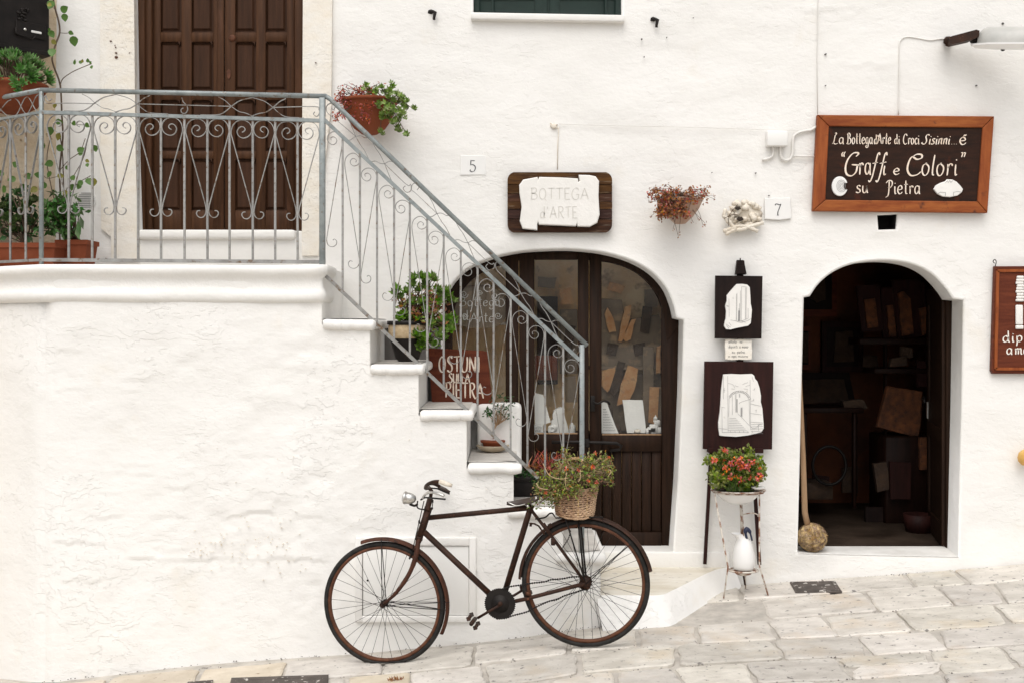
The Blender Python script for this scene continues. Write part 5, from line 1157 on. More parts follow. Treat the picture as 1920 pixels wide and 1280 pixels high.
# big framed sign
DG = DW - .045
oc4 = [(1533, 215.6), (1864.6, 218.3), (1852, 399.6), (1524, 396)]; ic4 = [(1554.6, 237), (1842.7, 239.5), (1833, 378), (1548, 375)]
mb = MB(); mb.prism(px2([((a[0] + b[0]) / 2, (a[1] + b[1]) / 2) for a, b in zip(oc4, ic4)], DG), DG + .012, DG + .035)
big = solid('framed_shop_sign', mb, SIGNB, 'large dark wooden sign in a reddish wood frame with white handwriting, above the open doorway', 'sign')
for i in range(4):
    j = (i + 1) % 4; mb = MB(); q = px2([oc4[i], oc4[j], ic4[j], ic4[i]], DG)
    c = Vector((sum(v[0] for v in q) / 4, sum(v[1] for v in q) / 4)); q = [Vector(v) + (c - Vector(v)).normalized() * .0012 for v in q]
    mb.prism(q, DG, DG + .038, .006, 2); part('frame_board', mb, SIGNF if i in (0, 2) else SIGNV, big)
DL = DG + .012; b = MB()
L1 = dict(D=DL, w=1.9)
letters(b, toks('#La'), 1560, 1582, 270.5, 20, **L1); letters(b, toks('#Bottega'), 1588, 1636, 270.5, 20, **L1); letters(b, toks("d'"), 1639, 1647, 270.5, 16, **L1); letters(b, toks('Arte'), 1645, 1670, 270.5, 20, slant=.05, **L1)
letters(b, toks('di'), 1677, 1687, 270.5, 17, **L1); letters(b, toks('Croci'), 1693.5, 1723.5, 271, 19, **L1); letters(b, toks('#Sisinni'), 1728, 1780, 271, 18, slant=.22, D=DL, w=2.3); letters(b, toks('...'), 1783, 1795, 271.5, 12, D=DL, w=2); letters(b, toks('è'), 1799, 1813, 271.5, 19, D=DL, w=2.6)
letters(b, toks('“'), 1577, 1586, 322, 36, D=DL, w=2.4); letters(b, toks('#G'), 1583, 1611, 329, 41, D=DL, w=3.6, slant=.05); letters(b, toks('ra'), 1610, 1633, 328, 36, D=DL, w=2.8); letters(b, toks('ff'), 1630, 1655, 328, 37, D=DL, w=2.8, slant=.12); letters(b, toks('i'), 1653, 1661, 328, 30, D=DL, w=2.8, slant=.15)
letters(b, toks('e'), 1675, 1687, 328, 19, D=DL, w=2.6); letters(b, toks('#C'), 1700, 1732, 330, 41, D=DL, w=3.6); letters(b, toks('olori'), 1727, 1794, 329.5, 37, D=DL, w=2.8, slant=.08); letters(b, toks('”'), 1801, 1811, 322, 36, D=DL, w=2.4)
letters(b, toks('su'), 1605, 1628, 362, 23, D=DL, w=2.4); letters(b, toks('#Pietra'), 1660, 1725, 364, 25, D=DL, w=2.3)
part('lettering', b, LETTER, big)
mb = MB(); pts = []
for i in range(26):
    a = math.radians(20 + 320 * i / 25); pts.append((1575 + 15 * math.cos(a), 349.5 + 18.5 * math.sin(a)))
pts += [(1583, 344), (1582, 350), (1584, 356)]; mb.prism(px2(pts, DL - .014), DL - .014, DL, .004, 2); am = part('ammonite_stone', mb, TILE, big)
mb = MB(); sp = [px2([(1576.5 + (13 - t * .165) * math.cos(t * .42) * .95, 349 + (15.5 - t * .19) * math.sin(t * .42))], DL)[0] for t in range(16, 75)]; sp = [p for p in sp]
mb.strip(sp, .0022, DL - .0155, DL - .0138); part('spiral', mb, INKL, am)
mb = MB(); mb.prism(px2([(1751, 355), (1755, 348), (1764, 343), (1773, 340), (1776, 336.5), (1786, 337), (1794, 341), (1801, 349), (1806, 355), (1804, 361), (1796, 367), (1782, 370), (1768, 369), (1758, 364)], DL - .014), DL - .014, DL, .005, 2); ws = part('white_stone', mb, CHIP, big)
mb = MB()
for pl_ in ([(1758, 364), (1763, 361), (1773, 361.5)], [(1773, 362), (1772.5, 368)], [(1788, 368), (1788, 361), (1796, 359.5), (1803, 361)], [(1773, 343), (1776, 339), (1778, 343), (1781, 338.5), (1783, 343), (1786, 339)]): mb.strip(px2(pl_, DL - .015), .0022, DL - .0155, DL - .0138)
part('drawing', mb, INKL, ws)
# BOTTEGA d'ARTE
DB_ = DW - .05; def_pts = []
def rrect(x0, y0, x1, y1, r, n=5):
    o = []
    for cx, cy, a0 in ((x1 - r, y0 + r, -90), (x1 - r, y1 - r, 0), (x0 + r, y1 - r, 90), (x0 + r, y0 + r, 180)):
        for k in range(n + 1): a = math.radians(a0 + 90 * k / n); o.append((cx + r * math.cos(a), cy + r * math.sin(a)))
    return o
bt = thing('wooden_plank_sign', 'rounded sign of brown planks with a white stone scroll carved BOTTEGA d\'ARTE', 'sign', P(1050, 436, DB_))
outer = rrect(951.6, 323, 1147.8, 436.5, 15)
cuts = [323, 346, 363.5, 378.3, 392.5, 411, 436.5]
for i in range(len(cuts) - 1):
    y0, y1 = cuts[i] + .4, cuts[i + 1] - .4; pts = []
    ys_ = sorted(set([y0, y1] + [p[1] for p in outer if y0 < p[1] < y1]))
    def xat(y, side):
        best = None
        for k in range(len(outer)):
            a, c2_ = outer[k], outer[(k + 1) % len(outer)]
            if (a[1] - y) * (c2_[1] - y) <= 0 and abs(a[1] - c2_[1]) > 1e-9:
                x = a[0] + (c2_[0] - a[0]) * (y - a[1]) / (c2_[1] - a[1])
                if (side < 0) == (x < 1050): best = x
        return best
    pts = [(xat(y, -1), y) for y in ys_] + [(xat(y, 1), y) for y in ys_[::-1]]
    mb = MB(); mb.prism(px2(pts, DB_), DB_ + .003 * (i % 3), DB_ + .03, .002, 1); part('plank', mb, PLANK, bt)
scp = [(973.5, 347), (981, 337), (1008, 332), (1009, 337), (1011, 332), (1050, 333), (1084, 335), (1084.5, 341), (1087, 340), (1085, 328), (1105, 328.5), (1117, 331), (1123.5, 340), (1122.5, 368), (1124.5, 403), (1120, 418), (1106, 425.5), (1083, 425), (1082, 419), (1080, 424.5), (1010.5, 421.5), (1009, 416), (1007.5, 421), (1007.5, 432), (980, 429), (974.5, 415), (978, 388), (974, 362)]
mb = MB(); mb.prism(px2([(v.x, v.y) for v in [Vector((a, b_, 0)) for a, b_ in scp]], DB_ - .035), DB_ - .035, DB_ - .003, .008, 3); scr = part('stone_scroll', mb, CHIP, bt)
b = MB(); letters(b, toks('BOTTEGA'), 995, 1104, 374, 21, D=DB_ - .0352, w=1.8); letters(b, toks("d'"), 1013, 1028, 409, 20, D=DB_ - .0352, w=1.8); letters(b, toks('ARTE'), 1031, 1083, 409, 21, D=DB_ - .0352, w=1.8); part('lettering', b, GROOVE, scr)
# OSTUNI SULLA PIETRA board, leaning on step 3
DO = 7.34; os_ = MB(); os_.prism(px2([(803.5, 652.5), (860, 655), (905, 657), (913, 659), (918, 700), (922.5, 752), (921, 758), (915, 760.5), (815, 757), (810, 752), (806, 700)], DO), DO, DO + .025, .005, 2)
zb = P(0, 757, DO).z; zt = ZT[2]
osn = solid('painted_wood_board', os_, SIGNR, 'red brown wooden board painted OSTUNI SULLA PIETRA, leaning behind the railing on the stairs', 'sign')
b = MB(); letters(b, toks('OSTUNI'), 823, 900, 696.5, 29, D=DO, w=3.1, drop=.01); letters(b, toks('SULLA'), 842, 881, 716.5, 17, D=DO, w=2.7); letters(b, toks('PIETRA'), 835, 907, 744, 28, D=DO, w=3.1, drop=.03); part('lettering', b, LETTER, osn)
osn.location.z -= 0
# dipinti a mano sign, cut by the right edge of the photograph
DM = DW - .04; q4 = [(1866, 499.5), (1993, 499), (1993, 700.5), (1862, 700), (1859.5, 694)]
dm = sign4(q4, DM, .035, SIGNR, 'wood_sign', 'red brown wooden sign reading dipinti a mano at the right edge of the facade', .006)
mb = MB()
for a, c2_ in (((1871, 508), (1990, 507)), ((1990, 507), (1990, 691)), ((1990, 691), (1867, 691)), ((1867, 691), (1871, 508))):
    pa, pb = px2([a, c2_], DM - .008); mb.strip([pa, pb], .018, DM - .012, DM + .001)
part('frame_moulding', mb, SIGNV, dm)
b = MB(); letters(b, toks('dipinti'), 1880, 1962, 641, 19, D=DM - .001, w=2.6); letters(b, toks('a'), 1887, 1898, 664, 19, D=DM - .001, w=2.6); letters(b, toks('mano'), 1903, 1952, 664, 19, D=DM - .001, w=2.6); part('lettering', b, LETTERW, dm)
for sx_, fl_ in ((1913, 1), (1950, -1)):
    for k in range(9):
        mb = MB(); y = 520 + k * 5.4; mb.bbox(P(sx_ - 6 - (k % 3), y + 2.5, DM - .012), P(sx_ + 6 + (k % 2) * 1.5, y - 2.5, DM) , .006, 2); part('pebble', mb, CHIP, dm)
    mb = MB(); mb.bbox(P(sx_ - 8, 609, DM - .014), P(sx_ + 4, 572, DM), .008, 3); part('pebble', mb, CHIP, dm); mb = MB(); mb.bbox(P(sx_ - 8, 617, DM - .014), P(sx_ + 5, 610, DM), .006, 2); part('pebble', mb, CHIP, dm)
mb = MB(); mb.tube(catmull([P(1865, 494, DW - .02), P(1862, 491, DW - .02), P(1865, 487, DW - .02), P(1868, 491, DW - .02), P(1866, 500, DW - .02)], 4), .003, 5); part('hanging_wire', mb, DARKIRON, dm)
# number tiles
for nm, c4, tx, lb in (('5', [(863, 291.5), (911, 291), (911, 328.5), (863, 329)], (880, 892.5, 322.5, 21.5), 'plain white wall tile numbered 5, left of the plank sign'),
                       ('7', [(1434, 372), (1482, 371), (1484, 410), (1462, 413), (1434, 411)], (1452.5, 1465.5, 404, 21.5), 'chipped white wall tile numbered 7, beside the carved stone')):
    mb = MB(); mb.prism(px2(c4, DW - .012), DW - .012, DW + .004, .004, 2); o = solid('number_tile', mb, TILE, lb, 'house number', 'house number tiles')
    b = MB(); letters(b, [nm], tx[0], tx[1], tx[2], tx[3], D=DW - .0122, w=2.0, nib=.6); part('numeral', b, INK, o)

# ================================================================== EASEL PICTURES
DE = DW - .06
ez = thing('picture_easel', 'slim dark wooden easel holding two stone drawings on the wall beside the doorway', 'easel', P(1385, 1057, DE))
def bar(mb, a, b2, wpx, D0, th): 
    q = px2([a, b2], D0); mb.strip(q, wpx * D0 / F, D0, D0 + th)
mb = MB(); bar(mb, (1334, 840), (1322, 1057), 6.0, DE, .02); part('leg', mb, BOARDR, ez)
mb = MB(); bar(mb, (1412, 850), (1424.5, 1058), 6.5, DE, .02); part('leg', mb, BOARDR, ez)
mb = MB(); bar(mb, (1388, 488), (1388, 850), 12, DE + .022, .018); mb.prism(px2([(1382, 489), (1395, 489), (1398, 515), (1379, 515)], DE), DE - .01, DE + .03, .002, 1); mb.prism(px2([(1384, 498), (1396, 499), (1399, 514), (1379, 514)], DE), DE - .018, DE - .010, .002, 1); part('mast', mb, BOARDD, ez)
mb = MB(); bar(mb, (1328, 843.5), (1431.5, 844.5), 8.5, DE - .045, .06); part('ledge', mb, BOARDR, ez)
mb = MB(); mb.tube([P(1388, 489, DE), P(1388, 485, DE + .04)], .004, 6); part('hook', mb, DARKIRON, ez)
def strokes(mb, lst, D, w_=.0022):
    for l in lst: mb.strip(px2([(v.x, v.y) for v in (catmull([(a, b_, 0) for a, b_ in l], 3) if len(l) > 2 else [Vector((*l[0], 0)), Vector((*l[1], 0))])], D), w_, D - .0012, D)
def zq(s, ox=1300, oy=480, k=3.367): return [(ox + a / k, oy + b_ / k) for a, b_ in zz(s)]
DE1 = DE - .028
mb = MB(); mb.prism(px2([(1341.6, 517), (1429.8, 518), (1427.7, 635), (1340.7, 634.5)], DE1), DE1, DE1 + .022, .002, 1)
p1 = solid('stone_picture', mb, BOARDD, 'smaller upper black board with an upright white stone drawing, on the easel', 'picture')
mb = MB(); mb.prism(px2(zq('275,178 310,177 340,182 356,198 360,250 362,300 370,340 366,390 362,425 345,440 300,449 270,455 235,464 208,462 195,443 200,412 205,398 208,350 203,320 205,306 212,285 212,250 245,210'), DE1 - .02), DE1 - .02, DE1, .006, 2); st1 = part('stone', mb, CHIP, p1)
mb = MB(); strokes(mb, [zq('305,195 303,410'), zq('335,200 333,400'), zq('330,200 328,402'), zq('298,220 296,412'), zq('276,235 274,408'), zq('272,240 270,405'), zq('305,195 335,197'), zq('250,262 251,272'), zq('210,315 225,318'), zq('208,312 220,322'), zq('235,405 296,412 345,395'), zq('225,420 240,440'), zq('205,430 235,450'), zq('210,440 225,458'), zq('262,408 300,420 350,405 360,395'), zq('300,410 330,420'), zq('345,330 346,395'), zq('225,270 226,385'), zq('288,330 287,405'), zq('291,300 290,405')], DE1 - .0202, .0016)
bar(mb, zq('289,345')[0], zq('288,412')[0], 3.0, DE1 - .0215, .001); part('drawing', mb, INKL, st1)
mb = MB(); mb.prism(px2(zq('200,524 235,521 260,525 300,522 368,528 366,560 370,600 366,652 330,655 290,652 240,656 198,650 200,600 196,570'), DE), DE - .012, DE - .002, .002, 1)
nt_ = solid('written_card', mb, CREAM, 'small cream card with faint handwriting between the two easel boards', 'card')
b = MB(); letters(b, toks('attistu'), 1366, 1381, 643, 4.5, DE - .0122, .7); letters(b, toks('ne'), 1387, 1392, 643, 4.5, DE - .0122, .7); letters(b, toks('dipinti'), 1366, 1383, 652, 5, DE - .0122, .7); letters(b, toks('a'), 1386, 1388.5, 652, 5, DE - .0122, .7); letters(b, toks('mano'), 1391, 1403, 652, 5, DE - .0122, .7); letters(b, toks('su'), 1372, 1378, 662, 5, DE - .0122, .7); letters(b, toks('pietra'), 1382, 1396, 662, 5, DE - .0122, .7); letters(b, toks('e'), 1366, 1368, 669, 4, DE - .0122, .6); letters(b, toks('ogni'), 1372, 1381, 669, 4, DE - .0122, .6); letters(b, toks('misura'), 1384, 1402, 669, 4, DE - .0122, .6)
part('lettering', b, INKL, nt_)
mb = MB(); mb.prism(px2([(1321.4, 677), (1450.3, 678), (1447.6, 841.7), (1318.4, 841)], DE1), DE1, DE1 + .024, .002, 1)
p2_ = solid('stone_picture', mb, BOARDR, 'larger lower dark red board with a white stone drawing of an arch and steps', 'picture')
mb = MB(); mb.prism(px2(zq('190,745 240,742 300,745 370,742 384,752 390,772 405,790 418,830 427,880 426,920 436,960 440,1010 444,1060 444,1085 430,1108 380,1122 340,1130 270,1138 200,1134 166,1130 160,1090 158,1050 168,985 172,930 176,850 183,790'), DE1 - .02), DE1 - .02, DE1, .006, 2); st2 = part('stone', mb, CHIP, p2_)
mb = MB()
S_ = [zq('217,755 219,1105'), zq('190,755 190,900'), zq('225,885 245,862 280,850 310,850 340,865 358,890 362,900'), zq('225,900 247,872 282,860 310,860 335,874 352,900'), zq('358,780 362,1095'), zq('352,900 356,1070'), zq('226,900 224,1010'), zq('265,870 266,985'), zq('270,868 271,980'), zq('246,880 246,1000'), zq('288,930 300,920 362,900'), zq('300,955 300,1010'), zq('310,955 310,1012'), zq('300,955 310,955'), zq('290,868 290,890'), zq('294,868 294,890'), zq('365,912 382,910'), zq('380,898 382,912'), zq('375,843 388,840'), zq('388,830 388,842'), zq('392,970 400,968'), zq('396,970 396,985'), zq('195,830 195,860'), zq('190,843 200,845'), zq('175,950 200,955'), zq('180,955 182,1110'), zq('160,1085 215,1090'), zq('180,1110 260,1108'), zq('362,930 425,945'), zq('362,990 432,1000'), zq('362,1045 440,1050'), zq('370,760 380,790'), zq('220,800 250,810 262,830'), zq('262,815 285,822'), zq('310,808 345,795'), zq('330,820 356,812'), zq('240,835 262,838'), zq('318,835 345,838'), zq('360,1070 375,1085 405,1080'), zq('400,1075 420,1060 430,1062'), zq('410,1060 412,1100'), zq('280,990 288,1000 300,1010'), zq('300,1010 352,1065')]
for k in range(9):
    y = 1020 + k * 11; S_.append(zq('%f,%f %f,%f' % (226 - k * .8, y, 270 + k * 10, y + 2)))
for k in range(5):
    y = 1060 + k * 15; S_.append(zq('365,%f 440,%f' % (y, y - 3)))
for k in range(6): S_.append(zq('%f,1100 %f,1112' % (235 + k * 27, 238 + k * 27)))
strokes(mb, S_, DE1 - .0202, .0015)
for k in range(16):
    a = math.radians(200 + k * 9.5); c = (290, 905); r0_, r1_ = 46, 58; S2 = [zq('%f,%f %f,%f' % (c[0] + 1.2 * r0_ * math.cos(a), c[1] + r0_ * math.sin(a), c[0] + 1.2 * r1_ * math.cos(a), c[1] + r1_ * math.sin(a)))]; strokes(mb, S2, DE1 - .0202, .0018)
bar(mb, zq('303,957')[0], zq('303,1010')[0], 2.0, DE1 - .0212, .001); bar(mb, zq('276,900')[0], zq('276,985')[0], 1.6, DE1 - .0212, .001); part('drawing', mb, INKL, st2)

# ================================================================== WALL FITTINGS
w1 = DW - .012
mb = MB(); mb.bbox(P(1439, 274, DW - .06), P(1473.5, 248.5, DW), .006, 2); eb = solid('junction_box', mb, PLASTIC, 'square white electrical junction box left of the big framed sign', 'junction box')
mb = MB(); mb.tube(catmull([P(1449, 273, w1), P(1450, 284, w1), P(1448, 293, w1), P(1440, 298, w1), P(1429, 300, w1)], 5), .009, 8); part('conduit', mb, CABLE, eb)
mb = MB(); mb.tube(catmull([P(1463, 273, w1), P(1463, 284, w1), P(1466, 297, w1), P(1475, 301, w1), P(1483, 297, w1), P(1486, 285, w1), P(1487, 262, w1), P(1492, 252, w1), P(1504, 247, w1), P(1521, 244, w1), P(1530, 238, w1)], 5), .009, 8); part('conduit', mb, CABLE, eb)
mb = MB(); mb.tube([P(1489, 293, w1), P(1528, 294, w1)], .006, 7); part('conduit', mb, CABLE, eb)
mb = MB(); mb.tube(catmull([P(1048, 233, DW - .016), P(1150, 236, DW - .017), P(1300, 239, DW - .018), P(1420, 243, DW - .017), P(1520, 245, DW - .015)], 8), .0020, 5); solid('wall_cable', mb, CABLE, 'thin pale cable running across the facade from a small bracket to the junction box', 'cable')
mb = MB(); mb.tube([P(1534, -180, DW - .013), P(1534, 0, DW - .013), P(1532, 110, DW - .016), P(1533, 215, DW - .018)], .0030, 6); solid('wall_cable', mb, CABLE, 'straight vertical pale cable dropping to the left end of the big sign', 'cable')
mb = MB(); mb.tube(catmull([P(1684.6, 216, w1), P(1686, 150, w1), P(1686, 92, w1), P(1689, 76, w1), P(1700, 70, w1), P(1720, 72, w1), P(1742, 76, w1), P(1760, 74, w1), P(1778, 73, w1)], 6), .004, 6); solid('wall_cable', mb, CABLE, 'whitewashed cable rising from the top of the big sign and bending to the street lamp', 'cable')
mb = MB(); mb.tube([P(1048, 238, DW - .01), P(1046, 268, DW - .012), P(1045, 318, DW - .01)], .0028, 5); mb.blob(P(1038, 237, DW - .015), .02, .5, 2, 4, 1, (1.2, .5, .9)); mb.tube([P(1030, 230, DW), P(1046, 242, DW - .03)], .004, 5); solid('cable_bracket', mb, BONE, 'crusty little cable bracket above the plank sign', 'bracket')
for x, y, lb in ((813, 28, 'small corroded iron hook on the wall left of the green shutters'), (1230, 42, 'small corroded iron hook on the wall right of the green shutters')):
    mb = MB(); mb.tube([P(x - 7, y - 8, DW + .005), P(x - 1, y - 6, DW - .03), P(x + 3, y - 4, DW - .035), P(x + 1, y + 6, DW - .03), P(x + 1, y + 10, DW - .028)], [.006, .009, .012, .009, .009], 7); mb.blob(P(x - 5, y - 5, DW - .004), .02, .5, 1, 3, 2, (1, .4, .8)); solid('wall_hook', mb, DARKIRON, lb, 'hook', 'old hooks beside the green window')
# street lamp
la = thing('street_lamp', 'white and grey street lamp head on a short rusty bracket at the top right', 'street lamp', P(1860, 92, 7.25))
mb = MB(); q = px2([(1776, 73), (1781, 71), (1826, 59), (1832, 61), (1831, 72), (1818, 78), (1783, 86), (1777, 84)], 7.36); mb.prism(q, 7.32, 7.40, .004, 1); mb.tube([P(1779, 78, 7.36), P(1777, 77, 7.5)], .03, 8); part('bracket', mb, RUST, la)
mb = MB(); c = P(1830, 76, 7.38); ax = (P(1960, 76, 7.12) - c).normalized(); 
vs = []; n, m = 26, 18; e1 = Vector((0, 0, 1)); e2 = ax.cross(e1)
for i in range(n):
    t = i / (n - 1); s_ = t * .62; hgt = .105 * (1 - (1 - min(1, t * 7)) ** 2) ** .5 * (1 - .35 * max(0, t - .7) ** 1.2) * (1 if t < .97 else .6); wdt = .095 * (1 - (1 - min(1, t * 4)) ** 2) ** .5
    for k in range(m):
        a = math.pi * k / (m - 1); vs.append(c + ax * s_ + e1 * (hgt * 1.15 * math.sin(a) - .035) + e2 * (wdt * math.cos(a)))
mb.add(vs, [(i * m + k, i * m + k + 1, (i + 1) * m + k + 1, (i + 1) * m + k) for i in range(n - 1) for k in range(m - 1)], True); part('dome', mb, LAMPG, la)
mb = MB(); vs = []
for s_, w_ in ((-.02, .05), (.10, .095), (.3, .105), (.62, .105)):
    for o, z in ((-1, -.032), (1, -.032), (1, -.043), (-1, -.043)): vs.append(c + ax * s_ + e2 * (w_ * o) + e1 * z)
mb.add(vs, [(i * 4 + k, i * 4 + (k + 1) % 4, i * 4 + 4 + (k + 1) % 4, i * 4 + 4 + k) for i in range(3) for k in range(4)] + [(0, 1, 2, 3), (12, 13, 14, 15)]); part('rim', mb, ENAMEL, la)
mb = MB(); mb.blob(c + ax * .14 - e2 * .10 + e1 * -.038, .014, .3, 2); part('clasp', mb, DARKIRON, la)
mb = MB(); mb.tube([c - ax * .03 + e1 * .01, c + ax * .01 + e1 * .01], [.03, .036], 12); part('collar', mb, DARKIRON, la)
# skull-like carved stone
mb = MB(); rk_ = random.Random(21)
mb.blob(P(1400, 400, DW - .02), .082, .35, 3, 3, 3, (1.15, .38, .95))
for k in range(64):
    a_ = rk_.uniform(0, 6.283); r = rk_.uniform(.15, 1) ** .6; x, y = 1395 + 34 * r * math.cos(a_), 402 + 25 * r * math.sin(a_)
    mb.blob(P(x, y, DW - rk_.uniform(.02, .065)), rk_.uniform(.010, .026), .7, 1, 3, k, (1.1, .7, .9))
sk = solid('stone_relief_ornament', mb, BONE, 'rough pale coral-like stone ornament with two dark hollows, left of tile 7', 'ornament')
for pts_ in ([(1356, 434), (1368, 430), (1385, 424), (1402, 426), (1421, 434)], [(1360, 440), (1375, 432), (1392, 430), (1410, 424), (1431, 418)], [(1355, 404), (1364, 412), (1372, 422), (1380, 431)], [(1361, 392), (1358, 404), (1366, 416)]):
    mb = MB(); q = catmull([P(x, y, DW - .06) for x, y in pts_], 4); mb.tube(q, [.010 + .005 * abs(math.sin(k * 1.9)) for k in range(len(q))], 7); part('branch', mb, BONE, sk)
for x, y, r in ((1384, 391, .015), (1388, 411, .018)): mb = MB(); mb.blob(P(x, y, DW - .078), r, .6, 2, 3, 1, (1.2, .5, .8)); part('hollow', mb, SOIL, sk)
mb = MB()
for pts_ in ([(1366, 424), (1366, 408), (1373, 396), (1383, 384)], [(1358, 410), (1370, 404), (1384, 402)], [(1372, 392), (1378, 402), (1376, 414)]): mb.tube(catmull([P(x, y, DW - .085) for x, y in pts_], 4), .0022, 5)
part('twig', mb, STEM, sk)
# mailbox on the side wall
mbx = thing('mailbox', 'dark brown metal mailbox with crest and white name label on the ochre side wall', 'mailbox', SWp(40, 100))
def swbox(x0, y0, x1, y1, f0, f1, mb):
    a = SWp(x0, y0); z0 = SWp(x1, y1).z; s0 = (SWp(x0, 300) - A0).dot(dirW); s1 = (SWp(x1, 300) - A0).dot(dirW); vs = []
    for z in (z0, a.z):
        for s_, t_ in ((s0, f0), (s1, f0), (s1, f1), (s0, f1)): p = A0 + dirW * s_ + nrm * t_; vs.append((p.x, p.y, z))
    bm = bmesh.new(); V = [bm.verts.new(v) for v in vs]
    for f in [(0, 3, 2, 1), (4, 5, 6, 7), (0, 1, 5, 4), (1, 2, 6, 5), (2, 3, 7, 6), (3, 0, 4, 7)]: bm.faces.new([V[i] for i in f])
    bmesh.ops.recalc_face_normals(bm, faces=bm.faces[:]); bmesh.ops.bevel(bm, geom=bm.edges[:], offset=.003, segments=1, affect='EDGES'); mb.bm(bm)
mb = MB(); swbox(-50, -60, 77, 104, .0, .11, mb); swbox(-54, 88, 79, 104, 0, .118, mb); part('body', mb, MAIL, mbx)
mb = MB(); swbox(14, 44, 70, 82, .11, .119, mb); part('flap', mb, MAIL, mbx)
mb = MB(); swbox(42, 63, 61, 71, .119, .123, mb); part('name_label', mb, TILE, mbx)
mb = MB(); mb.lathe([(0, .008), (.008, .006), (.010, 0)], SWp(47, 56, .118), 12, nrm); part('lock', mb, CHROME, mbx)
mb = MB(); mb.tube([SWp(30, 52, .12), SWp(30, 62, .125), SWp(36, 66, .13), SWp(62, 74, .13), SWp(66, 68, .12)], .005, 6); part('pull', mb, DARKIRON, mbx)
mb = MB(); 
for k in range(26): a = U(0, 6.28); r = U(2, 15); mb.blob(SWp(44 + r * .75 * math.cos(a), 28 + r * math.sin(a), .112), U(.006, .012), .4, 1, 3, k)
part('crest', mb, MAIL, mbx)
# round vent, hidden partly by the plants
vn = thing('round_vent', 'round white slatted vent low on the wall left of the brown upper door', 'vent', P(162, 394, DW - .02))
mb = MB(); cc = P(162, 376, DW - .01); ring = [(cc.x + .063 * math.cos(t * math.pi / 14), cc.z + .063 * math.sin(t * math.pi / 14)) for t in range(28)]; mb.prism(ring, DW - .016, DW + .01, .003, 1); part('rim', mb, TILE, vn)
for k in range(9):
    z = cc.z - .046 + k * .0115; hw = math.sqrt(max(0, .056 ** 2 - (z - cc.z) ** 2)); mb = MB(); mb.box((cc.x - hw, DW - .0185, z - .0018), (cc.x + hw, DW - .0158, z + .0018)); part('slat', mb, DADO, vn)
# yellow gourd hanging at the right edge
mb = MB(); c = P(1925, 857, DW - .07); mb.lathe([(0, -.055), (.03, -.05), (.052, -.025), (.056, .0), (.048, .03), (.025, .05), (.008, .056), (.006, .07), (0, .07)], c, 18); mb.tube([c + Vector((0, 0, .065)), P(1925, 835, DW)], .002, 5); solid('gourd', mb, BRASSY, 'round yellow gourd hanging on the wall at the right edge', 'gourd')
# rust stains / small nails on the left plaster
# manhole covers
def cover(px4, label, D2_=None):
    q = [G(*p) for p in px4]; ctr = sum(q, Vector()) / 4; mb = MB(); vs = []
    for dz_, k in ((-.004, 1), (.005, 1), (.0075, .97)): vs += [(ctr + (p - ctr) * k + Vector((0, 0, dz_ + .004))) for p in q]
    mb.add(vs, [(i + 4 * r, (i + 1) % 4 + 4 * r, (i + 1) % 4 + 4 + 4 * r, i + 4 + 4 * r) for r in (0, 1) for i in range(4)] + [(8, 9, 10, 11)])
    o = solid('drain_cover', mb, DRAIN, label, 'drain cover'); 
    m2 = MB(); vs = [(ctr + (p - ctr) * k + Vector((0, 0, z_))) for k, z_ in ((.86, .0116), (.84, .014), (.80, .014), (.78, .0116)) for p in q]
    m2.add(vs, [(i + 4 * r, (i + 1) % 4 + 4 * r, (i + 1) % 4 + 4 + 4 * r, i + 4 + 4 * r) for r in (0, 1, 2) for i in range(4)]); part('raised_rim', m2, DRAIN, o); return o
cover([(1481, 1092.5), (1566, 1091), (1579, 1111), (1491.5, 1113)], 'small iron drain cover splashed with whitewash in front of the doorway')
cover([(434, 1272.5), (616, 1266.5), (614, 1330), (418, 1336)], 'larger iron cover in the paving at the bottom edge, left of the front wheel')
cover([(352, 1280), (400, 1276.5), (384, 1330), (335, 1334)], 'narrow iron cover at the bottom edge, left of the larger cover')
# ================================================================== PLANTS
def rdir(zb=0):
    while True:
        v = Vector((U(-1, 1), U(-1, 1), U(-1, 1)))
        if .05 < v.length < 1: v.normalize(); v.z += zb; return v.normalized()
def rosette(mb, c, d, n, L, W, spread=.8, layers=2):
    d = Vector(d).normalized(); e = d.orthogonal().normalized(); f = d.cross(e)
    for l in range(layers):
        for k in range(n):
            a = 2 * math.pi * (k + .5 * l) / n + U(-.2, .2); o = spread * (1 - .45 * l)
            v = (d * (1 - o * .6) + (e * math.cos(a) + f * math.sin(a)) * o).normalized(); mb.leaf(c, v, L * U(.8, 1.1), W, d, -.1)
def twig(mb, a, b, r=.003, sag=.0, seg=4, n=5):
    a, b = Vector(a), Vector(b); m = a.lerp(b, .5) + Vector((U(-.2, .2), U(-.1, .1), U(0, .25))) * (b - a).length * .6; m.z -= sag
    mb.tube(catmull([a, m, b], 3), r, seg, caps=False)
class Plant:
    def __init__(s): s.m = {}
    def __getitem__(s, k): return s.m.setdefault(k, MB())
    def emit(s, parent, names):
        for k, (nm, mt) in names.items():
            if k in s.m and s.m[k].f: part(nm, s.m[k], mt, parent, kind='stuff')
def sprays(P_, key, stem, root, pts, per, L, W, r=.0022, zb=.2, jit=.02, sag=0):
    for p in pts:
        p = Vector(p); twig(P_[stem], Vector(root) + Vector((U(-jit, jit), U(-jit, jit), 0)), p, r, sag)
        for _ in range(per): P_[key].leaf(p + rdir() * L * U(0, .9), rdir(zb), L * U(.5, 1.4), W * U(.5, 1.3))
def ell(c, r, n, hollow=.5):
    out = []
    for _ in range(n):
        v = rdir() * U(hollow, 1); out.append(Vector(c) + Vector((v.x * r[0], v.y * r[1], v.z * r[2])))
    return out

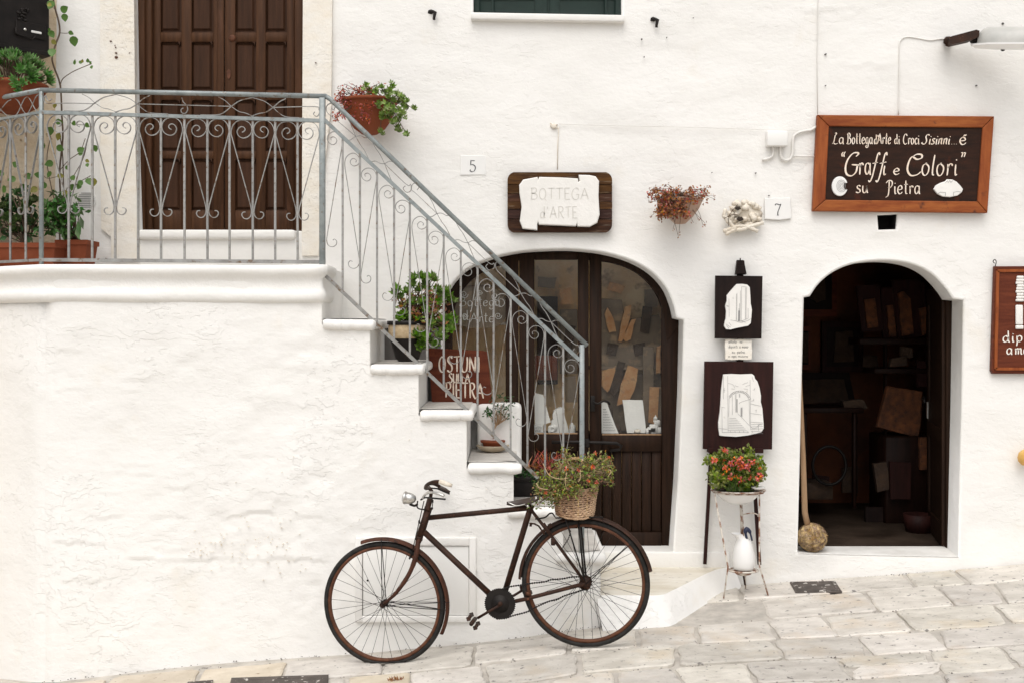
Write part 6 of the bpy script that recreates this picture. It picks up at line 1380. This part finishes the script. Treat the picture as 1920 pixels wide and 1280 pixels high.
# -- hanging terracotta bowl beside the rail, red and green sedum
t = thing('hanging_plant_pot', 'terracotta wall bowl with red and green succulents behind the top of the stair rail', 'plant pot', P(693, 252, DW - .15))
D = DW - .15; mb = MB(); c = P(693, 252, D); hh = P(0, 189, D).z - c.z
mb.lathe([(.0, 0), (.05, .0), (.10, .035), (.145, .10), (.165, .17), (.172, hh - .02), (.182, hh - .018), (.184, hh), (.172, hh), (.168, hh - .03), (0, hh - .035)], c, 32); part('bowl', mb, TERRA, t)
mb = MB(); mb.lathe([(0, hh - .02), (.17, hh - .028)], c, 20); part('soil', mb, SOIL, t)
p = Plant(); top = P(693, 189, D)
for x, y in [(U(628, 700), U(163, 225)) for _ in range(95)]:
    if x < 645 and y < 165: continue
    q = P(x, y, D - U(.02, .2) * (1 if y > 190 else .8)); twig(p['s'], top + Vector((U(-.12, -.02), U(-.08, .05), -.01)), q, .0018)
    for _ in range(9): p['r'].leaf(q + rdir() * .018, rdir(.1), .018, .011)
for x, y in [(632, 166), (645, 158), (655, 156), (648, 165), (628, 190), (640, 172), (662, 158), (703, 160), (712, 156), (719, 158), (650, 163)]: twig(p['s'], top + Vector((U(-.1, .05), -.05, 0)), P(x, y, D - .08), .0015); p['r'].leaf(P(x, y, D - .08), rdir(.5), .022, .008)
GR = [(685, 161), (735, 163), (705, 172), (715, 166), (722, 175), (745, 178), (752, 183), (728, 184), (740, 190), (750, 192), (758, 196), (764, 203), (716, 195), (725, 198), (738, 204), (747, 207), (755, 212), (710, 196), (734, 214), (776, 205), (757, 216), (748, 220), (742, 225), (718, 216), (728, 222), (736, 232), (747, 240), (749, 248), (763, 253), (713, 249), (700, 178), (693, 172), (757, 184), (730, 170), (765, 192), (724, 207), (716, 222), (732, 196)]
for x, y in GR:
    q = P(x, y, D - U(.08, .22)); r0 = top + Vector((U(.03, .15), U(-.14, .0), -.01)); twig(p['s'], r0, q, .0024)
    rosette(p['g'], q, (U(-.4, .5), -1 + U(-.2, .4), U(.1, .9)), 7, .036, .014)
    rosette(p['g'], q + rdir() * .025, (U(-.6, .6), -1, U(.1, .9)), 6, .028, .012, layers=1)
p.emit(t, {'r': ('red_leaves', GRED), 'g': ('green_rosettes', GSUC), 's': ('stems', STEM)})

# -- clay bowl with dry reddish trailing plant
t = thing('hanging_plant_pot', 'small pale clay wall bowl with dry reddish trailing plant, left of the carved stone', 'plant pot', P(1275, 420, DW - .1))
D = DW - .12; c = P(1275, 421, D); hh = P(0, 374, D).z - c.z; mb = MB(); mb.lathe([(0, 0), (.035, .004), (.085, .05), (.125, .105), (.148, hh - .005), (.150, hh), (.140, hh), (0, hh - .03)], c, 28); part('bowl', mb, CLAYP, t)
p = Plant(); top = P(1273, 374, D)
for x, y in [(1218 + 110 * R(), 366 + 12 * U(-1, 1)) for _ in range(95)] + [(U(1236, 1290), U(374, 408)) for _ in range(150)] + [(U(1232, 1262), U(385, 405)) for _ in range(40)]:
    q = P(x, y, D - U(.05, .19)); twig(p['s'], top + Vector((U(-.1, .08), U(-.12, .02), 0)), q, .0014)
    for _ in range(7): p['l' if R() < .75 else 'o'].leaf(q + rdir() * .018, rdir(), .019, .012)
for x, y in [(1246, 348), (1252, 346), (1276, 351), (1220, 357), (1231, 352), (1329, 352), (1340, 368), (1341, 374), (1306, 358), (1262, 430), (1272, 444), (1273, 438), (1300, 418), (1318, 423), (1322, 419), (1226, 398), (1221, 406), (1240, 413), (1310, 412), (1217, 380), (1256, 354), (1268, 356), (1285, 357)]:
    twig(p['s'], top + Vector((U(-.08, .08), -.05, 0)), P(x, y, D - .1), .0015)
    for _ in range(3): p['l'].leaf(P(x, y, D - .1) + rdir() * .01, rdir(), .016, .009)
p.emit(t, {'l': ('dry_leaves', GBR), 'o': ('red_leaves', GRED), 's': ('stems', STEM)})

# -- upper left terracotta bowl on the side wall
c = SWp(22, 206, .2); t = thing('hanging_plant_pot', 'broad terracotta bowl of thick green succulents under the mailbox at the top left', 'plant pot', c)
mb = MB(); mb.lathe([(0, -.02), (.08, -.02), (.15, .02), (.19, .09), (.20, .13), (.215, .13), (.215, .155), (.195, .155), (0, .12)], c, 28); part('bowl', mb, TERRA, t)
p = Plant(); top = c + Vector((0, 0, .14))
for _ in range(60):
    v = rdir(.7); q = top + Vector((v.x * .22, v.y * .18 - .02, abs(v.z) * .16 + .02)); twig(p['s'], top + Vector((v.x * .1, v.y * .08, -.02)), q, .004); rosette(p['g'], q, v + Vector((0, -.5, .3)), 8, .062, .019)
for _ in range(9): q = top + Vector((U(-.1, .22), -.2, U(-.10, .02))); rosette(p['g'], q, (U(-.3, .3), -1, .2), 7, .05, .017)
p.emit(t, {'g': ('succulent_leaves', leafm('jade_leaf', (.09, .20, .05), (.16, .30, .09))), 's': ('stems', STEM)})

# -- planters on the landing
zl = ZL - .010
def boxpot(x0, x1, D, h, dep, lab, tap=.012):
    a, b = P(x0, 0, D).x, P(x1, 0, D).x; t = thing('terracotta_planter', lab, 'planter', ((a + b) / 2, D, zl), 'terracotta planters on the landing'); mb = MB()
    def ring(i, z): return [(a + i, D + i, z), (b - i, D + i, z), (b - i, D + dep - i, z), (a + i, D + dep - i, z)]
    rs_ = [ring(tap * 2, zl), ring(tap * .4, zl + h - .03), ring(-.004, zl + h - .03), ring(-.004, zl + h), ring(.012, zl + h), ring(.012, zl + h - .02)]; vs = sum(rs_, [])
    mb.add(vs, [(k * 4 + i, k * 4 + (i + 1) % 4, k * 4 + 4 + (i + 1) % 4, k * 4 + 4 + i) for k in range(5) for i in range(4)] + [(20, 21, 22, 23)]); part('box', mb, TERRA, t)
    return t, ((a + b) / 2, D + dep / 2, zl + h)
t, r0 = boxpot(-35, 103, 6.95, .165, .22, 'long low terracotta planter of leafy green plants at the left end of the landing')
p = Plant()
sprays(p, 'd', 's', r0, ell((P(30, 400, 7.08).x, 7.1, P(0, 405, 7.08).z), (.24, .12, .16), 34, .2), 9, .05, .03, .004)
for _ in range(16):
    q = Vector((P(U(-5, 62), 0, 7.05).x, U(7.0, 7.1), P(0, U(365, 435), 7.05).z)); rosette(p['v'], q, (U(-.3, .3), -1, U(.2, .8)), 9, .045, .03)
p.emit(t, {'d': ('leaves', GLD), 'v': ('rosettes', leafm('variegated_leaf', (.05, .10, .025), (.13, .17, .06))), 's': ('stems', STEM)})
t, r0 = boxpot(104, 163, 7.12, .195, .2, 'small square terracotta planter with a dense green bush beside the round vent')
p = Plant(); sprays(p, 'g', 's', r0, ell((P(112, 0, 7.12).x, 7.12, P(0, 405, 7.12).z), (.125, .1, .15), 60, .1), 9, .05, .024, .003, zb=-.1)
for x, y in ((145, 415), (150, 405), (138, 380), (143, 425)): p['g'].leaf(P(x, y, 7.08), (.3, -.3, -1), .09, .035, (0, -1, .2))
p.emit(t, {'g': ('leaves', leafm('bush_leaf', (.035, .10, .016), (.055, .14, .025))), 's': ('stems', STEM)})

# -- climbing vine, its large leaves one by one
vine = thing('climbing_vine', 'thin climbing vine with scattered round leaves in the corner left of the brown upper door', 'vine', P(114, 490, 7.42))
def VP(x, y, d=7.40): return P(x, y, d - max(0, (112 - x)) * .0028)
mb = MB()
for pts, r in (([(116, 490), (112, 440), (114, 380), (112, 320), (118, 260), (116, 215), (113, 160), (101, 125), (98, 108), (104, 85), (112, 62), (110, 40), (104, 18), (96, -20)], .006), ([(113, 160), (118, 148), (135, 136), (152, 128), (172, 120)], .003), ([(112, 62), (122, 63), (130, 62)], .002), ([(112, 320), (130, 300), (150, 285), (160, 260)], .0025),
               ([(114, 380), (130, 345), (155, 300), (163, 270)], .0025), ([(113, 330), (90, 335), (80, 328)], .002), ([(122, 490), (120, 420), (118, 300), (112, 250)], .004), ([(124, 370), (145, 345), (170, 330)], .0025), ([(108, 400), (96, 350), (88, 300), (95, 255)], .003), ([(116, 215), (135, 232), (160, 235)], .002), ([(104, 18), (95, 12), (86, 8)], .002)):
    mb.tube(catmull([VP(a, b_) for a, b_ in pts], 4), r, 5)
part('stem', mb, STEM, vine)
def leafmesh(L, W):
    mb = MB(); n = 8; vs = []
    out = [(0, 0), (.32, .10), (.5, .34), (.42, .62), (.2, .86), (0, 1.02), (-.2, .86), (-.42, .62), (-.5, .34), (-.32, .10)]
    for a, b_ in out: vs.append((a * W, -.22 * abs(a) * W - .25 * W * (b_ - .5) ** 2, b_ * L))
    vs += [(0, .0, .3 * L), (0, .0, .7 * L)]
    mb.add(vs, [(0, 1, 10), (1, 2, 10), (2, 11, 10), (2, 3, 11), (3, 4, 11), (4, 5, 11), (5, 6, 11), (6, 7, 11), (7, 8, 11), (8, 10, 11), (8, 9, 10), (9, 0, 10)], True); return mb
lmA = finish('leaf', leafmesh(1, 1), leafm('vine_leaf', (.05, .13, .018), (.10, .19, .03), .0)); lmB = finish('leaf', leafmesh(1, 1), leafm('yellowing_vine_leaf', (.17, .22, .03), (.30, .22, .05), .0))
VL = [(115, 22, 15, 60), (99, 2, 16, 200), (90, 8, 9, 120), (120, 26, 13, 170), (93, 58, 13, 150), (92, 60, 9, 60), (98, 92, 16, 175), (96, 76, 10, 120), (136, 68, 17, 165), (128, 60, 9, 110), (140, 122, 9, 20), (148, 119, 7, 60), (154, 118, 6, 20), (165, 118, 7, 0), (171, 124, 7, 150), (168, 120, 6, 60), (97, 165, 9, 170), (104, 195, 9, 180), (96, 238, 15, 190), (104, 228, 12, 100), (137, 228, 10, 140), (160, 232, 10, 130),
      (112, 250, 13, 200), (86, 274, 14, 270), (105, 275, 14, 110), (145, 285, 13, 60), (148, 292, 9, 40), (160, 300, 7, 120), (163, 307, 8, 160), (177, 272, 12, 170), (100, 305, 14, 250), (96, 322, 12, 200), (107, 330, 11, 90), (135, 330, 11, 150), (137, 345, 12, 190), (150, 338, 11, 170), (164, 335, 15, 160), (176, 334, 14, 185), (150, 345, 10, 200), (122, 312, 9, 120), (88, 345, 13, 240), (78, 330, 12, 280), (70, 352, 13, 230), (60, 330, 13, 260), (45, 345, 12, 200), (35, 312, 12, 300), (30, 335, 13, 250), (52, 375, 12, 180), (82, 372, 13, 200), (12, 350, 14, 230), (20, 380, 12, 200), (8, 325, 12, 260), (118, 362, 10, 90), (99, 388, 12, 170)]
for i, (x, y, s_, ang) in enumerate(VL):
    k = s_ * 7.3 / F * 1.15; inst('leaf', lmB if i % 5 == 2 else lmA, vine, VP(x, y, 7.34 - .0 * R()), rot=(U(-.5, .5), math.radians(ang), U(-.6, .6)), scale=(k * .85, k, k))

# -- dark pot with straw band and a leafy shrub on the second step
D = 7.08; zb = ZT[1] + .006; ctr = Vector((P(764, 0, D).x, D, zb)); k = D / F
t = thing('potted_shrub', 'green and browned shrub in a dark pot with a straw coloured band, on the stairs', 'potted plant', ctr)
mb = MB(); mb.lathe([(0, 0), (.055, 0), (.075, .02), (.108, .13), (.112, .145), (.112, .225), (.127, .228), (.127, .25), (.112, .25), (0, .225)], ctr, 28); part('pot', mb, POTD, t)
mb = MB(); mb.lathe([(.113, .143), (.1175, .148), (.1195, .222), (.113, .226)], ctr, 28); part('straw_band', mb, BASK, t)
mb = MB(); mb.lathe([(0, .235), (.11, .232)], ctr, 16); part('soil', mb, SOIL, t)
p = Plant(); root = ctr + Vector((0.02, 0, .22))
def inb(n, x0, x1, y0, y1, d0=.0, d1=.12): return [P(U(x0, x1), U(y0, y1), D - U(-.1, d1)) for _ in range(n)]
for q in inb(52, 760, 838, 545, 620) + inb(15, 750, 780, 560, 590): 
    twig(p['s'], root, q, .0028)
    for _ in range(11): p['b' if R() < .62 else ('y' if R() < .3 else 'g')].leaf(q + rdir() * .03, rdir(), .040, .018)
for x, y in [(745, 545), (742, 550), (763, 548), (778, 522), (788, 520), (794, 524), (812, 522), (815, 528), (775, 536), (798, 535), (800, 545), (788, 545), (822, 545), (828, 550), (838, 548), (842, 556), (846, 565), (748, 595), (757, 592), (762, 598), (752, 600), (840, 600), (848, 598), (846, 605), (850, 610), (826, 605), (818, 612), (832, 615), (808, 608), (845, 618), (790, 640), (785, 650), (795, 648), (797, 630), (788, 632), (780, 628), (822, 630), (830, 635), (805, 640), (815, 645), (792, 570), (797, 580), (770, 570), (825, 565), (750, 560)]:
    q = P(x, y, D - U(.02, .12)); twig(p['s'], root, q, .003); rosette(p['g'], q, (U(-.5, .5), U(-1, -.3), U(.2, 1)), 7, .052, .021, .85)
p.emit(t, {'b': ('browned_leaves', GBR), 'y': ('yellow_leaves', GLY), 'g': ('green_leaves', leafm('shrub_leaf', (.10, .20, .02), (.19, .31, .05))), 's': ('stems', STEM)})

# -- little tree on a saucer on the fourth step
D = 7.26; zb = ZT[3] + .006; ctr = Vector((P(924, 0, D).x, D, zb))
t = thing('saucer', 'shallow pale stone saucer under the small potted tree on the stairs', 'saucer', ctr); mb = MB()
mb.lathe([(0, 0), (.05, 0), (.075, .012), (.106, .040), (.104, .044), (.07, .022), (0, .014)], ctr, 28); part('dish', mb, SAUCER, t)
cp2 = ctr + Vector((0, 0, .017)); t = thing('potted_tree', 'tiny bare-stemmed tree in a low red brown pot on a saucer, on the stairs', 'potted plant', cp2)
mb = MB(); mb.lathe([(0, 0), (.055, 0), (.066, .04), (.078, .045), (.080, .056), (.07, .056), (0, .048)], cp2, 24); part('pot', mb, TERRA, t)
p = Plant(); T = lambda x, y, d=0: P(x, y, D + d)
tr = MB(); tr.tube(catmull([T(926, 822), T(925, 808), T(931, 795), T(936, 786)], 5), [.007] * 6 + [.0055] * 10, 7)
tips = []
for x, y in [(912, 775), (920, 768), (928, 762), (934, 760), (940, 757), (947, 763), (952, 768), (957, 775), (948, 778), (940, 770), (930, 772), (923, 780), (943, 785), (937, 766), (951, 783)]:
    q = T(x, y, U(-.08, .08)); tips.append(q); tr.tube(catmull([T(931, 797), T((931 + x) / 2 + U(-3, 3), (797 + y) / 2, U(-.02, .02)), q], 4), .0026, 5, caps=False)
part('trunk', tr, POLE, t)
for q in tips + [T(916, 772), T(925, 745), T(935, 742), T(945, 745), T(955, 748), T(962, 757)]:
    for _ in range(7): p['g'].leaf(q + rdir() * .018, rdir(.2), .030, .010)
for _ in range(6): p['g'].leaf(T(914, 772, -.05), rdir(0), .045, .020)
p.emit(t, {'g': ('leaves', GLD)})

# -- wicker basket on the bicycle carrier
bc = Bn(1078, 968, -.01); bz = bc.z + .004; t = thing('wicker_basket', 'oval wicker basket strapped on the bicycle carrier, filled with a flowering plant', 'basket', (bc.x, bc.y, bz))
def bpt(a, h, r): # oval: a angle, h 0..1 height
    rx, ry = (.098 + .022 * h) * r, (.080 + .018 * h) * r
    return Vector((bc.x, bc.y, bz + .163 * h + .006 * math.sin(a * 2 + 1))) + bu * (rx * math.cos(a)) + bn * (ry * math.sin(a))
ns_ = 26
for row in range(14):
    h = (row + .5) / 14; n = ns_ * 4; pts = [bpt(2 * math.pi * i / n, h + .012 * math.sin(i * .5 + row * 1.3), 1 + .050 * math.cos(math.pi * (i / 2 + row))) for i in range(n)]
    mb = MB(); mb.tube(pts, .0052 + .0008 * math.sin(row * 7), 5, closed=True); part('woven_strand', mb, WICKER, t)
mb = MB()
for i in range(ns_): a = 2 * math.pi * (i + .5) / ns_; mb.tube([bpt(a, 0, 1), bpt(a, 1.0, 1)], .0035, 5)
part('stakes', mb, WICKER, t, kind='stuff')
mb = MB()
for r_, h in ((1.02, 1.0), (1.03, .965), (.99, .02)): mb = MB(); mb.tube([bpt(2 * math.pi * i / 50, h + .01 * math.sin(i * 1.6), r_) for i in range(50)], .006, 6, closed=True); part('rim', mb, WICKER, t)
mb = MB(); vs = [bpt(2 * math.pi * i / 24, .01, .98) for i in range(24)]; mb.add(vs, [tuple(range(24))]); part('bottom', mb, WICKER, t)
mb = MB()
for ph in (0, 2.1, 4.2):
    pts = []
    for i in range(30):
        a = math.pi * i / 29; q = Vector((bc.x, bc.y, bz + .15)) + bu * (-.105 * math.cos(a)) + bn * -.02 + Vector((0, 0, .168 * math.sin(a))); w_ = .0055; q += bu * w_ * math.cos(i * 1.1 + ph) + Vector((0, 0, w_ * math.sin(i * 1.1 + ph))); pts.append(q)
    mb.tube(pts, .0048, 5)
part('handle', mb, WICKER, t)
fp = thing('basket_plant', 'tangled yellow green trailing plant with a few orange flowers in the bicycle basket', 'plant', (bc.x, bc.y, bz + .12)); p = Plant(); root = Vector((bc.x, bc.y, bz + .14))
mb = MB(); vs = [bpt(2 * math.pi * i / 24, .84, .96) for i in range(24)]; mb.add(vs, [tuple(range(24))]); part('soil', mb, SOIL, fp)
def BP(x, y, o): return Bn(x, y, o)
pts = [BP(U(1040, 1148), U(862, 905), U(-.15, .12)) for _ in range(150)] + [BP(U(1010, 1115), U(885, 925), U(-.17, -.03)) for _ in range(120)] + [BP(U(1098, 1148), U(852, 890), U(-.1, .1)) for _ in range(50)] + [BP(U(998, 1045), U(905, 948), U(-.14, -.02)) for _ in range(42)] + [BP(U(1055, 1070), U(842, 865), U(-.05, .05)) for _ in range(10)] + [BP(U(1030, 1085), U(905, 930), U(-.17, -.10)) for _ in range(45)]
for q in pts:
    twig(p['s' if R() < .6 else 't'], root + bu * U(-.08, .09) + bn * U(-.07, .07), q, .0015)
    for _ in range(7): p[('o', 'o', 'y', 'g', 'y', 'o', 'b')[int(R() * 7)]].leaf(q + rdir() * .022, rdir(.2), U(.010, .026), U(.006, .013))
for x, y, r in ((1061, 878, .012), (1085, 880, .010), (1111, 874, .014), (1116, 849, .012), (1023, 922, .012), (1012, 918, .006), (1143, 857, .008), (1103, 900, .01), (1118, 903, .011)):
    q = BP(x, y, -.17 if y > 870 else -.06)
    for _ in range(14): p['f'].leaf(q + rdir() * r * .3, rdir(0), r * 1.2, r * .8)
for pp in ([(1063, 885), (1060, 900), (1062, 916)], [(1088, 880), (1088, 895), (1084, 903)], [(1063, 872), (1062, 880)], [(1140, 892), (1146, 884), (1143, 880)], [(1005, 905), (1012, 914), (1028, 917)], [(1018, 868), (1030, 890), (1050, 897), (1066, 895)]): p['t'].tube(catmull([BP(a, b_, -.18) for a, b_ in pp], 4), .0022, 5)
p.emit(fp, {'o': ('olive_leaves', GOLIVE), 'y': ('yellow_leaves', GLY), 'g': ('green_leaves', GL), 'b': ('dry_leaves', GBR), 'f': ('orange_flowers', FLOW), 's': ('stems', STEM), 't': ('pale_stems', STEML)})
# red spiky plant in a dark trough at the foot of the stairs
tq = P(990, 925, 7.2); tz = P(0, 922, 7.2).z
t = thing('red_spiky_plant', 'rusty red spiky plant in a black trough at the stair foot, behind the bicycle basket', 'potted plant', (tq.x, 7.2, ZT[4])); mb = MB(); a, b_ = P(950, 0, 7.1).x, P(1062, 0, 7.1).x
z0, z1 = ZT[4] + .005, P(0, 893, 7.1).z; mb.bbox((a, 7.08, z0), (b_, 7.26, z1), .012, 2); mb.bbox((a - .01, 7.07, z1 - .03), (b_ + .01, 7.27, z1 + .004), .008, 2); part('trough', mb, POTD, t)
p = Plant()
for _ in range(150):
    x0_ = U(a + .08, b_ - .01); q = Vector((x0_, U(7.1, 7.22), z1)); e = P(U(994, 1058), U(840, 885), 7.15); p['r' if R() < .6 else 'b'].leaf(q.lerp(e, .4), (e - q) + rdir() * .06, (e - q).length * U(.5, .7), .006)
for _ in range(70): q = P(U(963, 1010), U(884, 900), U(7.05, 7.2)); [p['g'].leaf(q + rdir() * .02, rdir(.3), .022, .012) for _ in range(4)]
p.emit(t, {'r': ('red_leaves', GRED), 'b': ('rusty_leaves', leafm('rusty_leaf', (.25, .08, .03), (.45, .20, .08))), 'g': ('dark_leaves', GLD)})

# ================================================================== ENAMEL WASHSTAND
D = 7.22; ws_ = thing('wash_stand', 'thin rusty white iron wash stand in front of the easel legs beside the doorway', 'wash stand', P(1398, 1114, D))
WP = lambda x, y, d=0: P(x, y, D + d)
gfoot = lambda x, d: Vector((P(x, 0, D + d).x, D + d, gz(P(x, 0, D + d).x) + .004))
def rod(pts, r, name, m=RUSTW): mb = MB(); mb.tube(pts, r, 7); return part(name, mb, m, ws_)
rod([WP(1340, 925, -.05), WP(1365, 1062, -.05), gfoot(1357, -.08)], .0055, 'leg'); rod([WP(1424, 923, -.05), WP(1424, 1060, -.05), gfoot(1440.5, -.08)], .0055, 'leg'); rod([WP(1390, 925, .16), WP(1397, 1062, .10), gfoot(1398, .14)], .0055, 'leg')
rod([WP(1389, 940, .05), WP(1391, 1000, .05)], .0085, 'upright')
rod(catmull([WP(1390, 965, .05), WP(1400, 962, 0), WP(1413, 961, -.04), WP(1422, 965, -.03), WP(1421, 967, .0)], 4), .004, 'towel_hook')
mb = MB(); c = WP(1393.5, 1068, .0); mb.tube([c + Vector((.093 * math.cos(a), .075 * math.sin(a), 0)) for a in [2 * math.pi * i / 30 for i in range(30)]], .006, 6, closed=True); mb.tube([c + Vector((-.093, 0, 0)), c + Vector((.093, 0, 0))], .005, 6); part('shelf_ring', mb, RUSTW, ws_)
mb = MB(); mb.lathe([(.055, -.008), (.05, -.022), (.03, -.03), (0, -.031)], c, 20); part('soap_cup', mb, RUSTW, ws_)
mb = MB(); mb.tube([c + Vector((0, .0, -.02)), P(1397, 1096, D)], .006, 6); part('foot_pin', mb, RUST, ws_)
mb = MB(); c = WP(1384, 921, 0); mb.tube([c + Vector((.158 * math.cos(a), .12 * math.sin(a), 0)) for a in [2 * math.pi * i / 36 for i in range(36)]], .006, 6, closed=True); part('basin_ring', mb, RUSTW, ws_)
mb = MB(); mb.lathe([(.0, .0), (.028, .004), (.045, .016), (.042, .018), (0, .008)], WP(1421, 917, -.08), 18); part('soap_dish', mb, ENAMEL, ws_)
c = WP(1384, 944, 0); bs_n = thing('enamel_basin', 'white enamel basin hanging in the wash stand ring with a rusty rim', 'basin', c); mb = MB()
prf = [(0, 0), (.05, .002), (.09, .02), (.125, .052), (.145, .08), (.172, .085), (.174, .091), (.150, .091), (.135, .075), (0, .06)]
mb.lathe(prf[:5], c, 32); mb.v = [(x, c.y + (y - c.y) * .8, z) for x, y, z in mb.v]; part('bowl', mb, ENAMEL, bs_n); mb = MB(); mb.lathe(prf[4:], c, 32); mb.v = [(x, c.y + (y - c.y) * .8, z) for x, y, z in mb.v]; part('rim', mb, RUSTW, bs_n)
mb = MB(); mb.lathe([(0, .082), (.14, .080)], c, 20); mb.v = [(x, c.y + (y - c.y) * .78, z) for x, y, z in mb.v]; part('soil', mb, SOIL, bs_n)
c = WP(1384, 918, 0); bp_ = thing('begonia', 'bushy green begonia with orange red flowers planted in the white enamel basin', 'plant', c); p = Plant()
CL = [(1340, 868, 13), (1345, 890, 15), (1362, 858, 14), (1384, 866, 15), (1400, 854, 13), (1414, 868, 14), (1418, 888, 13), (1366, 890, 17), (1392, 892, 18), (1405, 898, 13), (1380, 880, 16), (1350, 903, 10)]
for _ in range(260):
    v = rdir(.1); cl_ = CL[int(R() * 12)]; q = WP(cl_[0] + v.x * cl_[2] * 1.05, cl_[1] - v.z * cl_[2], v.y * .07 + U(-.09, .09)); 
    if q.z < c.z + .01: q.z = c.z + U(.01, .05)
    twig(p['s'], c + Vector((U(-.08, .08), U(-.06, .06), 0)), q, .003)
    for _ in range(8): p['g' if R() < .72 else 'y'].leaf(q + rdir() * .02, rdir(.3), U(.024, .036), U(.018, .026))
for _ in range(34):
    v = rdir(.2); q = WP(1386 + v.x * 40, 880 - v.z * 26, -abs(v.y) * .12 - .05)
    for _ in range(7): p['f' if R() < .7 else 'p'].leaf(q + rdir() * .008, rdir(0), .016, .014)
for x, y in [(1400, 878), (1395, 872), (1404, 872), (1372, 867), (1340, 862), (1358, 845), (1426, 890), (1422, 897), (1383, 865), (1370, 893), (1362, 876), (1410, 865), (1390, 860)]:
    for _ in range(14): p['f' if R() < .6 else 'p'].leaf(WP(x, y, -.17) + rdir() * .012, rdir(0), .02, .016)
p.emit(bp_, {'g': ('leaves', leafm('begonia_leaf', (.085, .135, .014), (.17, .20, .03))), 'y': ('yellow_leaves', GLY), 'f': ('orange_flowers', FLOW), 'p': ('coral_flowers', FLOWP), 's': ('stems', GL)})
c = WP(1394, 1066, .0); jug = thing('enamel_jug', 'tall white enamel water jug with dark blue handle standing on the wash stand shelf', 'jug', c); mb = MB()
mb.lathe([(0, .002), (.062, .002), (.070, .02), (.073, .06), (.070, .10), (.058, .15), (.044, .185), (.038, .205), (.041, .225)], c, 28)
v2 = []
for x, y, z in mb.v:
    h = (z - c.z) / .225
    if h > .84:
        f = (h - .84) / .16; dx = (x - c.x); x -= .016 * f; z += -.030 * f * (1 if dx > 0 else -.0) * min(1, abs(dx) / .03); x += (-.022 * f if dx < -.01 else 0)
    v2.append((x, y, z))
mb.v = v2; part('body', mb, ENAMEL, jug)
mb = MB(); mb.tube(catmull([c + Vector((.022, 0, .19)), c + Vector((.012, 0, .235)), c + Vector((.022, .0, .255)), c + Vector((.040, 0, .235)), c + Vector((.055, 0, .18))], 4), [.008] * 4 + [.014] * 5 + [.012] * 4 + [.006] * 4, 8); part('handle', mb, NAVY, jug)

# -- straw ball on a pole leaning in the doorway
c = P(1523, 1006, 7.57); c.z = .404 + .093; t = thing('straw_ball_pole', 'worn wooden pole ending in a big rough straw ball, leaning in the open doorway', 'pole', (c.x, c.y, .405))
mb = MB(); mb.blob(c, .094, .14, 4, 4, 4); part('ball', mb, GRASSY, t)
mb = MB()
for _ in range(2200):
    v = rdir(); q = c + v * .094; d = v.orthogonal().normalized(); d = (Matrix.Rotation(U(0, 6.28), 3, v) @ d + v * U(-.1, .35)).normalized(); mb.leaf(q, d, U(.012, .035), .0045, v)
part('straw', mb, GRASSY, t, kind='stuff')
mb = MB(); mb.tube([c + Vector((-.025, 0, .06)), P(1509, 960, 7.57), P(1506, 860, 7.575), P(1503, 775, 7.585), P(1500, 700, 7.6)], [.020, .020, .018, .014, .011], 10); part('pole', mb, POLE, t)

# ================================================================== small marks on the whitewash: chips and stains, thin flakes of bare stone
mk = MB(); rk = random.Random(11)
def fleck(x, y, D, r, mb): 
    c = P(x, y, D); n = 6; k = rk.uniform(.5, 1); vs = [(c.x + r * rk.uniform(.6, 1.2) * math.cos(6.283 * i / n), D - .004, c.z + r * k * rk.uniform(.6, 1.2) * math.sin(6.283 * i / n)) for i in range(n)]; mb.prism([(v[0], v[2]) for v in vs], D - .006, D + .01)
for x, y, r in ((208, 78, .008), (217, 90, .005), (218, 100, .009), (219, 108, .012), (216, 86, .004), (243, 100, .005), (592, 118, .006), (199, 485, .007)): fleck(x, y, DW - .03, r, mk)
o = part('rust_chips', mk, RUSTR, house, kind='stuff')
mk = MB()
for x, y, r in [(1203, 74, .006), (1250, 71, .005), (1335, 324, .005), (1417, 325, .006), (1548, 102, .006), (1880, 45, .008), (1548, 161, .004), (1208, 107, .005), (1442, 367, .006), (1831, 161, .006), (1300, 34, .004)]: fleck(x, y, DW - .012, r, mk)
part('wall_chips', mk, DADO, house, kind='stuff')
mk = MB()
for _ in range(70): fleck(rk.gauss(500, 55), rk.gauss(1030, 28), DS - .012, rk.uniform(.0015, .0045), mk)
for _ in range(40): fleck(rk.gauss(395, 30), rk.gauss(1022, 12), DS - .012, rk.uniform(.0015, .004), mk)
for _ in range(60): fleck(rk.uniform(400, 950), rk.uniform(780, 1180), DS - .012, rk.uniform(.001, .003), mk)
part('wall_chips', mk, BONE, stair, kind='stuff')
# dry tuft in a paving joint and grit along the joints and the foot of the walls
g0 = G(742, 1274); mb = MB()
for _ in range(90): q = g0 + Vector((U(-.035, .035), U(-.02, .02), 0)); mb.leaf(q, rdir(.6), U(.012, .03), .006)
solid('dry_tuft', mb, GBR, 'small dry brown tuft growing in the paving below the front wheel', 'weed')
mb = MB()
for _ in range(700):
    k = rk.randrange(1, 6); x = rk.uniform(-3.2, 4.4); y = wav(k, x) + rk.gauss(0, .012)
    if rk.random() < .4: y = (DS if x < .9 else DW) - abs(rk.gauss(0, .02)) - .008
    r = rk.uniform(.002, .006); z = gz(x) - .004; mb.add([(x - r, y, z), (x, y - r, z), (x + r, y, z), (x, y + r, z), (x, y, z + r)], [(0, 1, 4), (1, 2, 4), (2, 3, 4), (3, 0, 4)])
solid('joint_grit', mb, DRAIN, 'dark grit lying in the paving joints', 'grit', kind='stuff')
